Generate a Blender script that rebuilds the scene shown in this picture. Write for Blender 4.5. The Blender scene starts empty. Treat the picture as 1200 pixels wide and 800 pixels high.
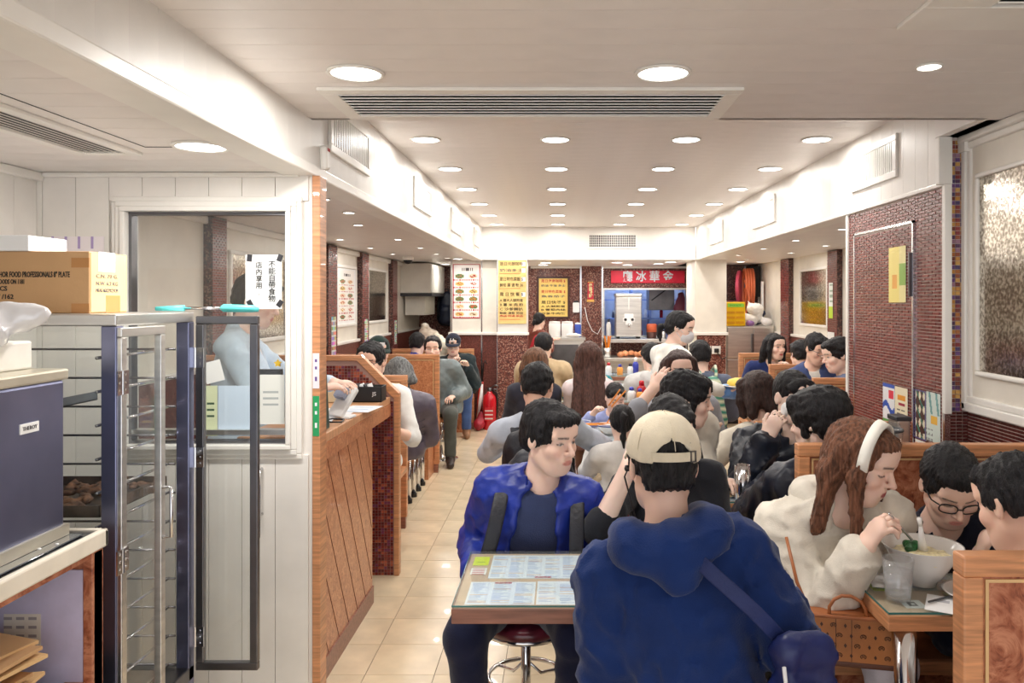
import bpy, bmesh, math, random
import numpy as np
from mathutils import Vector, Matrix

# ------------------------------------------------------------------ camera, world, exposure
scene = bpy.context.scene
COL = scene.collection
EYE = 1.6            # camera height in metres
FPX = 925.0          # focal length in pixels of a 1200 px wide frame
VPX, VPY = 657.0, 352.0
cam_data = bpy.data.cameras.new('camera')
cam_data.sensor_width = 36.0
cam_data.lens = 36.0 * FPX / 1200.0
cam_data.shift_x = (600.0 - VPX) / 1200.0
cam_data.shift_y = (VPY - 400.0) / 1200.0
cam_data.clip_start = 0.05
cam = bpy.data.objects.new('camera', cam_data)
COL.objects.link(cam)
cam.location = (0, 0, EYE)
cam.rotation_euler = (math.pi / 2, 0, 0)
scene.camera = cam
world = bpy.data.worlds.new('world')
scene.world = world
world.use_nodes = True
bg = world.node_tree.nodes['Background']
bg.inputs[0].default_value = (0.93, 0.96, 1.0, 1)   # overcast street light through the open shop front
bg.inputs[1].default_value = 1.35
vs = scene.view_settings
vs.view_transform = 'Standard'
vs.look = 'None'
vs.gamma = 1.0
vs.use_curve_mapping = False
vs.exposure = 0.45
LAMP_BIG, LAMP_SMALL = 3.2, 1.6      # watts of one large and one small downlight
random.seed(7)
RNG = np.random.default_rng(5)
R = math.radians


def at(px, py, d):
    """point seen at a pixel of the photograph when it stands d metres in front of the lens"""
    return Vector(((px - VPX) * d / FPX, d, EYE - (py - VPY) * d / FPX))


def lin(r, g, b):
    f = lambda c: (c / 255 / 12.92) if c / 255 <= 0.04045 else ((c / 255 + 0.055) / 1.055) ** 2.4
    return (f(r), f(g), f(b))


# ------------------------------------------------------------------ materials
MATS = {}


def new_mat(name):
    m = bpy.data.materials.new(name)
    m.use_nodes = True
    MATS[name] = m
    nt = m.node_tree
    return m, nt, nt.nodes['Principled BSDF'], nt.nodes.new, nt.links.new


def plain(name, col, rough=0.5, metal=0.0, var=0.06, scale=6.0, bump=0.0, bscale=80.0, spec=0.5, stretch=None, coat=0.0, sheen=0.0):
    """a colour with a little procedural variation and fine relief"""
    if name in MATS:
        return MATS[name]
    m, nt, b, N, L = new_mat(name)
    b.inputs['Roughness'].default_value = rough
    b.inputs['Metallic'].default_value = metal
    b.inputs['Specular IOR Level'].default_value = spec
    b.inputs['Coat Weight'].default_value = coat
    b.inputs['Sheen Weight'].default_value = sheen
    tc = N('ShaderNodeTexCoord')
    src = tc.outputs['Object']
    if stretch:
        mp = N('ShaderNodeMapping')
        mp.inputs['Scale'].default_value = stretch
        L(src, mp.inputs[0])
        src = mp.outputs[0]
    nz = N('ShaderNodeTexNoise')
    nz.inputs['Scale'].default_value = scale
    nz.inputs['Detail'].default_value = 4
    L(src, nz.inputs['Vector'])
    rp = N('ShaderNodeValToRGB')
    lo = [max(0, c * (1 - 2 * var)) for c in col]
    hi = [min(1, c * (1 + 1.6 * var)) for c in col]
    rp.color_ramp.elements[0].position = 0.3
    rp.color_ramp.elements[1].position = 0.7
    rp.color_ramp.elements[0].color = (*lo, 1)
    rp.color_ramp.elements[1].color = (*hi, 1)
    L(nz.outputs[0], rp.inputs[0])
    L(rp.outputs[0], b.inputs['Base Color'])
    if bump > 0:
        n2 = N('ShaderNodeTexNoise')
        n2.inputs['Scale'].default_value = bscale
        n2.inputs['Detail'].default_value = 3
        L(src, n2.inputs['Vector'])
        bp = N('ShaderNodeBump')
        bp.inputs['Strength'].default_value = bump
        bp.inputs['Distance'].default_value = 0.01
        L(n2.outputs[0], bp.inputs['Height'])
        L(bp.outputs[0], b.inputs['Normal'])
    return m


def vcol(name, rough=0.55, spec=0.4, bump=0.0, bscale=200.0, sss=0.0, coat=0.0):
    """base colour from the mesh colour attribute: printed sheets, mixed tiles, skin"""
    if name in MATS:
        return MATS[name]
    m, nt, b, N, L = new_mat(name)
    a = N('ShaderNodeVertexColor')
    a.layer_name = 'Col'
    L(a.outputs[0], b.inputs['Base Color'])
    b.inputs['Roughness'].default_value = rough
    b.inputs['Specular IOR Level'].default_value = spec
    b.inputs['Coat Weight'].default_value = coat
    if sss:
        b.inputs['Subsurface Weight'].default_value = sss
        b.inputs['Subsurface Radius'].default_value = (0.012, 0.004, 0.002)
        b.inputs['Subsurface Scale'].default_value = 1.0
    if bump:
        tc = N('ShaderNodeTexCoord')
        n2 = N('ShaderNodeTexNoise')
        n2.inputs['Scale'].default_value = bscale
        L(tc.outputs['Object'], n2.inputs['Vector'])
        bp = N('ShaderNodeBump')
        bp.inputs['Strength'].default_value = bump
        bp.inputs['Distance'].default_value = 0.004
        L(n2.outputs[0], bp.inputs['Height'])
        L(bp.outputs[0], b.inputs['Normal'])
    return m


def burl(name, c0, c1, c2, scale=9.0, rough=0.32):
    """burl veneer: swirling dark eyes on orange brown"""
    if name in MATS:
        return MATS[name]
    m, nt, b, N, L = new_mat(name)
    tc = N('ShaderNodeTexCoord')
    n1 = N('ShaderNodeTexNoise')
    n1.inputs['Scale'].default_value = scale * 2
    n1.inputs['Detail'].default_value = 6
    n1.inputs['Roughness'].default_value = 0.65
    n1.inputs['Distortion'].default_value = 2.4
    L(tc.outputs['Object'], n1.inputs['Vector'])
    v = N('ShaderNodeTexVoronoi')
    v.inputs['Scale'].default_value = scale * 5
    mx = N('ShaderNodeMixRGB')
    mx.blend_type = 'ADD'
    mx.inputs[0].default_value = 0.14
    L(tc.outputs['Object'], mx.inputs[1])
    L(n1.outputs['Color'], mx.inputs[2])
    L(mx.outputs[0], v.inputs['Vector'])
    mul = N('ShaderNodeMath')
    mul.operation = 'MULTIPLY_ADD'
    mul.inputs[1].default_value = 0.45
    L(v.outputs['Distance'], mul.inputs[0])
    sc = N('ShaderNodeMath')
    sc.operation = 'MULTIPLY'
    sc.inputs[1].default_value = 0.75
    L(n1.outputs[0], sc.inputs[0])
    L(sc.outputs[0], mul.inputs[2])
    rp = N('ShaderNodeValToRGB')
    e = rp.color_ramp.elements
    e[0].position, e[1].position = 0.3, 0.8
    e[0].color, e[1].color = (*c0, 1), (*c2, 1)
    k = e.new(0.52)
    k.color = (*c1, 1)
    L(mul.outputs[0], rp.inputs[0])
    L(rp.outputs[0], b.inputs['Base Color'])
    b.inputs['Roughness'].default_value = rough
    b.inputs['Coat Weight'].default_value = 0.3
    return m


def speckle(name, cols, scale=70.0, rough=0.35, metal=0.0, bump=0.25):
    """random small cells: glass mosaic too far away to tell the pieces apart"""
    if name in MATS:
        return MATS[name]
    m, nt, b, N, L = new_mat(name)
    tc = N('ShaderNodeTexCoord')
    v = N('ShaderNodeTexVoronoi')
    v.inputs['Scale'].default_value = scale
    v.distance = 'CHEBYCHEV'
    L(tc.outputs['Object'], v.inputs['Vector'])
    sp = N('ShaderNodeSeparateColor')
    L(v.outputs['Color'], sp.inputs[0])
    rp = N('ShaderNodeValToRGB')
    rp.color_ramp.interpolation = 'CONSTANT'
    e = rp.color_ramp.elements
    while len(e) < len(cols):
        e.new(0.5)
    for i, c in enumerate(cols):
        e[i].position = i / len(cols)
        e[i].color = (*c, 1)
    L(sp.outputs[0], rp.inputs[0])
    L(rp.outputs[0], b.inputs['Base Color'])
    b.inputs['Roughness'].default_value = rough
    b.inputs['Metallic'].default_value = metal
    bp = N('ShaderNodeBump')
    bp.inputs['Strength'].default_value = bump
    bp.inputs['Distance'].default_value = 0.004
    L(sp.outputs[1], bp.inputs['Height'])
    L(bp.outputs[0], b.inputs['Normal'])
    return m


def emit(name, col, strength):
    m, nt, b, N, L = new_mat(name)
    b.inputs['Base Color'].default_value = (*col, 1)
    b.inputs['Emission Color'].default_value = (*col, 1)
    b.inputs['Emission Strength'].default_value = strength
    return m


def glass(name, tint=(1, 1, 1), alpha=0.12, rough=0.02):
    """thin pane: mostly clear, with a real glossy reflection"""
    m, nt, b, N, L = new_mat(name)
    b.inputs['Base Color'].default_value = (*tint, 1)
    b.inputs['Roughness'].default_value = rough
    out = nt.nodes['Material Output']
    tr = N('ShaderNodeBsdfTransparent')
    tr.inputs[0].default_value = (*[1 - (1 - t) * 0.4 for t in tint], 1)
    gl = N('ShaderNodeBsdfGlossy')
    gl.inputs['Roughness'].default_value = rough
    fr = N('ShaderNodeFresnel')
    geo = N('ShaderNodeNewGeometry')
    io = N('ShaderNodeMapRange')          # the same reflection from both faces of the pane
    io.inputs['To Min'].default_value = 1.45
    io.inputs['To Max'].default_value = 1 / 1.45
    L(geo.outputs['Backfacing'], io.inputs['Value'])
    L(io.outputs[0], fr.inputs[0])
    mx = N('ShaderNodeMixShader')
    ad = N('ShaderNodeMath')
    ad.operation = 'MULTIPLY_ADD'
    ad.inputs[1].default_value = 0.8
    ad.inputs[2].default_value = alpha * 0.3
    L(fr.outputs[0], ad.inputs[0])
    L(ad.outputs[0], mx.inputs[0])
    L(tr.outputs[0], mx.inputs[1])
    L(gl.outputs[0], mx.inputs[2])
    m2 = N('ShaderNodeMixShader')
    m2.inputs[0].default_value = alpha
    L(mx.outputs[0], m2.inputs[1])
    L(b.outputs[0], m2.inputs[2])
    L(m2.outputs[0], out.inputs[0])
    return m


M_WHITE = plain('white_painted_board', lin(242, 238, 232), 0.42, var=0.03, scale=5, bump=0.05, bscale=30)
M_CREAM = plain('cream_painted_wood', lin(238, 232, 220), 0.42, var=0.03)
M_CEIL = plain('ceiling_white', lin(240, 234, 230), 0.4, var=0.02)
M_TRIMW = plain('trim_white', lin(244, 241, 235), 0.35, var=0.02)
M_SEAM = plain('seam_backing', lin(150, 142, 138), 0.8)
M_TILE = plain('floor_tile_cream', lin(236, 217, 184), 0.22, var=0.07, scale=5, coat=0.1)
M_GROUT = plain('floor_grout', lin(118, 98, 84), 0.9)
M_CHROME = plain('chrome', lin(225, 225, 228), 0.14, metal=1.0, var=0.02)
M_STEEL = plain('brushed_steel', lin(222, 221, 218), 0.36, metal=1.0, var=0.08, scale=3, stretch=(1, 1, 12))
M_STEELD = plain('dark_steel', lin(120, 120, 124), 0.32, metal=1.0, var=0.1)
M_STEELB = plain('blue_steel', lin(132, 136, 166), 0.3, metal=0.85, var=0.14, scale=2.5)
M_BLACK = plain('black_plastic', lin(24, 24, 27), 0.45)
M_DARK = plain('dark_grey', lin(52, 52, 58), 0.5)
M_WOODL = plain('orange_wood_edge', lin(208, 146, 102), 0.4, var=0.16, scale=7, stretch=(1, 1, 14), coat=0.2)
M_WOODT = plain('table_edge_wood', lin(150, 100, 82), 0.4, var=0.16, scale=8, stretch=(0.8, 8, 8), coat=0.2)
M_WOODTOP = plain('table_top_wood', lin(208, 178, 148), 0.5, var=0.08, scale=4, stretch=(1, 6, 6))
M_BURL = burl('burl_veneer', lin(102, 54, 33), lin(178, 104, 64), lin(214, 146, 100), 6)
M_BURLB = burl('burl_veneer_red', lin(84, 36, 24), lin(160, 90, 62), lin(205, 140, 108), 5)
M_BURLS = burl('burl_counter', lin(130, 74, 48), lin(188, 116, 76), lin(222, 158, 112), 10)
M_MOSB = speckle('mosaic_brown', [lin(92, 44, 36), lin(118, 58, 46), lin(70, 36, 34), lin(150, 98, 84), lin(106, 50, 40), lin(176, 138, 120), lin(84, 42, 42)], 95)
M_MOSD = speckle('mosaic_dark', [lin(60, 40, 40), lin(96, 52, 46), lin(40, 34, 36), lin(130, 100, 88), lin(80, 44, 40)], 95)
M_WAIN = speckle('wainscot_granite', [lin(96, 46, 38), lin(112, 56, 46), lin(88, 44, 38), lin(104, 52, 44), lin(128, 76, 64)], 110, 0.3, bump=0.1)
M_PAPER = plain('white_paper', lin(244, 244, 244), 0.7, var=0.02)
M_INK = plain('black_ink', lin(34, 32, 32), 0.7)
M_INKR = plain('red_ink', lin(196, 36, 44), 0.6)
M_INKG = plain('grey_ink', lin(96, 96, 100), 0.7)
M_PRINT = vcol('printed_sheet', 0.4, 0.4)
M_VTILE = vcol('glazed_tiles', 0.22, 0.5)
M_SKIN = vcol('skin', 0.5, 0.35, sss=0.12)
M_CARD = plain('cardboard', lin(206, 164, 118), 0.75, var=0.05, scale=4, bump=0.1)
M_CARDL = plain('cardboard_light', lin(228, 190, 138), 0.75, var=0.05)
M_REDP = plain('red_gloss', lin(200, 24, 40), 0.25, coat=0.4)
M_SIGN = plain('sign_red', lin(226, 24, 62), 0.4)
M_YEL = plain('yellow_plastic', lin(250, 198, 12), 0.35)
M_TEAL = plain('turquoise_plastic', lin(96, 214, 214), 0.35)
M_PORC = plain('white_porcelain', lin(246, 244, 242), 0.15, var=0.01, coat=0.5)
M_GLASS = glass('clear_glass', (0.97, 1, 0.99), 0.02)
M_GLASST = glass('table_glass', (0.9, 0.97, 0.95), 0.03)
M_GLASSE = plain('glass_edge_green', lin(70, 128, 124), 0.15, var=0.1)
M_LAMP = emit('lamp_lens', (1.0, 0.97, 0.93), 9.0)
M_FILM = glass('plastic_film', (0.97, 0.97, 1.0), 0.62, 0.12)
M_SOFTWB = plain('white_plastic_bag', lin(240, 238, 234), 0.35, var=0.04, bump=0.2, bscale=20)


def mirror_mat():
    m, nt, b, N, L = new_mat('antique_mirror')
    tc = N('ShaderNodeTexCoord')
    n = N('ShaderNodeTexNoise')
    n.inputs['Scale'].default_value = 70
    n.inputs['Detail'].default_value = 5
    L(tc.outputs['Object'], n.inputs['Vector'])
    rp = N('ShaderNodeValToRGB')
    rp.color_ramp.elements[0].position = 0.42
    rp.color_ramp.elements[1].position = 0.62
    rp.color_ramp.elements[0].color = (*lin(150, 140, 128), 1)
    rp.color_ramp.elements[1].color = (*lin(232, 226, 214), 1)
    L(n.outputs[0], rp.inputs[0])
    L(rp.outputs[0], b.inputs['Base Color'])
    b.inputs['Metallic'].default_value = 1.0
    b.inputs['Roughness'].default_value = 0.13
    bp = N('ShaderNodeBump')
    bp.inputs['Strength'].default_value = 0.08
    bp.inputs['Distance'].default_value = 0.002
    L(n.outputs[0], bp.inputs['Height'])
    L(bp.outputs[0], b.inputs['Normal'])
    return m


M_MIRROR = mirror_mat()


# ------------------------------------------------------------------ object helpers
def tag(o, label=None, cat=None, group=None, kind=None):
    if label:
        o['label'] = label
    if cat:
        o['category'] = cat
    if group:
        o['group'] = group
    if kind:
        o['kind'] = kind
    return o


def thing(name, label, cat, loc=(0, 0, 0), rz=0.0, group=None):
    o = bpy.data.objects.new(name, None)
    o.empty_display_size = 0.1
    COL.objects.link(o)
    o.location = loc
    o.rotation_euler = (0, 0, rz)
    return tag(o, label, cat, group)


def copy_tree(o, parent=None):
    c = o.copy()
    COL.objects.link(c)
    if parent:
        c.parent = parent
    for ch in list(o.children):
        copy_tree(ch, c)
    return c


def link_mesh(name, me, mat, parent=None):
    o = bpy.data.objects.new(name, me)
    COL.objects.link(o)
    if mat is not None and not me.materials:
        for m in (mat if isinstance(mat, (list, tuple)) else [mat]):
            me.materials.append(m)
    if parent is not None:
        o.parent = parent
    return o


def frame_of(d):
    d = Vector(d).normalized()
    a = Vector((0, 0, 1)) if abs(d.z) < 0.9 else Vector((1, 0, 0))
    u = d.cross(a).normalized()
    return u, d.cross(u).normalized(), d


class MB:
    """collects shapes of ONE mesh"""

    def __init__(s):
        s.v, s.f, s.mi, s.cur = [], [], [], 0

    def _add(s, vs_, fs_):
        b = len(s.v)
        s.v += [tuple(q) for q in vs_]
        s.f += [tuple(b + i for i in f) for f in fs_]
        s.mi += [s.cur] * len(fs_)
        return s

    def box(s, x0, x1, y0, y1, z0, z1):
        vs_ = [(x, y, z) for x in (x0, x1) for y in (y0, y1) for z in (z0, z1)]
        return s._add(vs_, [(0, 1, 3, 2), (4, 6, 7, 5), (0, 4, 5, 1), (2, 3, 7, 6), (0, 2, 6, 4), (1, 5, 7, 3)])

    def cbox(s, c, size, rot=None):
        hx, hy, hz = [q / 2 for q in size]
        vs_ = [Vector((x, y, z)) for x in (-hx, hx) for y in (-hy, hy) for z in (-hz, hz)]
        if rot is not None:
            vs_ = [rot @ q for q in vs_]
        vs_ = [q + Vector(c) for q in vs_]
        return s._add(vs_, [(0, 1, 3, 2), (4, 6, 7, 5), (0, 4, 5, 1), (2, 3, 7, 6), (0, 2, 6, 4), (1, 5, 7, 3)])

    def tube(s, pts, r, n=8, cap=True):
        pts = [Vector(p) for p in pts]
        rr = r if isinstance(r, (list, tuple)) else [r] * len(pts)
        vs_, fs_ = [], []
        u0 = None
        for i, p in enumerate(pts):
            d = (pts[min(i + 1, len(pts) - 1)] - pts[max(i - 1, 0)])
            u, w, _ = frame_of(d)
            if u0 is not None:
                dn = d.normalized()
                u = (u0 - dn * u0.dot(dn)).normalized()
                w = dn.cross(u)
            u0 = u
            for k in range(n):
                a = 2 * math.pi * k / n
                vs_.append(p + (u * math.cos(a) + w * math.sin(a)) * rr[i])
        for i in range(len(pts) - 1):
            for k in range(n):
                fs_.append((i * n + k, i * n + (k + 1) % n, (i + 1) * n + (k + 1) % n, (i + 1) * n + k))
        if cap:
            fs_.append(tuple(range(n))[::-1])
            fs_.append(tuple((len(pts) - 1) * n + k for k in range(n)))
        return s._add(vs_, fs_)

    def lathe(s, prof, c=(0, 0, 0), n=24, sx=1.0, sy=1.0):
        c = Vector(c)
        vs_, fs_ = [], []
        for (r, z) in prof:
            for k in range(n):
                a = 2 * math.pi * k / n
                vs_.append(c + Vector((r * math.cos(a) * sx, r * math.sin(a) * sy, z)))
        for i in range(len(prof) - 1):
            for k in range(n):
                fs_.append((i * n + k, i * n + (k + 1) % n, (i + 1) * n + (k + 1) % n, (i + 1) * n + k))
        fs_.append(tuple(range(n))[::-1])
        fs_.append(tuple((len(prof) - 1) * n + k for k in range(n)))
        return s._add(vs_, fs_)

    def prism(s, poly, axis, a0, a1):
        """polygon in the two other axes (in x,y,z order) pulled along an axis"""
        def pt(p, a):
            q = list(p)
            q.insert(axis, a)
            return q
        n = len(poly)
        vs_ = [pt(p, a0) for p in poly] + [pt(p, a1) for p in poly]
        fs_ = [tuple(range(n))[::-1], tuple(range(n, 2 * n))] + [(i, (i + 1) % n, n + (i + 1) % n, n + i) for i in range(n)]
        return s._add(vs_, fs_)

    def quad(s, a, b, c, d):
        return s._add([a, b, c, d], [(0, 1, 2, 3)])

    def ring(s, x0, x1, z0, z1, w, y0, y1):
        """rectangular frame standing in x and z"""
        s.box(x0, x1, y0, y1, z1 - w, z1).box(x0, x1, y0, y1, z0, z0 + w)
        return s.box(x0, x0 + w, y0, y1, z0 + w, z1 - w).box(x1 - w, x1, y0, y1, z0 + w, z1 - w)

    def mesh(s, name, smooth=False):
        me = bpy.data.meshes.new(name)
        me.from_pydata(s.v, [], s.f)
        me.update()
        bm = bmesh.new()
        bm.from_mesh(me)
        bmesh.ops.recalc_face_normals(bm, faces=bm.faces)
        bm.to_mesh(me)
        bm.free()
        if any(s.mi):
            me.polygons.foreach_set('material_index', s.mi)
        if smooth:
            me.polygons.foreach_set('use_smooth', [True] * len(me.polygons))
        return me

    def build(s, name, mat, parent=None, smooth=False, bevel=0.0, seg=2):
        o = link_mesh(name, s.mesh(name, smooth), mat, parent)
        if bevel:
            bv = o.modifiers.new('edge', 'BEVEL')
            bv.width = bevel
            bv.segments = seg
            bv.limit_method = 'ANGLE'
            bv.angle_limit = R(40)
        return o


def paint(me, cols):
    """per face colours"""
    ca = me.color_attributes.new('Col', 'FLOAT_COLOR', 'CORNER')
    arr = np.ones((len(me.loops), 4), np.float32)
    i = 0
    for p, c in zip(me.polygons, cols):
        arr[p.loop_start:p.loop_start + p.loop_total, :3] = c
    ca.data.foreach_set('color', arr.ravel())


def sheet(name, o, u, v, w, h, fn, nx, ny, parent=None, thick=0.0012, mat=None):
    """a printed sheet: origin o (lower left), unit vectors u, v; fn(s, t) gives the colour of each printed cell"""
    o, u, v = Vector(o), Vector(u).normalized(), Vector(v).normalized()
    n = u.cross(v)
    vs_ = [o + u * (w * i / nx) + v * (h * j / ny) + n * thick for j in range(ny + 1) for i in range(nx + 1)]
    fs_, cols = [], []
    for j in range(ny):
        for i in range(nx):
            a = j * (nx + 1) + i
            fs_.append((a, a + 1, a + nx + 2, a + nx + 1))
            cols.append(fn((i + .5) / nx, (j + .5) / ny))
    b = len(vs_)
    vs_ += [o, o + u * w, o + u * w + v * h, o + v * h]
    fs_.append((b + 3, b + 2, b + 1, b))
    cols.append((.8, .8, .78))
    tl = [0, nx, (ny + 1) * (nx + 1) - 1, ny * (nx + 1)]
    for k in range(4):
        fs_.append((b + k, b + (k + 1) % 4, tl[(k + 1) % 4], tl[k]))
        cols.append((.8, .8, .78))
    me = bpy.data.meshes.new(name)
    me.from_pydata([tuple(q) for q in vs_], [], fs_)
    paint(me, cols)
    return link_mesh(name, me, mat or M_PRINT, parent)


def lettering(text, loc, u, v, size, mat, parent=None, name='lettering', align='CENTER', extrude=0.0008, bold=0.0, spacing=1.0, fit=None, lines=1.0):
    """text as a mesh; u is the reading direction, v is up"""
    cu = bpy.data.curves.new(name, 'FONT')
    cu.body = text
    cu.size = size
    cu.align_x = align
    cu.align_y = 'CENTER'
    cu.extrude = extrude
    cu.offset = bold
    cu.resolution_u = 2
    cu.space_character = spacing
    cu.space_line = lines
    tmp = bpy.data.objects.new('tmp', cu)
    COL.objects.link(tmp)
    dg = bpy.context.evaluated_depsgraph_get()
    me = bpy.data.meshes.new_from_object(tmp.evaluated_get(dg))
    bpy.data.objects.remove(tmp)
    bpy.data.curves.remove(cu)
    u, v = Vector(u).normalized(), Vector(v).normalized()
    n = u.cross(v)
    k = 1.0
    if fit and len(me.vertices):
        xs = [q.co.x for q in me.vertices]
        k = fit / max(1e-6, max(xs) - min(xs))
    mt = Matrix(((u.x * k, v.x, n.x, loc[0]), (u.y * k, v.y, n.y, loc[1]), (u.z * k, v.z, n.z, loc[2]), (0, 0, 0, 1)))
    me.transform(mt)
    me.materials.clear()
    me.name = name
    return link_mesh(name, me, mat, parent)


UX, UY, UZ = Vector((1, 0, 0)), Vector((0, 1, 0)), Vector((0, 0, 1))


def brick_field(name, o, u, v, w, h, bw, bh, gap, depth, colfn, parent, stagger=0.5, jitter=0.0):
    """many small proud tiles joined into one mesh: too small to pick apart singly"""
    o, u, v = Vector(o), Vector(u), Vector(v)
    n = u.cross(v)
    vs_, fs_, cols = [], [], []
    rows = int(h / bh)
    for j in range(rows):
        x = -(bw * stagger) if j % 2 else 0.0
        while x < w - 0.002:
            gx = gap if bw < .04 else gap * 2.2
            a0, a1 = max(0, x + gx / 2), min(w, x + bw - gx / 2)
            x += bw
            if a1 - a0 < gap:
                continue
            z0, z1 = j * bh + gap / 2, (j + 1) * bh - gap / 2
            dp = depth * (1 + jitter * (random.random() - .5))
            b = len(vs_)
            for dd in (0, dp):
                i = dd * 0.25
                for (aa, zz) in ((a0 + i, z0 + i), (a1 - i, z0 + i), (a1 - i, z1 - i), (a0 + i, z1 - i)):
                    vs_.append(tuple(o + u * aa + v * zz + n * dd))
            fs_ += [(b + 4, b + 5, b + 6, b + 7)] + [(b + k, b + (k + 1) % 4, b + 4 + (k + 1) % 4, b + 4 + k) for k in range(4)]
            cols += [colfn(aa, z0)] * 5
    me = bpy.data.meshes.new(name)
    me.from_pydata(vs_, [], fs_)
    paint(me, cols)
    ob = link_mesh(name, me, M_VTILE, parent)
    ob['kind'] = 'stuff'
    return ob


def planks(parent, mesh_name, n, size, start, step, mat, gap=0.0025):
    """alike boards side by side, sharing one mesh; size is the board's box"""
    me = MB().box(0, size[0], 0, size[1], 0, size[2]).mesh(mesh_name)
    for k in range(n):
        p = link_mesh(mesh_name, me, mat, parent)
        p.location = Vector(start) + Vector(step) * k

# ------------------------------------------------------------------ soft bodies: blended shapes turned into one continuous mesh
def smin(a, b, k):
    h = np.clip(.5 + .5 * (b - a) / k, 0, 1)
    return b + (a - b) * h - k * h * (1 - h)


def axis_of(lo, hi, res, foc):
    pts = [lo]
    foc = sorted(foc)
    while pts[-1] < hi:
        x = pts[-1]
        r = res
        for (a, b, fr_) in foc:
            if a - 1e-9 <= x < b:
                r = min(r, fr_)
            elif x < a < x + r:
                r = max(a - x, fr_)
        pts.append(x + r)
    return np.array(pts, np.float32)


class Soft:
    """prims: dicts; union with blending k, or carve"""

    def __init__(s):
        s.p = []

    def cone(s, a, b, ra, rb=None, k=.02, flat=None, neg=False):
        s.p.append(('c', np.array(a, float), np.array(b, float), ra, ra if rb is None else rb, k, flat, neg))
        return s

    def ell(s, c, r, Rm=None, k=.02, neg=False):
        r = np.array((r, r, r) if np.isscalar(r) else r, float)
        s.p.append(('e', np.array(c, float), np.eye(3) if Rm is None else np.array(Rm, float), r, None, k, None, neg))
        return s

    def plane(s, o, n, lo=None, hi=None):
        s.p.append(('p', np.array(o, float), np.array(n, float), None, None, 0, None, True))
        return s

    def bounds(s):
        lo, hi = np.full(3, 9e9), np.full(3, -9e9)
        for q in s.p:
            if q[7]:
                continue
            if q[0] == 'c':
                m = max(q[3], q[4])
                lo = np.minimum(lo, np.minimum(q[1], q[2]) - m)
                hi = np.maximum(hi, np.maximum(q[1], q[2]) + m)
            else:
                e = np.sqrt(((q[2] * q[3][None, :]) ** 2).sum(1))
                lo = np.minimum(lo, q[1] - e)
                hi = np.maximum(hi, q[1] + e)
        return lo, hi

    def mesh(s, res, focus=(), disp=None, pad=.02):
        lo, hi = s.bounds()
        lo, hi = lo - pad - res, hi + pad + res
        ax = [axis_of(lo[i], hi[i], res, [(f[0][i], f[1][i], f[2]) for f in focus]) for i in range(3)]
        F = np.full([len(a) for a in ax], .3, np.float32)
        for q in s.p:
            kind, k, neg = q[0], q[5], q[7]
            if kind == 'p':
                X, Y, Z = ax[0][:, None, None], ax[1][None, :, None], ax[2][None, None, :]
                np.maximum(F, (X - q[1][0]) * q[2][0] + (Y - q[1][1]) * q[2][1] + (Z - q[1][2]) * q[2][2], out=F)
                continue
            mg = k + res * 2.2 + .012
            if kind == 'c':
                m = max(q[3], q[4]) + mg
                bl, bh = np.minimum(q[1], q[2]) - m, np.maximum(q[1], q[2]) + m
            else:
                e = np.sqrt(((q[2] * q[3][None, :]) ** 2).sum(1)) + mg
                bl, bh = q[1] - e, q[1] + e
            sl = []
            for i in range(3):
                a, b = np.searchsorted(ax[i], bl[i]), np.searchsorted(ax[i], bh[i])
                sl.append(slice(max(0, a - 1), min(len(ax[i]), b + 1)))
            if any(t.stop - t.start < 1 for t in sl):
                continue
            X = ax[0][sl[0]][:, None, None] - np.float32(q[1][0])
            Y = ax[1][sl[1]][None, :, None] - np.float32(q[1][1])
            Z = ax[2][sl[2]][None, None, :] - np.float32(q[1][2])
            if kind == 'c':
                ba = (q[2] - q[1]).astype(np.float32)
                L2 = max(float(ba @ ba), 1e-9)
                t = np.clip((X * ba[0] + Y * ba[1] + Z * ba[2]) / L2, 0, 1)
                qx, qy, qz = X - t * ba[0], Y - t * ba[1], Z - t * ba[2]
                if q[6] is not None:
                    n, f = q[6]
                    cmp_ = (qx * n[0] + qy * n[1] + qz * n[2]) * (f - 1)
                    qx, qy, qz = qx + n[0] * cmp_, qy + n[1] * cmp_, qz + n[2] * cmp_
                d = np.sqrt(qx * qx + qy * qy + qz * qz) - (q[3] + (q[4] - q[3]) * t)
            else:
                Rm, r = q[2], q[3]
                u = [(X * Rm[0, i] + Y * Rm[1, i] + Z * Rm[2, i]) / r[i] for i in range(3)]
                k0 = np.sqrt(u[0] ** 2 + u[1] ** 2 + u[2] ** 2)
                k1 = np.sqrt((u[0] / r[0]) ** 2 + (u[1] / r[1]) ** 2 + (u[2] / r[2]) ** 2) + 1e-6
                d = k0 * (k0 - 1) / k1
            sub = F[tuple(sl)]
            if neg:
                F[tuple(sl)] = -smin(-sub, d, max(k, 1e-4))
            else:
                F[tuple(sl)] = smin(sub, d, max(k, 1e-4))
        if disp is not None:
            I = np.nonzero(np.abs(F) < .05)
            P = np.stack([ax[i][I[i]] for i in range(3)], 1)
            F[I] += disp(P).astype(np.float32)
        return surface(F, ax)


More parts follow.
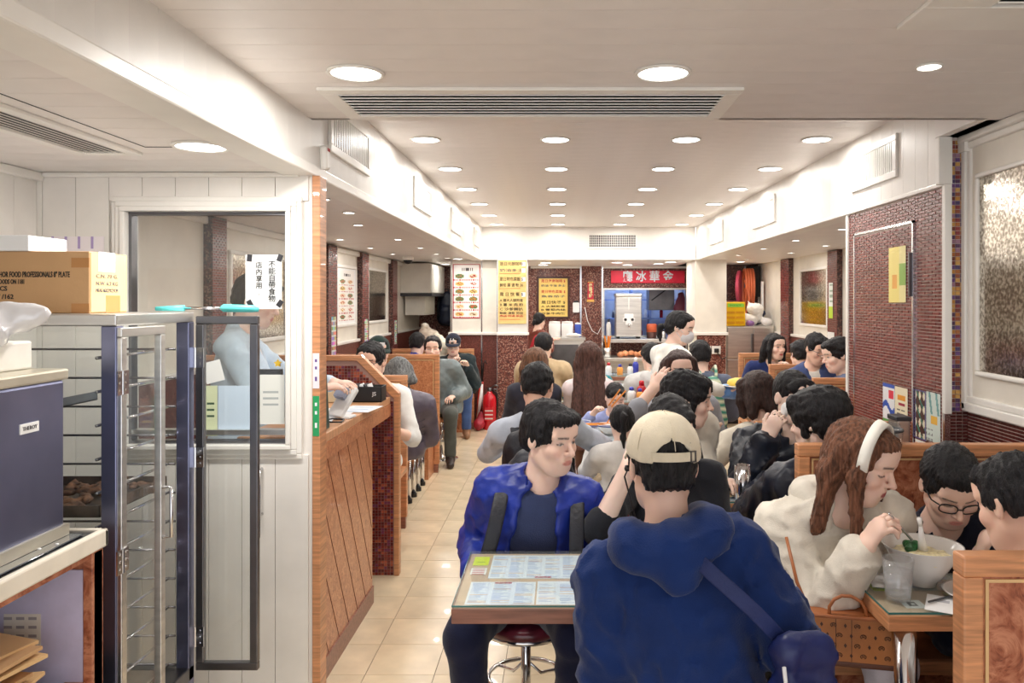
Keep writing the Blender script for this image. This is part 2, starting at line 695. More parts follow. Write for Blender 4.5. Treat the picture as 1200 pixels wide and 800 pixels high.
def surface(F, ax):
    S = F < 0
    c = S[:-1, :-1, :-1].astype(np.int8)
    tot = np.zeros_like(c)
    for dx in (0, 1):
        for dy in (0, 1):
            for dz in (0, 1):
                tot += S[dx:S.shape[0] - 1 + dx, dy:S.shape[1] - 1 + dy, dz:S.shape[2] - 1 + dz]
    act = (tot > 0) & (tot < 8)
    I = np.nonzero(act)
    n = len(I[0])
    idx = np.full(act.shape, -1, np.int32)
    idx[I] = np.arange(n)
    acc, cnt = np.zeros((n, 3)), np.zeros(n)
    for a in range(3):
        b, c_ = (a + 1) % 3, (a + 2) % 3
        for ob in (0, 1):
            for oc in (0, 1):
                o0 = [0, 0, 0]
                o0[b], o0[c_] = ob, oc
                o1 = list(o0)
                o1[a] = 1
                j0 = tuple(I[i] + o0[i] for i in range(3))
                j1 = tuple(I[i] + o1[i] for i in range(3))
                f0, f1 = F[j0], F[j1]
                m = (f0 < 0) != (f1 < 0)
                t = np.where(m, f0 / np.where(m, f0 - f1, 1), 0)
                for i in range(3):
                    p0, p1 = ax[i][j0[i]], ax[i][j1[i]]
                    acc[:, i] += np.where(m, p0 + (p1 - p0) * t, 0)
                cnt += m
    V = acc / cnt[:, None]
    faces = []
    for a in range(3):
        b, c_ = (a + 1) % 3, (a + 2) % 3
        s0 = [slice(1, -1)] * 3
        s0[a] = slice(0, -1)
        s1 = [slice(1, -1)] * 3
        s1[a] = slice(1, None)
        A, B = S[tuple(s0)], S[tuple(s1)]
        ch = np.nonzero(A != B)
        flip = A[ch]
        base = [ch[i] + (1 if i != a else 0) for i in range(3)]
        def cell(ob, oc):
            q = [base[0].copy(), base[1].copy(), base[2].copy()]
            q[b] += ob
            q[c_] += oc
            return idx[tuple(q)]
        q = np.stack([cell(-1, -1), cell(0, -1), cell(0, 0), cell(-1, 0)], 1)
        q[~flip] = q[~flip][:, ::-1]
        faces.append(q)
    Q = np.concatenate(faces)
    Q = Q[(Q >= 0).all(1)]
    return V, Q


def np_mesh(name, V, Q, cols=None):
    me = bpy.data.meshes.new(name)
    me.vertices.add(len(V))
    me.vertices.foreach_set('co', V.astype(np.float32).ravel())
    me.loops.add(len(Q) * 4)
    me.loops.foreach_set('vertex_index', Q.astype(np.int32).ravel())
    me.polygons.add(len(Q))
    me.polygons.foreach_set('loop_start', np.arange(0, len(Q) * 4, 4, dtype=np.int32))
    me.update(calc_edges=True)
    me.polygons.foreach_set('use_smooth', np.ones(len(Q), bool))
    if cols is not None:
        ca = me.color_attributes.new('Col', 'FLOAT_COLOR', 'POINT')
        ca.data.foreach_set('color', np.concatenate([cols, np.ones((len(V), 1))], 1).astype(np.float32).ravel())
    return me


def soft_obj(name, soft, res, mat, parent, focus=(), disp=None, colfn=None):
    V, Q = soft.mesh(res, focus, disp)
    return link_mesh(name, np_mesh(name, V, Q, None if colfn is None else colfn(V)), mat, parent)


def waves(seed, scale, amp, n=7):
    rg = np.random.default_rng(seed)
    K = rg.normal(size=(n, 3)) * scale
    ph = rg.uniform(0, 6.28, n)
    W = rg.normal(size=(n, 3)) * scale * .35
    def f(P):
        o = np.zeros(len(P))
        for i in range(n):
            o += np.sin(P @ K[i] + ph[i] + 1.3 * np.sin(P @ W[i] + ph[i] * 2))
        return o * amp / math.sqrt(n)
    return f


def folds(seed, amp=.006, scale=26):
    """creases of cloth: ridged waves"""
    a, b = waves(seed, scale, 1.0), waves(seed + 9, scale * 2.1, 1.0)
    def f(P):
        return amp * (1 - 1.6 * np.exp(-(a(P) ** 2) * 5)) * .7 + amp * .35 * b(P) * .6
    return f


# ------------------------------------------------------------------ people
LEVELS = {3: dict(head=.0047, hand=.0072, body=.02, cloth=.0105, hair=.006), 2: dict(head=.0068, hand=.0102, body=.026, cloth=.0140, hair=.0085),
          1: dict(head=.0105, hand=.016, body=.034, cloth=.021, hair=.0125)}
FABRIC = {}


def cloth_mat(col, kind='cotton'):
    key = (tuple(round(c, 3) for c in col), kind)
    if key not in FABRIC:
        nm = 'cloth_%d' % len(FABRIC)
        FABRIC[key] = plain(nm, col, .85 if kind == 'cotton' else .42, var=.1 if kind == 'cotton' else .14, scale=9, bump=.22 if kind == 'cotton' else .12,
                            bscale=260 if kind == 'cotton' else 60, spec=.25 if kind == 'cotton' else .45, sheen=.15 if kind == 'cotton' else 0)
    return FABRIC[key]


def hair_mat(col):
    key = ('hair', tuple(round(c, 3) for c in col))
    if key not in FABRIC:
        FABRIC[key] = plain('hair_%d' % len(FABRIC), col, .45, var=.35, scale=16, bump=.6, bscale=60, spec=.28, stretch=(7, 7, 1.0))
    return FABRIC[key]


def nv(v):
    v = np.array(v, float)
    return v / max(np.linalg.norm(v), 1e-9)


def rotz(a):
    c, s_ = math.cos(a), math.sin(a)
    return np.array(((c, -s_, 0), (s_, c, 0), (0, 0, 1)))


def rotx(a):
    c, s_ = math.cos(a), math.sin(a)
    return np.array(((1, 0, 0), (0, c, -s_), (0, s_, c)))


def roty(a):
    c, s_ = math.cos(a), math.sin(a)
    return np.array(((c, 0, s_), (0, 1, 0), (-s_, 0, c)))


def ik(S, T, l1, l2, hint):
    d = T - S
    L = np.linalg.norm(d)
    L2 = min(L, (l1 + l2) * .995)
    L2 = max(L2, abs(l1 - l2) + .02)
    d = d / max(L, 1e-6)
    a = (l1 * l1 - l2 * l2 + L2 * L2) / (2 * L2)
    h = math.sqrt(max(l1 * l1 - a * a, 0))
    hp = np.array(hint, float)
    hp = nv(hp - d * (hp @ d))
    return S + d * a + hp * h, S + d * L2


def add_hand(sf, W, f, n, right, curl, s=1.0):
    f = nv(f)
    n = nv(n - f * (n @ f))
    sd = np.cross(f, n) * (1 if right else -1)      # towards the thumb
    sf.cone(W - f * .02, W + f * .02, .026 * s, .030 * s, .015, (n, 1.25))
    sf.cone(W + f * .03 * s, W + f * .075 * s, .034 * s, .038 * s, .012, (n, 2.3))
    for i in range(4):
        off = (1.5 - i) * .0195 * s
        L = (.070, .079, .074, .058)[i] * s
        p = W + f * (.088 - .004 * abs(i - 1)) * s + sd * off + n * .002
        r, ang = .0088 * s, 0.0
        for (q, c) in ((.45, .55), (.31, 1.0), (.24, .8)):
            ang += curl * c
            e = p + nv(f * math.cos(ang) + n * math.sin(ang) + sd * off * 2.5) * L * q
            sf.cone(p, e, r, r * .93, .004)
            p, r = e, r * .93
    b = W + f * .028 * s + sd * .026 * s
    m = b + nv(f * .75 + sd * .62 + n * .35) * .045 * s
    e = m + nv(f * .95 + sd * .1 + n * .45) * .032 * s
    sf.cone(W + f * .02 * s + sd * .012 * s, b, .017 * s, .0145 * s, .012)
    sf.cone(b, m, .0135 * s, .011 * s, .006)
    sf.cone(m, e, .0105 * s, .0092 * s, .004)


def head_shape(sf, H, Rh, s, female=False, ears=True):
    def P(x, y, z):
        return H + Rh @ (np.array((x, y, z)) * s)
    w = .95 if female else 1.0
    sf.ell(P(0, -.014, .032), np.array((.076, .096, .086)) * s, Rh, .02)
    sf.ell(P(0, .022, -.036), np.array((.062 * w, .068, .08)) * s, Rh, .03)
    sf.cone(P(-.02 * w, .052, -.088), P(.02 * w, .052, -.088), .025 * s, .025 * s, .035)
    sf.ell(P(0, .068, -.101), np.array((.022, .018, .016)) * s, Rh, .022)
    for q in (-1, 1):
        sf.cone(P(q * .047 * w, .0, -.058), P(q * .024 * w, .05, -.092), .02 * s, .019 * s, .03)
        sf.ell(P(q * .041, .057, -.027), np.array((.026, .026, .024)) * s, Rh, .022)
        sf.cone(P(q * .05, .066, .027), P(q * .014, .083, .024), .011 * s, .012 * s, .016)
        sf.ell(P(q * .033, .1, .003), np.array((.02, .02, .012)) * s, Rh, .014, True)
        sf.ell(P(q * .032, .068, .003), np.array((.0165, .0165, .0135)) * s, Rh, .004)
        if ears:
            sf.ell(P(q * .081, -.008, -.006), np.array((.009, .017, .031)) * s, Rh @ rotz(q * .35), .008)
            sf.ell(P(q * .089, -.005, -.002), np.array((.006, .009, .018)) * s, Rh @ rotz(q * .35), .006, True)
    sf.ell(P(0, .07, .058), np.array((.05, .028, .035)) * s, Rh, .03)
    sf.cone(P(0, .086, .016), P(0, .109, -.025), .0065 * s, .0105 * s, .01)
    sf.ell(P(0, .112, -.028), np.array((.0105, .0105, .009)) * s, Rh, .006)
    for q in (-1, 1):
        sf.ell(P(q * .0125, .097, -.031), np.array((.0075, .0095, .007)) * s, Rh, .006)
    sf.ell(P(0, .083, -.062), np.array((.03, .016, .022)) * s, Rh, .016)
    sf.cone(P(-.017, .09, -.0585), P(.017, .09, -.0585), .0048 * s, .0048 * s, .004)
    sf.cone(P(-.014, .0905, -.0695), P(.014, .0905, -.0695), .0055 * s, .0055 * s, .004)
    sf.cone(P(-.022, .1, -.0638), P(.022, .1, -.0638), .0025 * s, .0025 * s, .003, None, True)


def face_colours(H, Rh, s, skin, eyes=True, blush=.12, brow=(.03, .022, .018), lips=None, brow_w=1.0):
    base = np.array(skin)
    lipc = base * np.array((.82, .5, .52)) if lips is None else np.array(lips)
    def f(V):
        L = (V - H) @ Rh / s
        C = np.tile(base, (len(V), 1))
        x, y, z = np.abs(L[:, 0]), L[:, 1], L[:, 2]
        near = (np.abs(L) < .14).all(1)
        def mix(w, c):
            w = np.clip(w, 0, 1)[:, None] * near[:, None]
            C[:] = C * (1 - w) + np.array(c) * w
        g = lambda cx, cz, rx, rz: np.exp(-((x - cx) / rx) ** 2 - ((z - cz) / rz) ** 2) * (y > .03)
        mix(blush * 3 * g(.045, -.035, .022, .02), base * (1.0, .66, .62))
        mix(blush * 2 * g(0, -.028, .014, .012), base * (1.0, .7, .66))
        mix(((1 - (x / .024) ** 2 - ((z + .0638) / .0105) ** 2) * 3.0) * (y > .07), lipc)
        mix((.6 - np.abs(z + .0638 + .15 * x) / .0028) * (x < .023) * (y > .075), lipc * .45)
        bz = .0275 - .10 * np.clip(x - .03, 0, 1) + .05 * np.clip(.03 - x, 0, 1) * -1
        mix((1.3 - np.abs(z - bz) / (.0042 * brow_w)) * (x > .012) * (x < .051) * (y > .04) * .9, brow)
        if eyes:
            ex = (x - .032) / .0145
            lid = .0042 * (1 - ex ** 2)
            m = (np.abs(ex) < 1) * (y > .06)
            if eyes == 'down':
                mix(m * (1.4 - np.abs(z + .004 + .002 * (1 - ex ** 2)) / .0026), (.03, .02, .018))
            else:
                mix(m * (1.2 - np.abs(z - .002) / np.maximum(lid, 1e-4)) * 3, (.75, .72, .7))
                mix(m * (1.5 - np.sqrt((x - .032) ** 2 + (z - .002) ** 2) / .0042), (.015, .01, .008))
                mix(m * (1.3 - np.abs(z - .002 - lid) / .0022), (.02, .014, .012))
        mix((.8 - np.sqrt((x - .006) ** 2 + ((z + .037) * 1.6) ** 2) / .004) * (y > .08) * .6, base * .3)
        return C
    return f


def hair_shape(H, Rh, s, style, length=0.0, neckb=None, vol=1.0, side=0, opening=1.0):
    sf = Soft()
    def P(x, y, z):
        return H + Rh @ (np.array((x, y, z)) * s)
    v = vol
    dn = np.array((0, 0, -1.0))
    sf.ell(P(0, -.02, .036), np.array((.085 * v, .103 * v, .092 * (.5 + .5 * v))) * s, Rh, .02)
    sf.ell(P(0, -.06, -.015), np.array((.068 * v, .058, .07)) * s, Rh, .02)
    if style in ('short', 'crop', 'messy', 'mop'):
        for q in (-1, 1):
            sf.ell(P(q * .07, .006, .02), np.array((.014, .03, .036)) * s, Rh, .015)
    if style in ('short', 'messy', 'mop'):
        sf.ell(P(.012 * side, .05, .083), np.array((.068 * v, .05, .03)) * s, Rh, .02)
    if style in ('pony', 'lowpony', 'long', 'longback', 'crop'):
        sf.ell(P(0, .04, .08), np.array((.066, .052, .032)) * s, Rh, .02)
    if style in ('bangs', 'mop', 'bob'):
        sf.ell(P(0, .062, .062), np.array((.072, .034, .042)) * s, Rh, .015)
        sf.cone(P(-.05, .068, .05), P(.05, .068, .05), .017 * s, .017 * s, .012)
    # face and neck openings
    sf.ell(P(0, .115, -.028), np.array((.074 if style in ('short', 'crop') else .066, .068, .080 * opening if style != 'mop' else .066)) * s, Rh, .012, True)
    if style in ('crop', 'short'):
        sf.ell(P(0, .05, -.075), np.array((.12, .075, .062)) * s, Rh, .01, True)
    zc = {'short': -.07, 'crop': -.045, 'messy': -.085, 'mop': -.1}.get(style, -.1)
    if style in ('short', 'crop', 'messy', 'mop'):
        sf.plane(P(0, 0, zc), Rh @ np.array((0, -.25, -1.0)))
    if style == 'messy' or style == 'mop':
        for q in (-1, 1):
            sf.cone(P(q * .078, .028, .03), P(q * .08, .02, -.055), .02 * s, .012 * s, .015)
            sf.cone(P(q * .07, -.05, -.02), P(q * .06, -.07, -.105), .028 * s, .014 * s, .02)
        sf.cone(P(-.045, .055, .09), P(.02, .088, .055), .025 * s, .014 * s, .015)
        sf.cone(P(.045, .055, .09), P(.06, .07, .03), .022 * s, .012 * s, .015)
    if style in ('bob', 'long', 'longback'):
        Lm = length
        for q in (-1, 1):
            if style != 'longback':
                a = P(q * .07, .03, .06)
                b = P(q * .088, .028, -.03)
                c = b + dn * Lm * .95 + Rh @ np.array((-q * .008, .0 if style == 'long' else -.01, 0)) * s
                sf.cone(a, b, .024 * s, .026 * s, .02)
                sf.cone(b, c, .026 * s, .018 * s if style == 'long' else .03 * s, .02, (Rh[:, 0], 1.4))
            a = P(q * .06, -.04, .03)
            b = P(q * .075, -.05, -.05)
            bo = .29 * max(0, Lm - .2)
            c = b + dn * Lm * .9 + Rh @ np.array((q * .03, -.03 - bo, 0)) * s
            sf.cone(a, b, .045 * s, .042 * s, .02)
            sf.cone(b, c, .042 * s, (.03 if Lm < .4 else .05) * s, .03, (Rh[:, 1], 1.4))
        a = P(0, -.07, -.02)
        b = a + dn * Lm + Rh @ np.array((0, -.05 - .29 * max(0, Lm - .2), 0)) * s
        sf.cone(a, b, .055 * s, (.045 if Lm < .4 else .06) * s, .03, (Rh[:, 1], 1.4))
    if style in ('pony', 'lowpony'):
        for q in (-1, 1):
            sf.cone(P(q * .07, .02, .04), P(q * .06, -.06, -.02), .02 * s, .022 * s, .02)
        r0 = P(0, -.115, .045 if style == 'pony' else -.02)
        p1 = r0 + Rh @ np.array((0, -.035, -.02)) * s
        sf.cone(P(0, -.09, .045 if style == 'pony' else -.02), r0, .02 * s, .014 * s, .01)
        sf.cone(r0, p1, .015 * s, .022 * s, .01)
        p2 = p1 + dn * length * .6 + Rh @ np.array((0, -.01, 0)) * s
        sf.cone(p1, p2, .024 * s, .02 * s, .015)
        sf.cone(p2, p1 + dn * length, .02 * s, .007 * s, .015)
    return sf


def strands(H, Rh, seed, amp=.004, style=''):
    n1 = waves(seed, 30, 1.0)
    n2 = waves(seed + 3, 110, 1.0)
    def f(P):
        L = (P - H) @ Rh
        ph = np.arctan2(L[:, 0], -L[:, 1] + .02)
        if style in ('short', 'crop', 'messy', 'mop'):
            return amp * (.7 * n2(P) + .6 * np.sin(34 * ph + 2.5 * n1(P)))
        return amp * (np.sin(30 * ph + 1.8 * n1(P)) * .6 + np.sin(71 * ph + 2 * n1(P)) * .5)
    return f


SKIN = [lin(242, 206, 188), lin(238, 196, 174), lin(245, 213, 197), lin(230, 184, 160)]
BLACKH = (.012, .011, .013)
SEATS = []


def person(label, hip, head, face, hface=None, pitch=10, roll=0, seat=.44, lvl=2, s=1.0, bulk=1.0, female=False,
           top=lin(60, 60, 70), topkind='cotton', sleeve='long', thick=.014, collar='crew', trouser=lin(40, 42, 50), shoe=lin(40, 38, 38),
           skin=0, hair='short', haircol=BLACKH, hlen=.1, hvol=1.0, eyes='open', hands=None, hints=None, stand=False, seed=None, curl=(.6, .6), palm=(None, None),
           inner=None, hood=False, fold=.006, knees=None, brow=None, brow_w=1.0, lips=None, sh=.178, palmn=None, hem=-.05, legs=True, shoulder_drop=.06, no_hair=False, ears=True, toplabel=None, open_front=False, hopen=1.0, thigh=.40, tuck=-.03):
    """one person; hip and head are places in the room (head = middle of the head), face the way the body looks in degrees
    (0 away from the shop front, -90 towards the right wall, 180 towards the shop front)"""
    seed = seed if seed is not None else random.randrange(9999)
    lv = LEVELS[lvl]
    hface = face if hface is None else hface
    root = thing('person', label, 'person', (hip[0], hip[1], 0), R(face))
    Rw = rotz(R(face))
    def loc(p):
        return Rw.T @ (np.array(p, float) - np.array((hip[0], hip[1], 0)))
    H = loc(head)
    Rh = Rw.T @ rotz(R(hface)) @ roty(R(roll)) @ rotx(R(-pitch))
    hz = .53 * 1.7 * s if stand else seat + .085 * s
    hp = np.array((0, 0, hz))
    nb = H + Rh @ (np.array((0, -.03, -.10)) * s) + np.array((0, -.018, -.075)) * s
    u = nv(nb - hp)
    Rt = np.array((1.0, 0, 0)) - u * u[0]
    rt = nv(Rt)
    fw = np.cross(u, rt)
    TL = np.linalg.norm(nb - hp)
    b_ = bulk
    ch = hp + u * TL * .62
    shd = nb - u * shoulder_drop * s
    S = {q: shd + rt * q * sh * s * (.5 + .5 * b_) - fw * .005 for q in (-1, 1)}

    def torso(sf, t=0.0, k=.04):
        sf.cone(hp + rt * -.075 * s + fw * -.02, hp + rt * .075 * s + fw * -.02, .105 * s * b_ + t, None, k)
        sf.cone(hp + u * .03, ch, .132 * s * b_ + t, .142 * s * b_ + t, k, (fw, 1.22 if b_ < 1.15 else 1.05))
        sf.cone(ch, nb - u * .12 * s, .142 * s * b_ + t, .125 * s * b_ + t, k, (fw, 1.32))
        if female:
            for q in (-1, 1):
                sf.ell(ch + rt * q * .065 * s + fw * (.085 * s * b_) + u * .03 * s, .058 * s + t * .6, None, .05)
        sf.cone(S[-1] * .9 + S[1] * .1, S[1] * .9 + S[-1] * .1, .052 * s * b_ + t, None, k, (fw, 1.05))
        for q in (-1, 1):
            sf.cone(nb - u * .005, S[q], .045 * s + t * .8, .05 * s + t * .8, k)

    arms = {}
    hints = hints or {}
    for q in (-1, 1):
        T = hands.get(q) if hands else None
        if T is None:
            T = (q * .13, .30 * s, hz + .12) if not stand else (q * .24, .06, hz - .05)
            T = np.array(T, float)
        elif isinstance(T, (tuple, list)) and T[0] == 'loc':
            T = np.array(T[1:], float)
        else:
            if .74 < T[2] < .818:      # a hand lying on a table: keep the curled fingers on top of the glass
                T = (T[0], T[1], .818)
            T = loc(T)
        hint = hints.get(q, (q * .35, -.2, -.9))
        E, W = ik(S[q], T, .285 * s, .25 * s, hint)
        f = nv(W - E)
        E, W = ik(S[q], T - f * .085 * s, .285 * s, .25 * s, hint)
        f = nv(W - E)
        arms[q] = (E, W, f)

    def arm(sf, q, t=0.0, frac=2.0, k=.02):
        E, W, f = arms[q]
        if frac >= 1:
            sf.cone(S[q], E, .052 * s * (.5 + .5 * b_) + t, .042 * s + t, k)
            sf.cone(E, E + (W - E) * min(1, frac - 1 + .0001), .042 * s + t, (.042 - .013 * (frac - 1)) * s + t * 1.05, k)
        else:
            sf.cone(S[q], S[q] + (E - S[q]) * frac, .054 * s * (.5 + .5 * b_) + t, .047 * s + t * 1.2, k)

    LG = {}
    for q in (-1, 1):
        hj = hp + np.array((q * .088, 0, -.01)) * s
        if stand:
            kn, an = np.array((q * .095 * s, .02, .49 * s)), np.array((q * .1 * s, -.02, .085))
            ft = np.array((0, 1.0, 0))
        else:
            ka = (knees or {}).get(q)
            sp = R(-q * 9) if ka is None else R(ka)
            dv = rotz(sp) @ np.array((0, 1.0, 0))
            kn = hj + dv * thigh * s + np.array((0, 0, -.005))
            an = np.array((kn[0], kn[1] + .0, .085)) - dv * tuck
            ft = dv
        LG[q] = (hj, kn, an, ft)

    # body
    bd = Soft()
    torso(bd)
    bd.cone(nb - u * .035 * s, H + Rh @ (np.array((0, -.022, -.055)) * s), .058 * s, .052 * s, .03)
    head_shape(bd, H, Rh, s, female, ears)
    foc = [(H - .135 * s, H + .135 * s, lv['head'])]
    for q in (-1, 1):
        arm(bd, q)
        E, W, f = arms[q]
        pn = palm[0 if q < 0 else 1]
        pn = np.array((0, 0, -1.0)) if pn is None else (Rw.T @ np.array(pn, float))
        add_hand(bd, W, f, pn, q > 0, curl[0 if q < 0 else 1], s)
        c = W + f * .08 * s
        foc.append((c - .115 * s, c + .115 * s, lv['hand']))
        if legs:
            hj, kn, an, ft = LG[q]
            bd.cone(hj, kn, .078 * s, .055 * s, .03)
            bd.cone(kn, an, .052 * s, .036 * s, .02)
            bd.cone(an + np.array((0, 0, -.04)), an + ft * .14 * s + np.array((0, 0, -.055)), .032 * s, .026 * s, .02)
    soft_obj('body', bd, lv['body'], M_SKIN, root, foc, None, face_colours(H, Rh, s, SKIN[skin], eyes, brow=brow or (.02, .016, .015), lips=lips, brow_w=brow_w))

    # upper garment
    fr_ = {'long': 1.9, 'three': 1.5, 'half': 1.15, 'short': .62, 'none': 0}[sleeve]
    tp = Soft()
    torso(tp, thick)
    for q in (-1, 1):
        if fr_:
            arm(tp, q, thick * 1.05, fr_)
    if legs and not stand:
        for q in (-1, 1):
            hj = LG[q][0]
            tp.cone(hj, hj + (LG[q][1] - hj) * .22, .092 * s * b_ + thick, .085 * s * b_ + thick, .03)
    if stand:
        tp.cone(hp, hp + np.array((0, 0, -.1)), .14 * s + thick, .15 * s + thick, .04)
    cl = nb - u * .012 * s
    if collar in ('hood', 'high', 'shirt'):
        tp.cone(nb - u * .03, nb + u * .035 * s + fw * .012, .073 * s, .068 * s, .02)
    # neck opening
    tp.cone(cl + fw * .022 + u * .02, H + Rh @ (np.array((0, 0, -.03)) * s), .061 * s, .075 * s, .008, None, True)
    if collar in ('vee', 'shirt', 'open'):
        tp.cone(cl + fw * .11 - u * (.09 if collar != 'open' else .2), cl + fw * .09 + u * .05, .018 * s if collar != 'open' else .03, .05 * s, .01, None, True)
    if open_front:
        tp.cone(hp + fw * .19 * b_ - u * .05, cl + fw * .12 * b_ - u * .02, .105 * s * b_, .06 * s, .012, (fw, .6), True)
    tp.plane(hp + np.array((0, 0, hem)), (0, 0, -1))
    soft_obj('jacket' if sleeve == 'long' and thick > .016 else 'top', tp, lv['cloth'], cloth_mat(top, topkind), root, (), folds(seed, fold, (36 if lvl == 3 else 26) if topkind == 'cotton' else 34))
    if inner is not None:
        iv = Soft()
        iv.cone(hp + u * .03, ch, .132 * s * b_ + .009, .142 * s * b_ + .009, .04, (fw, 1.22 if b_ < 1.15 else 1.05))
        iv.cone(S[-1] * .7 + S[1] * .3, S[1] * .7 + S[-1] * .3, .052 * s * b_ + .009, None, .04)
        iv.cone(ch, nb - u * .1 * s, .142 * s * b_ + .009, .125 * s * b_ + .009, .04, (fw, 1.3))
        iv.cone(nb - u * .05 * s, nb - u * .005 * s, .078 * s, .066 * s, .03)
        iv.cone(cl + fw * .03 + u * .03, H, .06 * s, .07 * s, .008, None, True)
        soft_obj('shirt', iv, lv['cloth'], cloth_mat(inner), root, (), None)
    if hood:
        hd = Soft()
        for q in (-1, 1):
            pts = [cl + fw * .085 + rt * q * .03 - u * .055, cl + fw * .04 + rt * q * .085 + u * .01, cl - fw * .05 + rt * q * .085 + u * .03, cl - fw * .1 - u * .01]
            for i in range(3):
                hd.cone(pts[i], pts[i + 1], (.024, .034, .045)[i] * s, (.034, .045, .05)[i] * s, .03)
            hd.cone(cl - fw * .085 + rt * q * .06 * s, cl - fw * .12 - u * .11 * s, .055 * s, .035 * s, .04)
        hd.ell(cl - fw * .095 - u * .035 * s, np.array((.12, .055, .085)) * s, np.stack([rt, fw, u], 1), .04)
        soft_obj('hood', hd, lv['cloth'], cloth_mat(top, topkind), root, (), folds(seed + 5, fold, 26))
    if legs:
        tr_ = Soft()
        tr_.cone(hp + rt * -.07 * s, hp + rt * .07 * s, .113 * s * b_, None, .03)
        for q in (-1, 1):
            hj, kn, an, ft = LG[q]
            tr_.cone(hj, kn, .092 * s * b_, .07 * s, .03)
            tr_.cone(kn, an + np.array((0, 0, .03)), .068 * s, .058 * s, .03)
            tr_.plane(np.array((0, 0, .075)), (0, 0, -1)) if q > 0 else None
        soft_obj('trousers', tr_, lv['cloth'] * 1.75, cloth_mat(trouser), root, (), folds(seed + 2, .006, 20))
        for q in (-1, 1):
            hj, kn, an, ft = LG[q]
            so = Soft()
            so.cone(an + np.array((0, 0, -.03)) - ft * .03, an + ft * .15 * s + np.array((0, 0, -.052)), .047 * s, .036 * s, .02)
            so.cone(an + np.array((0, 0, -.02)), an + np.array((0, 0, .03)), .048 * s, .045 * s, .02)
            so.plane(np.array((0, 0, .003)), (0, 0, -1))
            soft_obj('shoe', so, {3: .014, 2: .019, 1: .026}[lvl], cloth_mat(shoe, 'nylon'), root)
    if not no_hair:
        hs = hair_shape(H, Rh, s, hair, hlen, nb, hvol, 0, hopen)
        soft_obj('hair', hs, lv['hair'], hair_mat(haircol), root, (), strands(H, Rh, seed, .0045 if lvl > 1 else .005, hair))
    info = dict(root=root, H=H, Rh=Rh, s=s, nb=nb, u=u, rt=rt, fw=fw, S=S, arms=arms, hp=hp, ch=ch, LG=LG, Rw=Rw, loc=loc, lv=lv, cl=cl, TL=TL, b=b_)
    if not stand:
        SEATS.append((hip[0], hip[1], seat))
    return info


def hpt(I, x, y, z):
    return Vector(I['H'] + I['Rh'] @ (np.array((x, y, z)) * I['s']))


def glasses(I, col=M_BLACK, w=.026, h=.019, rim=.0016, name='glasses'):
    m = MB()
    for q in (-1, 1):
        pts = []
        for k in range(17):
            a = 2 * math.pi * k / 16
            ca, sa = math.cos(a), math.sin(a)
            ex = 2.6
            x = q * .033 + w * math.copysign(abs(ca) ** (2 / ex), ca)
            z = -.004 + h * math.copysign(abs(sa) ** (2 / ex), sa)
            pts.append(hpt(I, x, .103 - abs(x) * .22, z))
        m.tube(pts, rim, 6, False)
        m.tube([hpt(I, q * .059, .088, .006), hpt(I, q * .078, .07, .008), hpt(I, q * .084, .0, .006), hpt(I, q * .08, -.02, -.004)], rim, 6)
    m.tube([hpt(I, -.009, .104, .002), hpt(I, 0, .108, .005), hpt(I, .009, .104, .002)], rim, 6)
    return m.build(name, col, I['root'], smooth=True)


def face_mask(I, mat):
    sf = Soft()
    H, Rh, s = I['H'], I['Rh'], I['s']
    P = lambda x, y, z: H + Rh @ (np.array((x, y, z)) * s)
    sf.ell(P(0, .045, -.06), np.array((.071, .072, .056)) * s, Rh, .01)
    sf.ell(P(0, .09, -.035), np.array((.018, .03, .03)) * s, Rh, .03)
    sf.ell(P(0, .0, -.05), np.array((.09, .058, .09)) * s, Rh, .01, True)
    o = soft_obj('face_mask', sf, .007, mat, I['root'])
    m = MB()
    for q in (-1, 1):
        m.tube([hpt(I, q * .062, .06, -.035), hpt(I, q * .083, -.0, .005), hpt(I, q * .085, -.02, -.02), hpt(I, q * .06, .055, -.08)], .0018, 5)
    m.build('ear_loop', mat, I['root'])
    return o


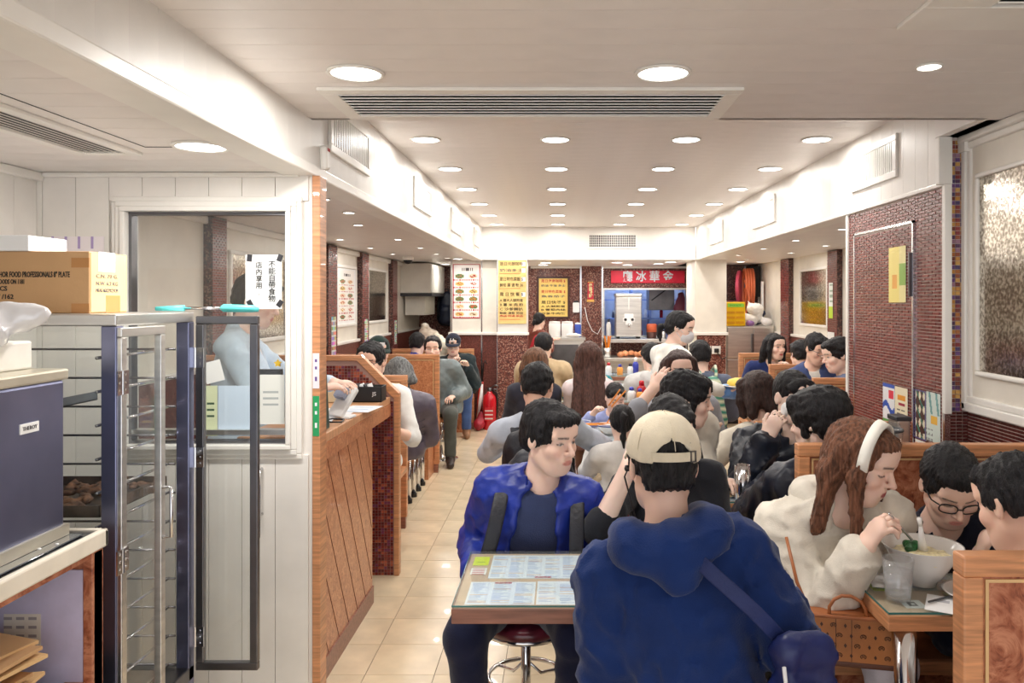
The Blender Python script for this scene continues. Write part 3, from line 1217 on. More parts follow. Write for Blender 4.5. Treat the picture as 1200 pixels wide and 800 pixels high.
def cap(I, col, back_open=False, brim=True, label=None):
    H, Rh, s = I['H'], I['Rh'], I['s']
    P = lambda x, y, z: H + Rh @ (np.array((x, y, z)) * s)
    sf = Soft()
    sf.ell(P(0, -.012, .034), np.array((.094, .114, .105)) * s, Rh, .01)
    sf.plane(P(0, 0, .026), Rh @ np.array((0, .10, -1.0)))
    if back_open:
        sf.ell(P(0, -.125, .022), np.array((.05, .06, .048)) * s, Rh, .006, True)
    wr_ = waves(3, 40, .0014)
    o = soft_obj('cap', sf, .0055 if I['lv']['head'] < .005 else .009, cloth_mat(col), I['root'], (), wr_)
    if back_open:
        m = MB()
        pts = []
        for k in range(13):
            a = R(180 + 90 - 34 + 68 * k / 12)
            pts.append(hpt(I, .096 * math.cos(a), -.012 + .117 * math.sin(a), .034))
        n0 = len(pts)
        zz = Vector(Rh @ np.array((0, 0, 1.0))) * .011
        vs_ = [p - zz for p in pts] + [p + zz for p in pts]
        m._add(vs_, [(i, i + 1, n0 + i + 1, n0 + i) for i in range(n0 - 1)])
        st = m.build('cap_strap', cloth_mat(col), o)
        sl = st.modifiers.new('thick', 'SOLIDIFY')
        sl.thickness = .004
        MB().ring(-.009, .009, -.014, .014, .003, -.002, .002).build('buckle', M_STEELD, st).matrix_local = (
            Matrix.Translation(hpt(I, .047, -.116, .034)) @ Matrix([list(Rh[i]) for i in range(3)]).to_4x4() @ Matrix.Rotation(R(24), 4, 'Z'))
        vs2 = MB()
        for k in range(6):
            a = R(60 * k + 30)
            vs2.tube([hpt(I, .095 * math.cos(a) * math.cos(e), -.012 + .115 * math.sin(a) * math.cos(e), .034 + .106 * math.sin(e)) for e in [R(x) for x in (8, 30, 50, 70, 86)]], .0011, 5)
        vs2.build('seam', cloth_mat(col), o)
    if brim:
        m = MB()
        n = 13
        top_, bot = [], []
        for k in range(n):
            a = R(15 + 150 * k / (n - 1))
            top_.append(hpt(I, .092 * math.cos(a), -.012 + .112 * math.sin(a), .036))
            bot.append(hpt(I, .092 * math.cos(a), -.012 + .112 * math.sin(a) + .068 * math.sin(a) ** .6, .022 - .01 * abs(math.cos(a))))
        m._add(top_ + bot, [(i, i + 1, n + i + 1, n + i) for i in range(n - 1)])
        b = m.build('cap_brim', cloth_mat(col), o, smooth=True)
        sl = b.modifiers.new('thick', 'SOLIDIFY')
        sl.thickness = .005
    return o

# ------------------------------------------------------------------ the room
XL, XR, ZL, ZN, ZF = -0.99, 1.69, 2.11, 2.32, 2.52
D0, DB, DK = 3.15, 9.9, 11.8
XWL, XWR, XNR = -2.15, 2.8, 1.8


def struct(name, mb, mat, label=None, bevel=0.0):
    o = mb.build(name, mat, None, bevel=bevel)
    o['kind'] = 'structure'
    if label:
        o['label'] = label
    return o


# floor and its tiles
floor = struct('floor', MB().box(-3.2, 3.2, -1.5, 13.6, -0.12, -0.004), M_GROUT, 'cream floor tiles with dark joints')
TS, TX, TY = 0.2965, -1.133, 0.709
tile_me = MB().box(0.0015, TS - 0.0015, 0.0015, TS - 0.0015, -0.004, 0.0).mesh('floor_tile')
rest = MB()
for i in range(-7, 15):
    for j in range(-7, 43):
        x, y = TX + i * TS, TY + j * TS
        if 0 <= i < 10 and 1 <= j < 31:
            t = link_mesh('tile', tile_me, M_TILE, floor)
            t.location = (x, y, 0)
        else:
            rest.box(x + .0015, x + TS - .0015, y + .0015, y + TS - .0015, -0.004, 0)
o = rest.build('tile_field', M_TILE, floor)
o['kind'] = 'stuff'

# ceilings: near strip, high middle, low sides
PW = 0.1325
c1 = struct('ceiling', MB().box(XL, XNR + .1, -1.5, D0, ZN + .012, ZN + .3).box(XR - .03, XNR + .1, D0, 3.5, ZN, ZN + .3), M_CEIL, 'white plank ceiling above the front tables')
planks(c1, 'ceiling_board', 35, (XNR - XL + .05, PW - .0025, .012), (XL, D0 - 35 * PW, ZN), (0, PW, 0), M_CEIL)
c2 = struct('ceiling', MB().box(XL, XR, D0, DB, ZF + .012, ZF + .2), M_CEIL, 'high white plank ceiling over the aisle tables')
planks(c2, 'ceiling_board', 51, (XR - XL, PW - .0015, .012), (XL, D0, ZF), (0, PW, 0), M_CEIL)
c3 = struct('ceiling', MB().box(-2.9, XL, -1.5, 12.2, ZL + .012, ZL + .2), M_CEIL, 'low white ceiling over the counter and left booths')
planks(c3, 'ceiling_board', 60, (XL + 2.9, PW - .0025, .012), (-2.9, -1.5, ZL), (0, PW, 0), M_CEIL)
struct('ceiling', MB().box(XR + .02, 3.1, 4.6, 12.2, ZL, ZL + .2), M_CEIL, 'low white ceiling over the right alcove')
struct('ceiling', MB().box(XL + .01, XR + .4, DB + .05, DK + 2, ZL, ZL + .2), M_CEIL, 'low ceiling in front of the kitchen hatch')
struct('wall_header', MB().box(XL, XR, D0 - .03, D0, ZN, ZF + .012), M_CEIL, 'step between the low and the high ceiling')

# soffits beside the high ceiling
s1 = struct('wall_left_soffit', MB().box(XL - .12, XL - .012, -1.5, DB, ZL + .035, ZF), M_WHITE, 'white boarded soffit above the counter')
planks(s1, 'board', 86, (.012, PW - .0025, ZF - ZL - .035), (XL - .012, -1.5, ZL + .035), (0, PW, 0), M_WHITE)
tr = MB().box(XL - .12, XL + .006, -1.5, DB, ZL - .012, ZL + .035).build('bottom_trim', M_TRIMW, s1, bevel=.006)
s2 = struct('wall_right_soffit', MB().box(XR + .012, XR + .12, 3.5, DB, ZL + .012, ZF).box(XR + .012, XR + .12, D0, 3.5, ZN, ZF), M_WHITE, 'white boarded soffit above the right booths')
planks(s2, 'board', 48, (.012, PW - .0025, ZF - ZL - .012), (XR, 3.5, ZL + .012), (0, PW, 0), M_WHITE)
MB().box(XR - .004, XR + .12, 3.49, DB, ZL - .006, ZL + .014).build('bottom_trim', M_TRIMW, s2, bevel=.004)
MB().box(XR - .03, XR + .03, 3.46, 3.5, ZL, ZN).build('end_cap', M_TRIMW, s2, bevel=.006)
struct('wall_back_bulkhead', MB().box(XL, XR, DB, DB + .1, ZL, ZF + .02), M_WHITE, 'white bulkhead above the kitchen passage')

# left partition with its window
X0w, X1w, Z0w, Z1w = -1.727, -1.09, 1.028, 1.954
wp = struct('wall_left_partition', MB().box(-2.9, X0w, D0 + .012, D0 + .08, 0, ZL).box(X1w, XL, D0 + .012, D0 + .08, 0, ZL)
            .box(X0w, X1w, D0 + .012, D0 + .08, 0, Z0w).box(X0w, X1w, D0 + .012, D0 + .08, Z1w, ZL), M_WHITE, 'white boarded partition with the cashier window')
PV = 0.1327
for k in range(-5, 9):
    xa, xb = max(-2.067 + PV * k, -2.6), min(-2.067 + PV * (k + 1) - .0025, XL - .002)
    if xb - xa < .02:
        continue
    zs = [(0, ZL)] if xb < X0w - .05 else ([(0, Z0w - .045), (Z1w + .045, ZL)] if xa < X1w else [(0, ZL)])
    for (za, zb) in zs:
        MB().box(xa, xb, D0, D0 + .012, za, zb).build('board', M_WHITE, wp)
fr = MB()
for (w, y) in ((.06, .012), (.042, .02), (.02, .03)):
    fr.ring(X0w - w, X1w + w, Z0w - w, Z1w + w, w if w < .03 else .022, D0 - y, D0 + .01)
w1 = struct('window_1', fr, M_TRIMW, 'white moulded window frame of the cashier room', bevel=.004)
MB().ring(X0w, X1w, Z0w, Z1w, .012, D0 + .005, D0 + .05).build('inner_frame', M_STEELD, w1)
MB().box(X0w + .012, X1w - .012, D0 + .03, D0 + .036, Z0w + .012, Z1w - .012).build('pane', M_GLASS, w1)
MB().box(X0w + .012, X1w - .012, D0 + .004, D0 + .05, Z0w + .035, Z0w + .055).build('track', M_STEEL, w1)
struct('trim_1', MB().box(XL, XL + .032, D0 - .006, D0 + .08, 0, ZL - .012), M_WOODL, 'orange wood post at the end of the white partition', bevel=.003)
# side wall behind the oven counter
wn = struct('wall_left_near', MB().box(-2.3, -2.102, -1.5, D0 + .02, 0, ZL), M_WHITE, 'white boarded side wall behind the oven counter')
planks(wn, 'board', 35, (.012, PV - .0025, ZL), (-2.102, D0 - 35 * PV, 0), (0, PV, 0), M_WHITE)
struct('trim_2', MB().box(-2.09, -2.06, -1.5, D0, ZL - .035, ZL - .001).box(-2.06, XL - .05, D0 - .02, D0, ZL - .02, ZL - .001), M_TRIMW, 'cornice of the left wall', bevel=.006)

# left booth wall
wl = struct('wall_left', MB().box(XWL - .15, XWL, D0, 12.2, 0, ZL + .02), M_CREAM, 'cream wall of the left booths')
MB().box(XWL, XWL + .02, D0 + .1, 12.0, 0, 1.17).build('wainscot', M_WAIN, wl)
MB().box(XWL, XWL + .035, D0 + .1, 12.0, 1.17, 1.2).build('ledge', M_TRIMW, wl, bevel=.006)
MB().box(XWL, XWL + .03, D0 + .1, 12.0, ZL - .05, ZL - .001).build('cornice', M_TRIMW, wl, bevel=.01)


def brickcol(base, var):
    b = np.array(base)
    def f(x, z):
        k = 1 + var * (random.random() * 2 - 1)
        return tuple(np.clip(b * k, 0, 1))
    return f


def mosaiccol(cols):
    return lambda x, z: random.choice(cols)


BRK = lin(128, 66, 60)
IRID = [lin(150, 84, 60), lin(110, 76, 130), lin(196, 140, 70), lin(90, 60, 90), lin(160, 120, 140), lin(120, 60, 50), lin(176, 110, 60), lin(84, 70, 110), lin(140, 60, 60), lin(206, 160, 90)]
for (ya, yb) in ((4.75, 4.95), (7.12, 7.4), (8.34, 8.62), (9.86, 10.12)):
    p = struct('wall_left_pilaster', MB().box(XWL, XWL + .055, ya, yb, 0, ZL), M_MOSD, 'dark mosaic pilaster between the left booth panels')
    brick_field('tile_face', (XWL + .055, ya, 0), UY, UZ, yb - ya, ZL, .045, .016, .003, .003, brickcol(BRK, .3), p)
    if ya > 7:
        pass

# back left: recess wall and panel wall
struct('wall_back_recess', MB().box(XWL - .1, -1.3, 12.0, 12.2, 0, ZL + .02), M_MOSB, 'brown mosaic wall behind the hanging backpack')
wb = struct('wall_back_left', MB().box(-1.395, -.6, 10.0, 12.0, 1.2, ZL + .02).box(-1.395, -.6, 10.02, 12.0, 0, 1.2), M_CREAM, 'cream panel wall carrying the menus')
MB().box(-1.4, -.79, 10.0, 10.03, 0, 1.17).build('wainscot', M_WAIN, wb)
MB().box(-.79, -.415, 9.88, 10.26, 0, 1.17).build('pier_wainscot', M_MOSB, wb)
MB().box(-.79, -.42, 9.88, 10.25, 1.2, ZL + .01).build('pier', M_WHITE, wb)
MB().box(-1.42, -.79, 9.965, 10.03, 1.165, 1.2).box(-.8, -.4, 9.86, 10.03, 1.165, 1.2).build('ledge', M_TRIMW, wb, bevel=.005)
for xs in (-1.0, -1.38, -.8):
    MB().box(xs - .008, xs + .008, 9.99, 10.02, .0, ZL).build('chrome_strip', M_CHROME, wb)

# kitchen back wall with the serving hatch
HX0, HX1, HZ0, HZ1 = 0.63, 1.9, 1.05, 1.785
wk = struct('wall_back', MB().box(-.62, HX0, DK, DK + .1, 0, ZL + .02).box(HX0, 2.2, DK, DK + .1, HZ1, ZL + .02)
            .box(HX0, 2.2, DK, DK + .1, 0, HZ0).box(HX1, 2.2, DK, DK + .1, HZ0, HZ1), M_MOSB, 'brown mosaic wall with the serving hatch')
MB().box(.30, .62, DK - .05, DK, 0, ZL).build('mosaic_pier', M_MOSB, wk)
for xs in (.30, .62):
    MB().box(xs - .012, xs + .012, DK - .06, DK - .02, 0, ZL).build('chrome_strip', M_CHROME, wk)
MB().ring(HX0, HX1, HZ0, HZ1, .025, DK - .02, DK + .11).build('hatch_frame', M_STEEL, wk)
MB().box(-.45, 2.1, DK - .03, DK + .01, ZL - .03, ZL).build('cornice', M_TRIMW, wk)
M_KIT = plain('kitchen_wall', lin(206, 216, 238), 0.4)
struct('wall_kitchen', MB().box(.2, 2.4, 13.4, 13.5, 0, ZL).box(.2, .3, DK + .1, 13.4, 0, ZL).box(2.3, 2.4, DK + .1, 13.4, 0, ZL), M_KIT, 'pale blue kitchen walls behind the hatch')

# right: pier, alcove walls, brick clad box, near wall
pr = struct('wall_right_pier', MB().box(XR, 2.08, DB, 10.6, 1.2, ZL + .02).box(XR + .02, 2.08, DB + .02, 10.6, 0, 1.2), M_CREAM, 'cream pier beside the kitchen passage')
MB().box(XR + .02, 2.07, DB, DB + .02, 0, 1.17).build('wainscot', M_MOSB, pr)
MB().box(XR - .02, 2.1, DB - .03, 10.6, 1.165, 1.2).build('ledge', M_TRIMW, pr, bevel=.005)
wr = struct('wall_right', MB().box(XWR, XWR + .15, 4.6, 12.2, 0, ZL + .02), M_CREAM, 'cream wall of the right alcove')
MB().box(XWR - .02, XWR, 4.67, 11.2, 0, 1.17).build('wainscot', M_WAIN, wr)
MB().box(XWR - .035, XWR, 4.67, 11.2, 1.17, 1.2).build('ledge', M_TRIMW, wr, bevel=.006)
for (ya, yb) in ((7.84, 8.12), (9.5, 9.85)):
    p = struct('wall_right_pilaster', MB().box(XWR - .055, XWR, ya, yb, 0, ZL), M_MOSD, 'dark mosaic pilaster of the right alcove')
    brick_field('tile_face', (XWR - .055, yb, 0), -UY, UZ, yb - ya, ZL, .045, .016, .003, .003, brickcol(BRK, .3), p)
struct('wall_back_alcove', MB().box(2.08, XWR, 11.2, 11.35, 0, ZL + .02), M_MOSD, 'dark mosaic wall behind the hose reel')
XB = 1.705
wx = struct('wall_right_box', MB().box(XB, XWR, 3.5, 4.67, 0, ZL + .02), plain('white_grout', lin(214, 198, 190), .8), 'box clad in small brown brick tiles')
DY0, DY1, DZ = 3.79, 4.56, 1.985
GAP = .0028
brick_field('brick_tiles', (XB, DY0, 0), -UY, UZ, DY0 - 3.5, 2.105, .07, .0158, GAP, .004, brickcol(BRK, .28), wx)
brick_field('brick_tiles', (XB, 4.67, 0), -UY, UZ, 4.67 - DY1, 2.105, .07, .0158, GAP, .004, brickcol(BRK, .28), wx)
brick_field('brick_tiles', (XB, DY1, DZ), -UY, UZ, DY1 - DY0, 2.105 - DZ, .07, .0158, GAP, .004, brickcol(BRK, .28), wx)
dr = struct('door_1', MB().box(XB - .006, XB + .01, DY0 + .004, DY1 - .004, .02, DZ), MATS['white_grout'], 'tiled door flush in the brick clad box')
brick_field('brick_tiles', (XB - .006, DY1 - .012, .02), -UY, UZ, DY1 - DY0 - .024, DZ - .03, .07, .0158, GAP, .004, brickcol(BRK, .28), dr)
for (ya, yb, za, zb) in ((DY0, DY0 + .014, 0, DZ), (DY1 - .014, DY1, 0, DZ), (DY0, DY1, DZ - .012, DZ)):
    MB().box(XB - .014, XB, ya, yb, za, zb).build('edge_strip', M_CHROME, dr)
MB().box(XB - .03, XB - .006, DY0 + .004, DY0 + .016, 1.62, 1.83).build('door_handle', M_STEELD, dr)
MB().box(XB - .012, XB + .02, 4.655, 4.69, 0, ZL).build('corner_strip', M_TRIMW, wx)
MB().box(XB - .01, XB + .016, 3.484, 3.5, 0, ZL).build('corner_strip', M_CHROME, wx)
brick_field('mosaic_column', (1.722, 3.49, 1.11), UX, UZ, .066, 1.2, .0218, .0190, .002, .003, mosaiccol(IRID), wx, 0)
brick_field('brick_tiles', (1.72, 3.49, 0), UX, UZ, .08, 1.11, .028, .0146, GAP, .004, brickcol(lin(92, 44, 42), .28), wx, 0)
MB().box(1.69, 1.722, 3.47, 3.5, 1.1, ZN).build('edge_board', M_TRIMW, wx, bevel=.004)
MB().box(1.70, 1.81, 3.491, 3.52, 0, ZN).build('end_backing', MATS['white_grout'], wx)

wnr = struct('wall_right_near', MB().box(XNR, XNR + .15, -1.5, 3.52, 0, ZN + .05), MATS['white_grout'], 'near right wall, tiled below and panelled above')
brick_field('wainscot_tiles', (XNR, 3.49, .45), -UY, UZ, 2.3, .67, .028, .0146, GAP, .004, brickcol(lin(92, 44, 42), .28), wnr, 0)
MB().box(XNR - .012, XNR, -1.5, 3.47, 1.12, ZN).build('panel', M_CREAM, wnr)
for (za, zb, t) in ((1.115, 1.155, .032), (1.155, 1.185, .024), (ZN - .03, ZN - .001, .05), (ZN - .06, ZN - .03, .03)):
    MB().box(XNR - t, XNR, -1.5, 3.488, za, zb).build('moulding', M_TRIMW, wnr, bevel=.006)
for (ya, yb, t) in ((3.455, 3.49, .032), (3.425, 3.455, .022)):
    MB().box(XNR - t, XNR, ya, yb, 1.12, ZN).build('moulding', M_TRIMW, wnr, bevel=.006)
MB().box(XNR - .045, XNR - .02, 3.43, 3.5, ZN - .07, ZN).build('moulding', M_TRIMW, wnr)

# ------------------------------------------------------------------ lamps
def downlight(x, y, z, r, watts, label, group):
    t = thing('downlight', label, 'lamp', (x, y, z), 0, group)
    n = 28
    MB().lathe([(r * 1.16, -.001), (r * 1.14, -.008), (r * 1.0, -.008), (r * .98, -.001)], n=n).build('trim_ring', M_TRIMW, t, smooth=True)
    MB().lathe([(r, -.0015), (r, -.005)], n=n).build('lens', M_LAMP, t)
    ld = bpy.data.lights.new('downlight_lamp', 'AREA')
    ld.shape = 'DISK'
    ld.size = r * 1.9
    ld.energy = watts
    ld.color = (1.0, 0.965, 0.915)
    lo = bpy.data.objects.new('lamp', ld)
    COL.objects.link(lo)
    lo.parent = t
    lo.location = (0, 0, -.012)
    return t


ORD = ('first', 'second', 'third', 'fourth', 'fifth', 'sixth', 'seventh', 'eighth')
for i in range(6):
    for x, row in ((-.77, 'the row along the counter side soffit'), (-.03, 'the second row from the counter side soffit'), (.715, 'the second row from the booth side soffit'), (1.46, 'the row along the booth side soffit')):
        downlight(x, 4.5 + i * 1.0, ZF, .075, LAMP_BIG, 'round downlight, %s from the ceiling step in %s' % (ORD[i], row), 'downlights in four rows over the aisle')
downlight(-.646, 2.49, ZN, .078, LAMP_BIG * 2.2, 'large round downlight in front of the long slotted diffuser, on the counter side', None)
downlight(.323, 2.49, ZN, .078, LAMP_BIG * 2.2, 'large round downlight in front of the long slotted diffuser, towards the wall mirror', None)
downlight(1.13, 2.42, ZN, .034, LAMP_SMALL, 'small spotlight in the front ceiling near the wall mirror', None)
downlight(-1.185, 2.6, ZL, .078, LAMP_BIG * 1.9, 'large round downlight in the low ceiling before the cashier window', None)
for k, (x, y) in enumerate(((-1.19, 3.95), (-1.22, 4.55), (-1.36, 5.3), (-1.35, 6.55), (-1.35, 7.6), (-1.35, 8.6), (-1.35, 9.4))):
    downlight(x, y, ZL, .033, LAMP_SMALL, 'small spotlight, %s from the wood post on the aisle side of the left booths' % ORD[k], 'small spotlights over the left booths')
for k, (x, y) in enumerate(((-1.83, 6.55), (-1.83, 7.6), (-1.83, 8.6))):
    downlight(x, y, ZL, .033, LAMP_SMALL, 'small spotlight, %s from the wood post on the wall side of the left booths' % ORD[k], 'small spotlights over the left booths')
for k, (x, y) in enumerate(((2.0, 5.6), (1.98, 6.65), (1.98, 7.7), (1.98, 8.8))):
    downlight(x, y, ZL, .033, LAMP_SMALL, 'small spotlight, %s from the tiled box on the aisle side of the alcove' % ORD[k], 'small spotlights over the right alcove')
for k, (x, y) in enumerate(((2.45, 7.3), (2.45, 8.4), (2.3, 9.7))):
    downlight(x, y, ZL, .033, LAMP_SMALL, 'small spotlight, %s from the tiled box on the mirror side of the alcove' % ORD[k], 'small spotlights over the right alcove')
for (x, y) in ((-.2, 10.6), (.75, 10.5), (.95, 11.2), (1.45, 10.4), (-.25, 11.2), (1.35, 10.9)):
    downlight(x, y, ZL, .075, LAMP_BIG * .8, 'round downlight in the low ceiling before the kitchen hatch', 'downlights before the kitchen hatch')
for (x, y) in ((-1.25, 10.0 - .4), (-1.6, 11.0), (2.35, 10.3)):
    downlight(x, y, ZL, .06, LAMP_BIG * .6, 'round downlight in the far low ceiling', 'downlights in the far low ceilings')
# blue white kitchen tube
tb = thing('tube_light', 'bluish white tube light inside the kitchen', 'lamp', (1.2, 12.6, ZL - .03))
MB().box(-.6, .6, -.04, .04, 0, .03).build('housing', M_TRIMW, tb)
MB().tube([(-.58, 0, -.015), (.58, 0, -.015)], .015).build('tube', emit('kitchen_tube', (.6, .75, 1.0), 40), tb)


# ------------------------------------------------------------------ grilles
def ceiling_diffuser(x0, x1, y0, y1, z, label, along='x', n=8, b=.055):
    t = thing('ceiling_diffuser', label, 'vent', ((x0 + x1) / 2, (y0 + y1) / 2, z))
    w, d = (x1 - x0) / 2, (y1 - y0) / 2
    f = MB()
    f.box(-w, w, -d, -d + b, -.012, 0).box(-w, w, d - b, d, -.012, 0).box(-w, -w + b, -d + b, d - b, -.012, 0).box(w - b, w, -d + b, d - b, -.012, 0)
    f.build('frame', M_TRIMW, t, bevel=.003)
    MB().box(-w + b, w - b, -d + b, d - b, -.002, -.0005).build('backing', M_BLACK, t)
    for k in range(n):
        s = (k + .5) / n
        if along == 'x':
            yy = -d + b + (2 * d - 2 * b) * s
            MB().cbox((0, yy, -.008), (2 * w - 2 * b, (2 * d - 2 * b) / n * .5, .004), Matrix.Rotation(R(18), 3, 'X')).build('slat', M_TRIMW, t)
        else:
            xx = -w + b + (2 * w - 2 * b) * s
            MB().cbox((xx, 0, -.008), ((2 * w - 2 * b) / n * .42, 2 * d - 2 * b, .003), Matrix.Rotation(R(18), 3, 'Y')).build('slat', M_TRIMW, t)
    return t


ceiling_diffuser(-.825, .62, 2.66, 3.1, ZN, 'long white slotted diffuser along the ceiling step', 'x', 8)
ceiling_diffuser(.88, 1.66, 1.3, 2.07, ZN, 'square white ceiling cassette near the wall mirror', 'x', 10, .16)
ceiling_diffuser(-1.66, -1.44, 1.5, 2.72, ZL, 'narrow slotted diffuser in the low ceiling by the cabinet', 'y', 7, .035)
hatch = MB()
for (a, b_) in (((-1.38, 1.6), (-1.38, 2.62)), ((-1.38, 2.62), (-1.16, 2.62))):
    hatch.tube([(a[0], a[1], ZL - .0005), (b_[0], b_[1], ZL - .0005)], .0018, 4)
tag(hatch.build('access_hatch', M_DARK), 'thin dark outline of an access hatch in the low ceiling', 'hatch')


def wall_grille(x, y0, y1, z0, z1, side, label):
    """grille of upright slats on a soffit; side is the way it faces"""
    t = thing('wall_grille', label, 'vent', (x, (y0 + y1) / 2, z0))
    h, d, b = z1 - z0, (y1 - y0) / 2, .035
    f = MB()
    xs = sorted((0, side * .014))
    f.box(*xs, -d, d, 0, b).box(*xs, -d, d, h - b, h).box(*xs, -d, -d + b, b, h - b).box(*xs, d - b, d, b, h - b)
    f.build('frame', M_TRIMW, t, bevel=.003)
    MB().box(*sorted((side * .0005, side * .002)), -d + b, d - b, b, h - b).build('backing', M_INKG, t)
    n = 22
    me = MB().box(*sorted((side * .003, side * .01)), -.008, .006, b, h - b).mesh('slat')
    for k in range(n):
        o = link_mesh('slat', me, M_TRIMW, t)
        o.location = (0, -d + b + (2 * d - 2 * b) * (k + .5) / n, 0)


wall_grille(XL, 3.36, 4.05, 2.235, 2.46, 1, 'white grille on the left soffit beside the smoke alarm')
wall_grille(XL, 5.3, 6.0, 2.235, 2.44, 1, 'second white grille from the smoke alarm on the left soffit')
wall_grille(XL, 7.1, 7.8, 2.235, 2.44, 1, 'third white grille from the smoke alarm on the left soffit')
wall_grille(XL, 9.0, 9.6, 2.235, 2.44, 1, 'white grille on the left soffit next to the back bulkhead')
wall_grille(XR, 3.95, 4.57, 2.22, 2.44, -1, 'white grille on the right soffit above the tiled door')
wall_grille(XR, 6.2, 6.9, 2.22, 2.44, -1, 'middle white grille on the right soffit')
wall_grille(XR, 8.2, 8.9, 2.22, 2.44, -1, 'white grille on the right soffit next to the back bulkhead')
t = thing('wall_grille', 'white egg crate grille on the back bulkhead', 'vent', (.65, DB, 2.25))
MB().ring(-.31, .31, 0, .19, .022, -.014, 0).build('frame', M_TRIMW, t)
MB().box(-.29, .29, -.003, -.001, .02, .17).build('backing', M_DARK, t)
me = MB().box(-.003, .003, -.01, -.003, .02, .17).mesh('slat')
for k in range(24):
    o = link_mesh('slat', me, M_TRIMW, t)
    o.location.x = -.28 + .56 * (k + .5) / 24
me = MB().box(-.288, .288, -.011, -.004, -.002, .002).mesh('cross_bar')
for k in range(4):
    o = link_mesh('cross_bar', me, M_TRIMW, t)
    o.location.z = .05 + k * .03

# ------------------------------------------------------------------ furniture makers
def bench(label, x0, x1, y, z, face, seat=.44, depth=.36, inset=M_BURL, group=None, side_legs=False, wood=M_WOODL, seatw=True):
    """booth bench; the back stands at y, the seat reaches towards face (+1 away from the shop front, -1 towards it)"""
    t = thing('booth_bench', label, 'bench', ((x0 + x1) / 2, y, 0), 0, group)
    w = (x1 - x0) / 2
    b = .045
    MB().ring(-w, w, .08, z, b, -.025, .025).build('back_frame', wood, t, bevel=.005)
    MB().box(-w + b - .004, w - b + .004, -.014, .014, .1, z - b + .004).build('back_panel', inset, t)
    if z > .95:
        MB().ring(-w + b + .006, w - b - .006, .13, z - b - .006, .007, -.019, .019).build('inlay', M_CARDL if wood is M_WOODL else wood, t)
    if seatw:
        ys = sorted((face * .0, face * depth))
        MB().box(-w, w, ys[0], ys[1], seat - .05, seat).build('seat', M_WOODL, t, bevel=.012)
        MB().box(-w + .05, w - .05, ys[0] if face > 0 else ys[0] + .1, ys[1] - .1 if face > 0 else ys[1], .0, seat - .05).build('plinth', inset, t)
    for q in (-1, 1):
        MB().box(q * (w - .03) - .02, q * (w - .03) + .02, -.02, .02, 0, .09).build('foot', M_WOODT, t)
    return t


def stool(x, y, z, label, group='round stools at the tables', cushion=None):
    t = thing('stool', label, 'stool', (x, y, 0), 0, group)
    MB().lathe([(.15, z - .045), (.168, z - .035), (.17, z - .012), (.155, z), (.0, z + .002)], n=24).build('cushion', cushion or M_CUSH, t, smooth=True)
    MB().lathe([(.158, z - .055), (.162, z - .04), (.15, z - .04)], n=24).build('seat_rim', M_CHROME, t, smooth=True)
    MB().tube([(0, 0, .02), (0, 0, z - .05)], .018, 12).build('pole', M_CHROME, t, smooth=True)
    MB().lathe([(.17, 0), (.17, .008), (.04, .03), (.02, .05)], n=24).build('base', M_CHROME, t, smooth=True)
    pts = [(.14 * math.cos(a), .14 * math.sin(a), .2) for a in [2 * math.pi * k / 24 for k in range(25)]]
    rg_ = MB().tube(pts, .008, 6, False)
    for k in range(3):
        a = 2 * math.pi * k / 3 + .4
        rg_.tube([(.14 * math.cos(a), .14 * math.sin(a), .2), (.06 * math.cos(a), .06 * math.sin(a), .2), (.01 * math.cos(a), .01 * math.sin(a), .25)], .006, 6)
    rg_.build('foot_ring', M_CHROME, t, smooth=True)
    return t


M_CUSH = plain('stool_vinyl', lin(96, 30, 44), .3, coat=.3)


def menu_print(seed, cols=6, base=(236, 241, 250)):
    """flat print of a table menu: columns of pale blue text, orange rules, red heading"""
    rg = random.Random(seed)
    rows = 40
    tex = [[rg.random() < .86 for _ in range(rows)] for _ in range(cols)]
    rules = [set(rg.sample(range(rows), 3)) for _ in range(cols)]
    ln = [[.45 + .5 * rg.random() for _ in range(rows)] for _ in range(cols)]
    white, blue, org = lin(*base), lin(168, 186, 226), lin(232, 188, 140)
    def f(s, t):
        if t > .93 or t < .05 or s < .02 or s > .98:
            return white
        c = min(cols - 1, int(s * cols))
        fs = s * cols - c
        r = min(rows - 1, int((t - .05) / .88 * rows))
        if fs < .08 or fs > .92:
            return white
        if r in rules[c]:
            return org
        if r % 2 and tex[c][r] and fs < .1 + .75 * ln[c][r]:
            return blue
        if r % 2 and fs > .84:
            return lin(208, 216, 236)
        return white
    return f


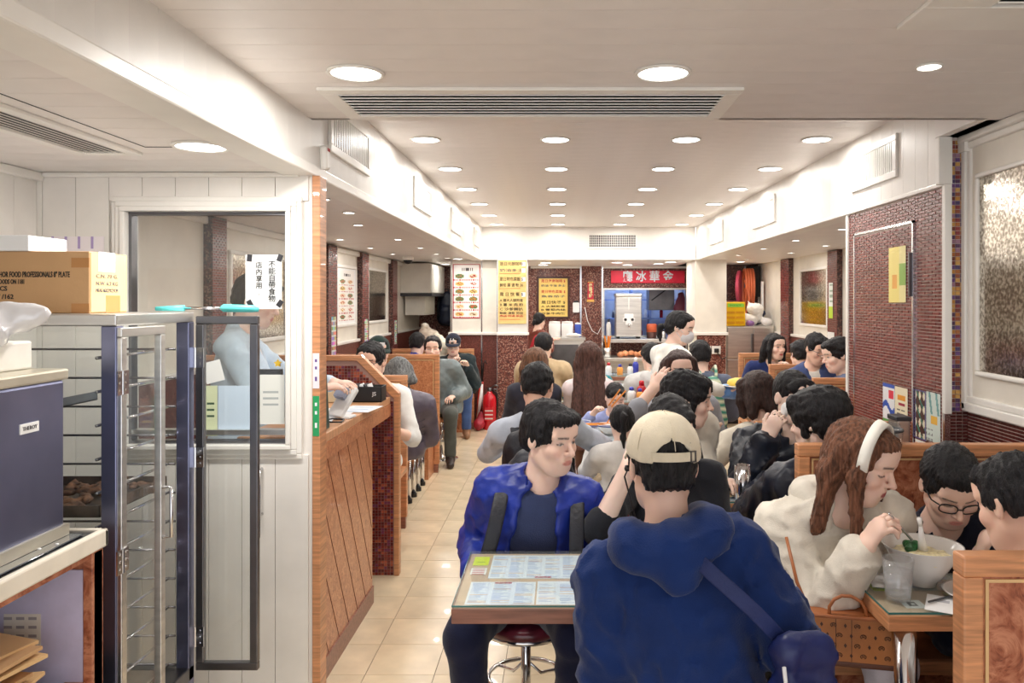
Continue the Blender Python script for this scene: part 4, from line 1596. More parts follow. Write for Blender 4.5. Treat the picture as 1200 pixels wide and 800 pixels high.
def table(label, x0, x1, y0, y1, z=.75, sheets=3, group=None, wood=M_WOODT, seed=1, legs=((.5, .5),), lvl=2, base_r=.22):
    t = thing('table', label, 'table', ((x0 + x1) / 2, (y0 + y1) / 2, 0), 0, group)
    w, d = (x1 - x0) / 2, (y1 - y0) / 2
    MB().box(-w, w, -d, d, z - .052, z - .010).build('edge_frame', wood, t, bevel=.003)
    MB().box(-w + .006, w - .006, -d + .006, d - .006, z - .010, z - .008).build('top_board', M_WOODTOP, t)
    MB().box(-w + .002, w - .002, -d + .002, d - .002, z - .005, z).build('glass_top', M_GLASST, t)
    MB().ring(-w + .001, w - .001, 0, .0042, .0005, 0, .001)
    g = MB()
    g.box(-w + .001, w - .001, -d + .0005, -d + .002, z - .0055, z - .0003).box(-w + .0005, -w + .002, -d + .002, d - .002, z - .0055, z - .0003)
    g.build('glass_edge', M_GLASSE, t)
    for (lx, ly) in legs:
        MB().tube([(-w + 2 * w * lx, -d + 2 * d * ly, .02), (-w + 2 * w * lx, -d + 2 * d * ly, z - .05)], .03 if len(legs) > 1 else .035, 16).build('leg', M_CHROME, t, smooth=True)
        if len(legs) == 1:
            MB().lathe([(base_r, 0), (base_r, .012), (.05, .03), (.035, .05)], (-w + 2 * w * lx, -d + 2 * d * ly, 0), 24).build('base', M_CHROME, t, smooth=True)
    if lvl > 1:
        return t
    rg = random.Random(seed)
    for k in range(sheets):
        ww = (2 * w - .06) / sheets
        sheet('menu_sheet', (-w + .03 + k * ww, -d + .04, z - .0078), UX, UY, ww - .012, 2 * d - .09, menu_print(seed + k, 4), 24, 40, t, .0008)
    return t


# ------------------------------------------------------------------ front table with menus under glass
T1 = table('dark wood table with menu sheets under glass, beside the white tiled aisle', -.305, .6, 2.2, 2.68, seed=3, base_r=.11)
cx, cy = .1475, 2.44
def t1sheet(x0, x1, y0, y1, seed, cols, head=True, z=.7425):
    o = sheet('menu_sheet', (x0 - cx, y0 - cy, z), UX, UY, x1 - x0, y1 - y0, menu_print(seed, cols), cols * 10, 44, T1, .0006)
    if head:
        yy = (y1 - .011) if head == 'top' else (y0 + .009)
        lettering('冰廳餐牌', ((x0 + x1) / 2 - cx, yy - cy, z + .0012), UX, UY, .013, M_INKR, o, 'heading', extrude=.0002, bold=.0004)
t1sheet(-.272, -.075, 2.225, 2.405, 1, 3, 'top')
t1sheet(-.07, .30, 2.225, 2.41, 2, 6, 'top')
t1sheet(.305, .58, 2.225, 2.41, 3, 4, 'top')
t1sheet(-.225, .115, 2.435, 2.655, 4, 6, 'bottom')
t1sheet(.12, .47, 2.44, 2.66, 5, 6, 'bottom')
sheet('sticky_note', (-.285 - cx, 2.555 - cy, .7425), UX, UY, .05, .085, lambda s, t: lin(226, 240, 40) if not (.3 < t < .4 and .2 < s < .8) else lin(150, 170, 40), 8, 12, T1, .0006)
sheet('price_slip', (-.285 - cx, 2.47 - cy, .7425), UX, UY, .05, .06, lambda s, t: lin(250, 248, 246) if int(t * 8) % 2 or s < .15 or s > .85 else lin(214, 130, 120), 8, 16, T1, .0006)

# ------------------------------------------------------------------ right booth by the wall mirror
T2 = table('booth table with a bowl of noodles, glass over wood, chrome corner leg', .893, 1.77, 2.15, 2.49, seed=8, legs=((.07, .1), (.93, .1), (.93, .9)), wood=M_WOODL)
cx2, cy2 = (.893 + 1.77) / 2, 2.32
M_MARB = plain('menu_grey', lin(214, 210, 200), .5, var=.12, scale=14)
for (x0, x1, y0, y1, c) in ((1.03, 1.4, 2.335, 2.48, (206, 206, 202)), (1.12, 1.5, 2.17, 2.325, (226, 222, 176)), (1.52, 1.75, 2.2, 2.47, (214, 216, 220))):
    sheet('menu_sheet', (x0 - cx2, y0 - cy2, .7425), UX, UY, x1 - x0, y1 - y0, menu_print(int(x0 * 100), 4, c), 32, 36, T2, .0006)
sheet('sticky_note', (.925 - cx2, 2.33 - cy2, .7425), UX, UY, .075, .07, lambda s, t: lin(222, 236, 36) if not (.2 < s < .8 and (.3 < t < .42 or .58 < t < .7)) else lin(120, 140, 40), 14, 14, T2, .0006)
sheet('sticky_note', (.925 - cx2, 2.43 - cy2, .7425), UX, UY, .06, .05, lambda s, t: lin(170, 214, 60), 4, 4, T2, .0006)
sheet('table_number', (.965 - cx2, 2.2 - cy2, .7425), UX, UY, .06, .06, lambda s, t: lin(250, 250, 250) if not (.25 < s < .7 and .25 < t < .75 and not (.38 < s < .58 and .4 < t < .6)) else lin(60, 60, 66), 12, 12, T2, .0006)
bench('burl bench with a wide wood frame, backing onto the front aisle', .865, 1.78, 1.72, 1.05, 1, inset=M_BURLB, depth=.34)
bench('burl bench back behind the woman in the cream hoodie and the boy', .865, 1.78, 2.9, 1.075, -1, inset=M_BURLB, depth=.36)
MB_seat = bench('burl bench back to back with the noodle booth, under the curly haired man', .9, 1.69, 2.95, .9, 1, inset=M_BURLB, depth=.3)

bw = thing('noodle_bowl', 'white flared porcelain bowl of noodles with green leaves', 'bowl', (1.085, 2.37, .7505))
bw.scale = (.88, .88, 1.22)
MB().lathe([(.045, 0), (.05, .012), (.062, .018), (.10, .06), (.128, .095), (.132, .098), (.126, .096), (.098, .064), (.06, .03), (.0, .026)], n=36).build('bowl', M_PORC, bw, smooth=True)
sp = Soft()
sp.ell((0, 0, .068), (.1, .1, .014))
soft_obj('soup', sp, .008, plain('noodle_soup', lin(238, 222, 176), .3, var=.15, scale=60), bw, (), waves(4, 120, .003))
sp = Soft()
rg = random.Random(2)
for k in range(9):
    sp.ell((-.045 + .04 * rg.random(), .0 + .05 * rg.random(), .08 + .012 * rg.random()), (.022, .014, .008), rotz(rg.random() * 3), .006)
soft_obj('greens', sp, .005, plain('leaf_green', lin(40, 104, 56), .35, var=.3, scale=50), bw, (), waves(8, 160, .002))
m = MB().tube([(.0, .01, .07), (-.012, .0, .15)], [.016, .006], 8).tube([(-.012, 0, .15), (-.018, -.005, .175)], [.006, .008], 8)
tag(m.build('soup_spoon', M_PORC, None, smooth=True), 'white porcelain soup spoon standing in the noodle bowl', 'spoon').location = (1.09, 2.365, .775)

gl = thing('water_glass', 'ribbed plastic tumbler of water beside the noodle bowl', 'glass', (.962, 2.25, .7505))
MB().lathe([(.033, 0), (.036, .02), (.043, .115), (.041, .115), (.034, .02), (.0, .008)], n=28).build('tumbler', glass('tumbler', (.98, .99, 1.0), .14, .06), gl, smooth=True)
MB().lathe([(.0335, .01), (.0395, .08), (.0, .08)], n=28).build('water', glass('water', (.95, .97, 1.0), .12), gl, smooth=True)
pl = thing('dinner_plate', 'white oval plate of fried food at the table edge', 'plate', (1.225, 2.25, .7505))
pl.scale = (.88, .88, .9)
MB().lathe([(.05, 0), (.06, .004), (.125, .02), (.128, .024), (.12, .022), (.06, .008), (0, .008)], n=32, sx=1.15).build('plate', M_PORC, pl, smooth=True)
sp = Soft()
for k in range(26):
    a, r = rg.random() * 6.28, .06 * rg.random()
    sp.ell((r * 1.3 * math.cos(a), r * math.sin(a), .018 + .02 * rg.random()), (.018 + .012 * rg.random(), .012, .01), rotz(rg.random() * 3) @ rotx(rg.random()), .003)
soft_obj('fried_food', sp, .005, plain('fried_batter', lin(214, 142, 72), .6, var=.3, scale=50, bump=.4), pl, (), waves(2, 140, .003))
tag(sheet('bill_slip', (1.0, 2.17, .7508), (.35, -.2, 0), (.45, .85, 0), .1, .13, lambda s, t: lin(248, 248, 248) if not (.6 < t < .72 and .15 < s < .6) else lin(190, 190, 196), 10, 12, None, .0012), 'white bill slip beside the water tumbler', 'paper')
tag(sheet('napkin', (.925, 2.34, .7508), (1, -.25, 0), (.25, 1, 0), .1, .13, lambda s, t: lin(246, 244, 242), 2, 2, None, .002), 'folded white napkin between tumbler and sleeve', 'napkin')
tag(MB().tube([(1.03, 2.21, .757), (1.12, 2.255, .757)], .003, 6).build('pen', M_STEELD), 'short grey pen lying on the bill slip', 'pen')

# ------------------------------------------------------------------ other tables
T3 = table('wall side table with the steel cup, behind the noodle booth', .62, 1.69, 3.335, 3.585, seed=20, legs=((.125, .1), (.96, .5)), lvl=1, sheets=3, wood=M_WOODL)
table('aisle table where the children eat with orange chopsticks', -.35, .6, 4.75, 5.32, seed=30, lvl=1, sheets=3)
table('aisle table with red sauce bottle before the grey hooded woman', -.35, .8, 6.62, 7.0 - .18, seed=40, lvl=1, sheets=3)
table('far aisle table in front of the steel counters', -.3, .9, 8.9, 9.4, seed=50, lvl=1, sheets=3)
table('aisle table between the khaki jacket and the teal top', -.3, .75, 7.78, 8.2, seed=55, lvl=1, sheets=3)
table('wall side table behind the tiled door, next to the waitress', 1.2, 1.68, 4.75, 5.15, seed=60, lvl=1, sheets=2)
table('alcove table of the man in the blue suit', 1.9, 2.775, 6.0, 6.3, seed=70, legs=((.92, .2), (.92, .8)), lvl=1, sheets=2)
table('alcove table of the long haired woman in navy', 1.9, 2.775, 7.2, 7.55, seed=71, legs=((.92, .2), (.92, .8)), lvl=2)
table('left booth table behind the tiled counter partition', -2.1, -1.2, 4.66, 4.9, seed=72, lvl=2)
table('left booth table before the purple quilted jacket', -2.125, -1.42, 6.36, 6.56, seed=73, legs=((.07, .25), (.07, .75)), lvl=2)
table('left table in front of the man with the white lettered cap', -2.125, -1.12, 8.98, 9.27, seed=74, legs=((.07, .25), (.07, .75)), lvl=1, sheets=3)

# benches in the alcoves and along the left wall
bench('orange bench back behind the long haired woman in the alcove', 1.8, 2.74, 7.98, 1.07, -1, depth=.36)
bench('orange bench back between the alcove diners', 1.8, 2.74, 6.82, 1.05, -1, depth=.4)
bench('orange bench back nearest the tiled box in the alcove', 1.76, 2.74, 5.52, 1.06, 1, depth=.4)
bench('low bench back between puffer jacket and short brown hair', 1.0, 1.69, 4.06, .98, 1, depth=.4)
bench('wall side bench next to the tiled door', 1.3, 1.68, 5.45, .95, -1, depth=.25)
bench('narrow burl bench back behind the man in the white tee', -2.1, -1.08, 5.56, 1.075, -1, depth=.45)
bench('tall burl booth divider with double inlay before the grey jacket', -2.1, -1.13, 7.36, 1.1, -1, depth=.42, inset=M_BURLS)
bench('burl bench back under the blue hooded jacket', -2.1, -1.4, 8.42, .95, 1, depth=.36)
bench('burl bench against the back panel wall', -2.1, -1.08, 9.86, 1.0, -1, depth=.38)
lb = thing('wooden_bench', 'low wooden bench on chrome legs beside the left aisle', 'bench', (-1.6, 6.4, 0))
MB().box(.22, .44, -.78, .52, .36, .41).build('seat', M_WOODL, lb, bevel=.008)
for k in range(4):
    for xx in (.26, .4):
        lg = MB().tube([(xx, -.16 + k * .2, .02), (xx, -.16 + k * .2, .36)], .02, 12).build('leg', M_CHROME, lb, smooth=True)
        MB().lathe([(.028, 0), (.028, .03)], (xx, -.16 + k * .2, 0), 12).build('foot_cap', M_BLACK, lg)

# ------------------------------------------------------------------ cashier counter
ct = thing('cashier_counter', 'burl veneered cashier counter with a diagonal grooved front', 'counter', (-1.3, 3.9, 0))
MB().box(-.03, .31, -.66, .69, 1.0, 1.04).build('counter_top', plain('counter_top_wood', lin(214, 160, 118), .3, var=.1, scale=6, stretch=(1, 8, 1)), ct, bevel=.004)
MB().box(.285, .313, -.66, .69, .93, 1.0).build('fascia', M_BURLS, ct)
fp = MB().box(.27, .303, -.66, .28, .09, .93).build('front_panel', M_BURLS, ct)
gm = MB()
for k in range(-3, 9):
    y0_ = -.69 + k * .16
    a, b_ = (y0_, .93), (y0_ + .5, .09)
    def clip(p, q):
        pts = []
        for t_ in [i / 40 for i in range(41)]:
            yy = p[0] + (q[0] - p[0]) * t_
            if -.685 < yy < .275:
                pts.append((yy, p[1] + (q[1] - p[1]) * t_))
        return (pts[0], pts[-1]) if len(pts) > 1 else None
    c_ = clip(a, b_)
    if c_:
        gm.tube([(.303, c_[0][0], c_[0][1]), (.303, c_[1][0], c_[1][1])], .0022, 4)
gm.build('groove', plain('groove_brown', lin(112, 62, 42), .7), fp)
MB().box(.26, .31, -.66, .285, 0, .09).build('plinth', M_WOODT, ct)
MB().box(.225, .29, .0, .28, .09, .93).build('end_panel', M_BURLS, ct)
# tiled partition at the end of the counter
pt = thing('tiled_partition', 'partition with small red tiles and slanted wooden edge beside the counter', 'partition', (-1.5, 4.6, 0))
poly = [(-.6, 0), (.53, 0), (.53, 1.04), (.32, 1.25), (-.6, 1.25)]
MB().prism(poly, 1, .003, .035).build('panel', plain('tile_grout_pink', lin(176, 140, 130), .8), pt)
vs_, fs_, cols_ = [], [], []
TC = [lin(120, 42, 38), lin(138, 52, 44), lin(104, 36, 36), lin(150, 66, 54), lin(186, 96, 70), lin(128, 60, 90), lin(110, 40, 36)]
for i in range(34):
    for j in range(72):
        x0_, z0_ = -.08 + i * .0178, j * .0172
        if z0_ + .017 > min(1.235, 1.235 - (x0_ + .018 - .315) * 1.0 if x0_ > .3 else 1.235) or x0_ > .51:
            continue
        b = len(vs_)
        for (yy, e) in ((.003, 0), (-.001, .001)):
            for (aa, zz) in ((x0_ + e, z0_ + e), (x0_ + .0158 - e, z0_ + e), (x0_ + .0158 - e, z0_ + .0152 - e), (x0_ + e, z0_ + .0152 - e)):
                vs_.append((aa, yy, zz))
        fs_ += [(b + 4, b + 5, b + 6, b + 7)] + [(b + k, b + (k + 1) % 4, b + 4 + (k + 1) % 4, b + 4 + k) for k in range(4)]
        cols_ += [random.choice(TC)] * 5
me = bpy.data.meshes.new('red_tiles')
me.from_pydata(vs_, [], fs_)
paint(me, cols_)
link_mesh('red_tiles', me, M_VTILE, pt)['kind'] = 'stuff'
e = MB().prism([(.53, 0), (.56, 0), (.56, 1.06), (.53, 1.04)], 1, -.012, .045)
e.prism([(.53, 1.03), (.56, 1.06), (.335, 1.285), (.315, 1.25)], 1, -.012, .045).prism([(-.6, 1.25), (.32, 1.25), (.335, 1.28), (-.6, 1.28)], 1, -.012, .045)
e.build('wooden_edge', M_WOODL, pt, bevel=.003)

bx = thing('card_box', 'open black plastic tray of cards on the counter end', 'tray', (-1.07, 4.4, 1.041))
MB().box(-.085, .085, -.06, .06, 0, .006).box(-.085, .085, -.06, -.055, 0, .085).box(-.085, .085, .055, .06, 0, .085).box(-.085, -.08, -.06, .06, 0, .085).box(.08, .085, -.06, .06, 0, .085).build('tray', M_BLACK, bx, bevel=.002)
for k in range(4):
    MB().cbox((-.05 + k * .022, 0, .06), (.006, .09, .075), Matrix.Rotation(R(-18), 3, 'Y')).build('card', M_PAPER if k % 2 else M_DARK, bx)
lettering('JS', (.045, -.0605, .045), UX, UZ, .03, M_PAPER, bx, 'mark', extrude=.0004)
tag(MB().box(-1.29, -1.16, 4.32, 4.44, 1.041, 1.125).build('slip_box', plain('cream_plastic', lin(236, 224, 190), .45), bevel=.006), 'cream slip box next to the black card tray', 'box')
te = thing('card_terminal', 'white card payment terminal leaning on the counter', 'terminal', (-1.045, 3.72, 1.041), R(-8))
rt_ = Matrix.Rotation(R(-52), 3, 'X')
MB().cbox((0, .05, .075), (.075, .028, .17), Matrix.Rotation(R(-40), 3, 'X') @ Matrix.Rotation(R(14), 3, 'Y')).build('housing', plain('white_plastic', lin(236, 236, 234), .35), te, bevel=.006)
MB().cbox((-.006, .046, .118), (.055, .026, .055), Matrix.Rotation(R(-40), 3, 'X') @ Matrix.Rotation(R(14), 3, 'Y')).build('screen', plain('grey_screen', lin(150, 156, 176), .2), te)
MB().box(-.05, .05, .0, .09, 0, .012).build('cradle', M_PAPER, te, bevel=.004)
tag(MB().tube([(-1.07, 3.62, 1.046), (-1.04, 3.57, 1.05), (-1.0, 3.6, 1.046), (-1.01, 3.68, 1.046), (-1.07, 3.7, 1.046), (-1.1, 3.62, 1.046), (-1.13, 3.55, 1.046)], .004, 6).build('cable', M_BLACK, smooth=True), 'black looped cable by the payment terminal', 'cable')
for k, (x0_, y0_, a) in enumerate(((-1.2, 3.85, 4), (-1.13, 3.95, -6), (-1.22, 3.6, 10))):
    lab = ('white order sheet with blue print near the card tray', 'white order sheet lying at the counter edge', 'white order sheet under the green menu holder')[k]
    tag(sheet('order_sheet', (x0_, y0_, 1.0412 + k * .0008), (math.cos(R(a)), math.sin(R(a)), 0), (-math.sin(R(a)), math.cos(R(a)), 0), .17, .24,
              lambda s, t: lin(244, 246, 250) if not (int(t * 10) % 3 == 1 and .15 < s < .8) else lin(170, 200, 232), 10, 20, None), lab, 'paper')
mh = thing('menu_holder', 'upright dark green menu holder on the counter', 'menu holder', (-1.03, 3.42, 1.041))
MB().cbox((0, 0, .14), (.016, .10, .28), Matrix.Rotation(R(-3), 3, 'Y')).build('cover', plain('dark_green', lin(24, 62, 54), .4), mh, bevel=.003)
for zz in (.06, .22):
    MB().cbox((.006, -.04, zz), (.012, .03, .03)).build('white_tab', M_PAPER, mh)
for (z0_, z1_, c, nm, lab) in ((1.06, 1.22, (46, 160, 98), 'sticker', 'green and white payment sticker on the wood post'), (1.25, 1.39, (236, 232, 238), 'sticker', 'white and violet payment sticker on the wood post')):
    tag(sheet(nm, (XL + .003, D0 - .007, z0_), UX, UZ, .026, z1_ - z0_, lambda s, t, c=c: lin(*c) if not (.25 < s < .75 and (.2 < t < .35 or .55 < t < .62 or .75 < t < .82)) else (lin(250, 250, 250) if c[1] == 160 else lin(110, 80, 150)), 6, 24, None), lab, 'sticker')

# ------------------------------------------------------------------ glazed steel cabinet with its open door
cb = thing('glass_cabinet', 'tall steel framed glass cabinet with tray rails and one door open', 'cabinet', (-1.67, 2.545, 0))
CX0, CX1, CY0, CY1, CZ0, CZ1 = -.375, .375, -.245, .245, .27, 1.56
MB().box(CX0, CX1, CY0, CY1, CZ1 - .035, CZ1).build('top_panel', M_STEEL, cb, bevel=.004)
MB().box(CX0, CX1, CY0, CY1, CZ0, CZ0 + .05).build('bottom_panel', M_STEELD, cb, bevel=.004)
for (x, y) in ((CX0, CY0), (CX1 - .045, CY0), (CX0, CY1 - .04), (CX1 - .045, CY1 - .04)):
    MB().box(x, x + .045, y, y + .04, .0, CZ1 - .035).build('post', M_STEELB, cb, bevel=.003)
MB().box(CX0 + .045, CX1 - .045, CY0 + .015, CY0 + .019, CZ0 + .05, CZ1 - .035).build('front_pane', M_GLASS, cb)
MB().box(CX0 + .045, CX1 - .045, CY1 - .02, CY1 - .016, CZ0 + .05, CZ1 - .035).build('rear_pane', M_GLASS, cb)
nr = 12
rail_me = MB().tube([(0, CY0 + .03, 0), (0, CY1 - .03, 0)], .005, 8).mesh('rail', True)
rail2_me = MB().tube([(CX0 + .05, 0, 0), (CX1 - .05, 0, 0)], .004, 8).mesh('cross_rail', True)
for k in range(nr):
    z = CZ1 - .13 - k * .1
    for xx in (CX0 + .06, CX1 - .075):
        o = link_mesh('rail', rail_me, M_CHROME, cb)
        o.location = (xx, 0, z)
    o = link_mesh('cross_rail', rail2_me, M_STEELD, cb)
    o.location = (0, CY1 - .035, z)


def door_leaf(name, parent, w, z0, z1, mat_f=M_STEEL):
    """door in its own frame: hinge at x=0, reaching along +x, thickness in y"""
    d_ = MB().ring(0, w, z0, z1, .028, -.012, .012).build(name, mat_f, parent, bevel=.003)
    MB().box(.026, w - .026, -.002, .002, z0 + .026, z1 - .026).build('pane', M_GLASS, d_)
    return d_


d1 = door_leaf('closed_door', cb, .255, CZ0 + .06, CZ1 - .04)
d1.location = (CX1 + .002, CY0 + .005, 0)
d1.rotation_euler = (0, 0, R(90))
MB().tube([(.235, -.012, .84), (.235, -.04, .84), (.235, -.04, 1.0), (.235, -.012, 1.0)], .006, 8).build('handle', M_CHROME, d1, smooth=True)
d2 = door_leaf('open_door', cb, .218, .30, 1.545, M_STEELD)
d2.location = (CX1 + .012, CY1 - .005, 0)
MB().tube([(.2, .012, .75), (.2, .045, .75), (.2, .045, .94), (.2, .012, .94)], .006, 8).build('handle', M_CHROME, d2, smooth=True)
for (dd, zs) in ((d1, (1.36, .84 + .0, .4)), (d2, (1.4, 1.05, .42))):
    for z in zs:
        h = MB().box(-.03, -.002, -.016, -.011, z - .035, z + .035).box(.002, .03, -.016, -.011, z - .035, z + .035).tube([(0, -.014, z - .035), (0, -.014, z + .035)], .005, 8)
        for q in (-.016, .016):
            for zz in (-.022, 0, .022):
                h.tube([(q, -.018, z + zz), (q, -.01, z + zz)], .004, 6)
        h.build('hinge', M_CHROME, dd)
for (z, nm) in ((.955, 'crumb_tray'), (1.255, 'empty_tray')):
    tr_ = MB().box(-.31, .30, -.2, .2, z, z + .004).box(-.31, .30, -.2, -.195, z, z + .035).box(-.31, .30, .195, .2, z, z + .035).box(-.31, -.305, -.2, .2, z, z + .035).box(.295, .30, -.2, .2, z, z + .035)
    if z > 1:
        tr_ = MB().box(-.31, .06, -.2, .2, z, z + .004).box(-.31, .06, -.2, -.195, z, z + .03).box(.055, .06, -.2, .2, z, z + .03)
    o = tr_.build(nm, M_STEELD if z > 1 else plain('baked_tray', lin(92, 72, 56), .5, metal=.5, var=.3, scale=20), cb)
    if z < 1:
        sp = Soft()
        for k in range(60):
            sp.ell((rg.uniform(-.28, .28), rg.uniform(-.17, .17), z + .012 + .012 * rg.random()), (.018 + .02 * rg.random(), .014, .012), rotz(rg.random() * 3) @ rotx(rg.random() - .5), .004)
        soft_obj('pastry_crumbs', sp, .008, plain('dark_pastry', lin(120, 82, 56), .7, var=.4, scale=40, bump=.5), o, (), waves(5, 130, .004))['kind'] = 'stuff'
sp = Soft()
for k in range(14):
    sp.ell((rg.uniform(-.25, .3), rg.uniform(-.18, .18), CZ0 + .06), (.02, .015, .006), rotz(rg.random() * 3), .002)
soft_obj('scraps', sp, .006, M_STEELD, cb)
tg = thing('tongs', 'steel tongs with turquoise grips across the cabinet top', 'tongs', (-1.25, 2.79, 1.567))
MB().tube([(-.18, 0, .004), (-.08, 0, .006)], [.008, .011], 10).build('grip', M_TEAL, tg, smooth=True)
MB().tube([(-.08, 0, .006), (.05, 0, .006)], .005, 8).build('shaft', M_CHROME, tg, smooth=True)
MB().tube([(.05, 0, .006), (.06, 0, .006), (.16, 0, .004), (.182, 0, .0)], [.008, .0145, .0135, .008], 10).build('grip', M_TEAL, tg, smooth=True)

# ------------------------------------------------------------------ boxes, oven, side counter
cbx = thing('cardboard_carton', 'brown cardboard carton of plates on the glass cabinet', 'carton', (-1.7, 2.525, 1.561))
MB().box(-.255, .255, -.105, .105, 0, .19).build('carton', M_CARD, cbx, bevel=.003)
MB().box(.2551, .257, -.1, .1, .004, .186).build('paler_side', M_CARDL, cbx)  # paler sheet covering the right side of the carton
for (tx, zz, sz) in (('CHOR FOOD PROFESSIONALS 8" PLATE', .118, .024), ('GOODS ON 1181', .096, .02), ('PCS', .075, .02), ('-/ /162', .05, .02)):
    lettering(tx, (-.03, -.1056, zz), UX, UZ, sz, M_INK, cbx, 'lettering', 'LEFT', fit=.225 if sz > .02 else (.085 if 'GO' in tx else None), bold=.0004)
for (tx, zz) in (('C.N. 70 G.', .115), ('N.W. 6.2 KG', .092), ('MEAS 46X27X27CM', .07)):
    lettering(tx, (.2575, -.075, zz), UY, UZ, .016, M_INKG, cbx, 'lettering', 'LEFT', fit=.12)
MB().box(.2571, .2577, -.06, .03, .13, .186).box(.15, .2577, -.06, .03, .186, .1912).build('address_label', M_PAPER, cbx)
for (x0_, x1_, z0_, z1_) in ((.2, .255, .14, .17), (.2, .255, .0, .03)):
    MB().box(x0_, x1_, -.1056, -.105, z0_, z1_).build('packing_tape', plain('tape_brown', lin(196, 140, 84), .25), cbx)
MB().box(.2571, .2576, -.02, .06, .0, .055).build('packing_tape', MATS['tape_brown'], cbx)
tag(MB().box(-1.95, -1.625, 2.41, 2.6, 1.7515, 1.80).build('white_carton', M_PAPER, bevel=.004), 'flat white carton on top of the cardboard carton', 'carton')

sc = thing('side_counter', 'black topped side counter with cream edge and burl front', 'counter', (-1.8, 1.3, 0))
MB().box(-.28, .515, -.9, .89, .935, .96).build('worktop', plain('black_worktop', lin(30, 32, 38), .12, coat=.5), sc)
MB().box(.515, .535, -.9, .91, .915, .965).box(-.28, .535, .89, .91, .915, .965).build('edge_band', plain('edge_cream', lin(238, 230, 214), .35), sc, bevel=.006)
MB().box(-.28, .53, .85, .89, 0, .915).build('end_panel', M_BURLB, sc)
MB().box(.503, .53, .842, .89, 0, .915).build('front_stile', M_BURLB, sc, bevel=.003)
MB().box(.3, .525, -.9, .85, .9, .915).build('front_rail', M_BURLB, sc)
MB().box(.0, .503, .842, .85, .56, .869).build('lining_panel', plain('lavender_sheet', lin(200, 196, 226), .4, var=.08, scale=8), sc)
MB().box(-.28, .50, -.9, .85, .53, .56).build('shelf', plain('shelf_dark', lin(44, 46, 54), .3), sc)
MB().box(-.28, .505, -.9, .89, 0, .53).build('lower_body', M_BURLB, sc)
MB().box(.455, .51, -.9, .89, .53, .565).build('shelf_edge', M_WOODL, sc)
nt = sheet('pinned_notice', (.29, .8415, .655), UX, UZ, .1, .095, lambda s, t: lin(226, 222, 214) if not (int(t * 12) % 3 == 1 and (int(s * 9) % 3 != 2)) else lin(160, 156, 160), 18, 24, sc)
gsl = thing('drip_tray', 'glass tray strip with water drops on the side counter', 'tray', (-1.4, 1.9, .961))
MB().box(-.06, .1, -.6, .25, 0, .004).build('plate', plain('wet_black', lin(70, 76, 84), .08, coat=1), gsl, bevel=.002)
dm = MB()
for k in range(9):
    dm.lathe([(.005, 0), (.004, .002), (.0, .003)], (rg.uniform(-.04, .09), rg.uniform(-.4, .22), .004), 8)
dm.build('drops', M_PAPER, gsl)['kind'] = 'stuff'
for k in range(16):
    a = rg.uniform(-25, 25)
    zz = .565 + k * .0105
    e = MB().cbox((0, 0, .005), (.13 + .05 * rg.random(), .20, .009))
    o = e.build('paper_packet', M_CARD if k % 3 else M_CARDL)
    o.location = (-1.43 + rg.uniform(-.05, .03), 1.93 + rg.uniform(-.05, .04), zz)
    o.rotation_euler = (R(rg.uniform(-2, 2)), R(rg.uniform(-3, 3)), R(a))
    tag(o, 'flat brown paper packet in the pile under the side counter', 'packet', 'brown paper packets under the side counter')
    pr_ = MB().cbox((.01, -.02, .0098), (.05, .02, .0006)).cbox((-.02, .03, .0098), (.04, .012, .0006)).build('print', M_INK, o)

ov = thing('steel_oven', 'large steel countertop oven with bluish side panel', 'oven', (-1.75, 1.5, .966))
MB().box(-.32, .405, -.6, .64, .02, .42).build('housing', M_STEELB, ov, bevel=.008)
MB().box(-.325, .412, -.61, .65, .42, .45).build('top_cover', plain('cream_steel', lin(214, 208, 190), .35, metal=.6), ov, bevel=.006)
MB().box(.4055, .4085, .46, .53, .30, .325).build('badge', M_PAPER, ov)
lettering('THEROY', (.409, .495, .3125), UY, UZ, .014, M_INKG, ov, 'badge_text')
MB().box(.39, .415, -.6, .645, .0, .03).build('bottom_rail', MATS['cream_steel'], ov)
tag(MB().box(-1.75, -1.425, 1.85, 2.13, 1.4165, 1.492).build('white_box', plain('white_box', lin(236, 232, 224), .5), bevel=.006), 'white box on top of the steel oven', 'box')
sp = Soft()
for (a, b_, r) in (((-1.78, 1.98, 1.545), (-1.45, 2.0, 1.54), .05), ((-1.6, 2.02, 1.56), (-1.36, 2.05, 1.555), .042), ((-1.7, 1.9, 1.54), (-1.44, 1.95, 1.525), .045), ((-1.4, 2.04, 1.55), (-1.42, 2.0, 1.51), .03)):
    sp.cone(a, b_, r, r * .8, .03)
o = soft_obj('plastic_bag', sp, .012, M_FILM, None, (), folds(12, .012, 30))
tag(o, 'clear plastic bag of white goods over the oven box', 'bag')

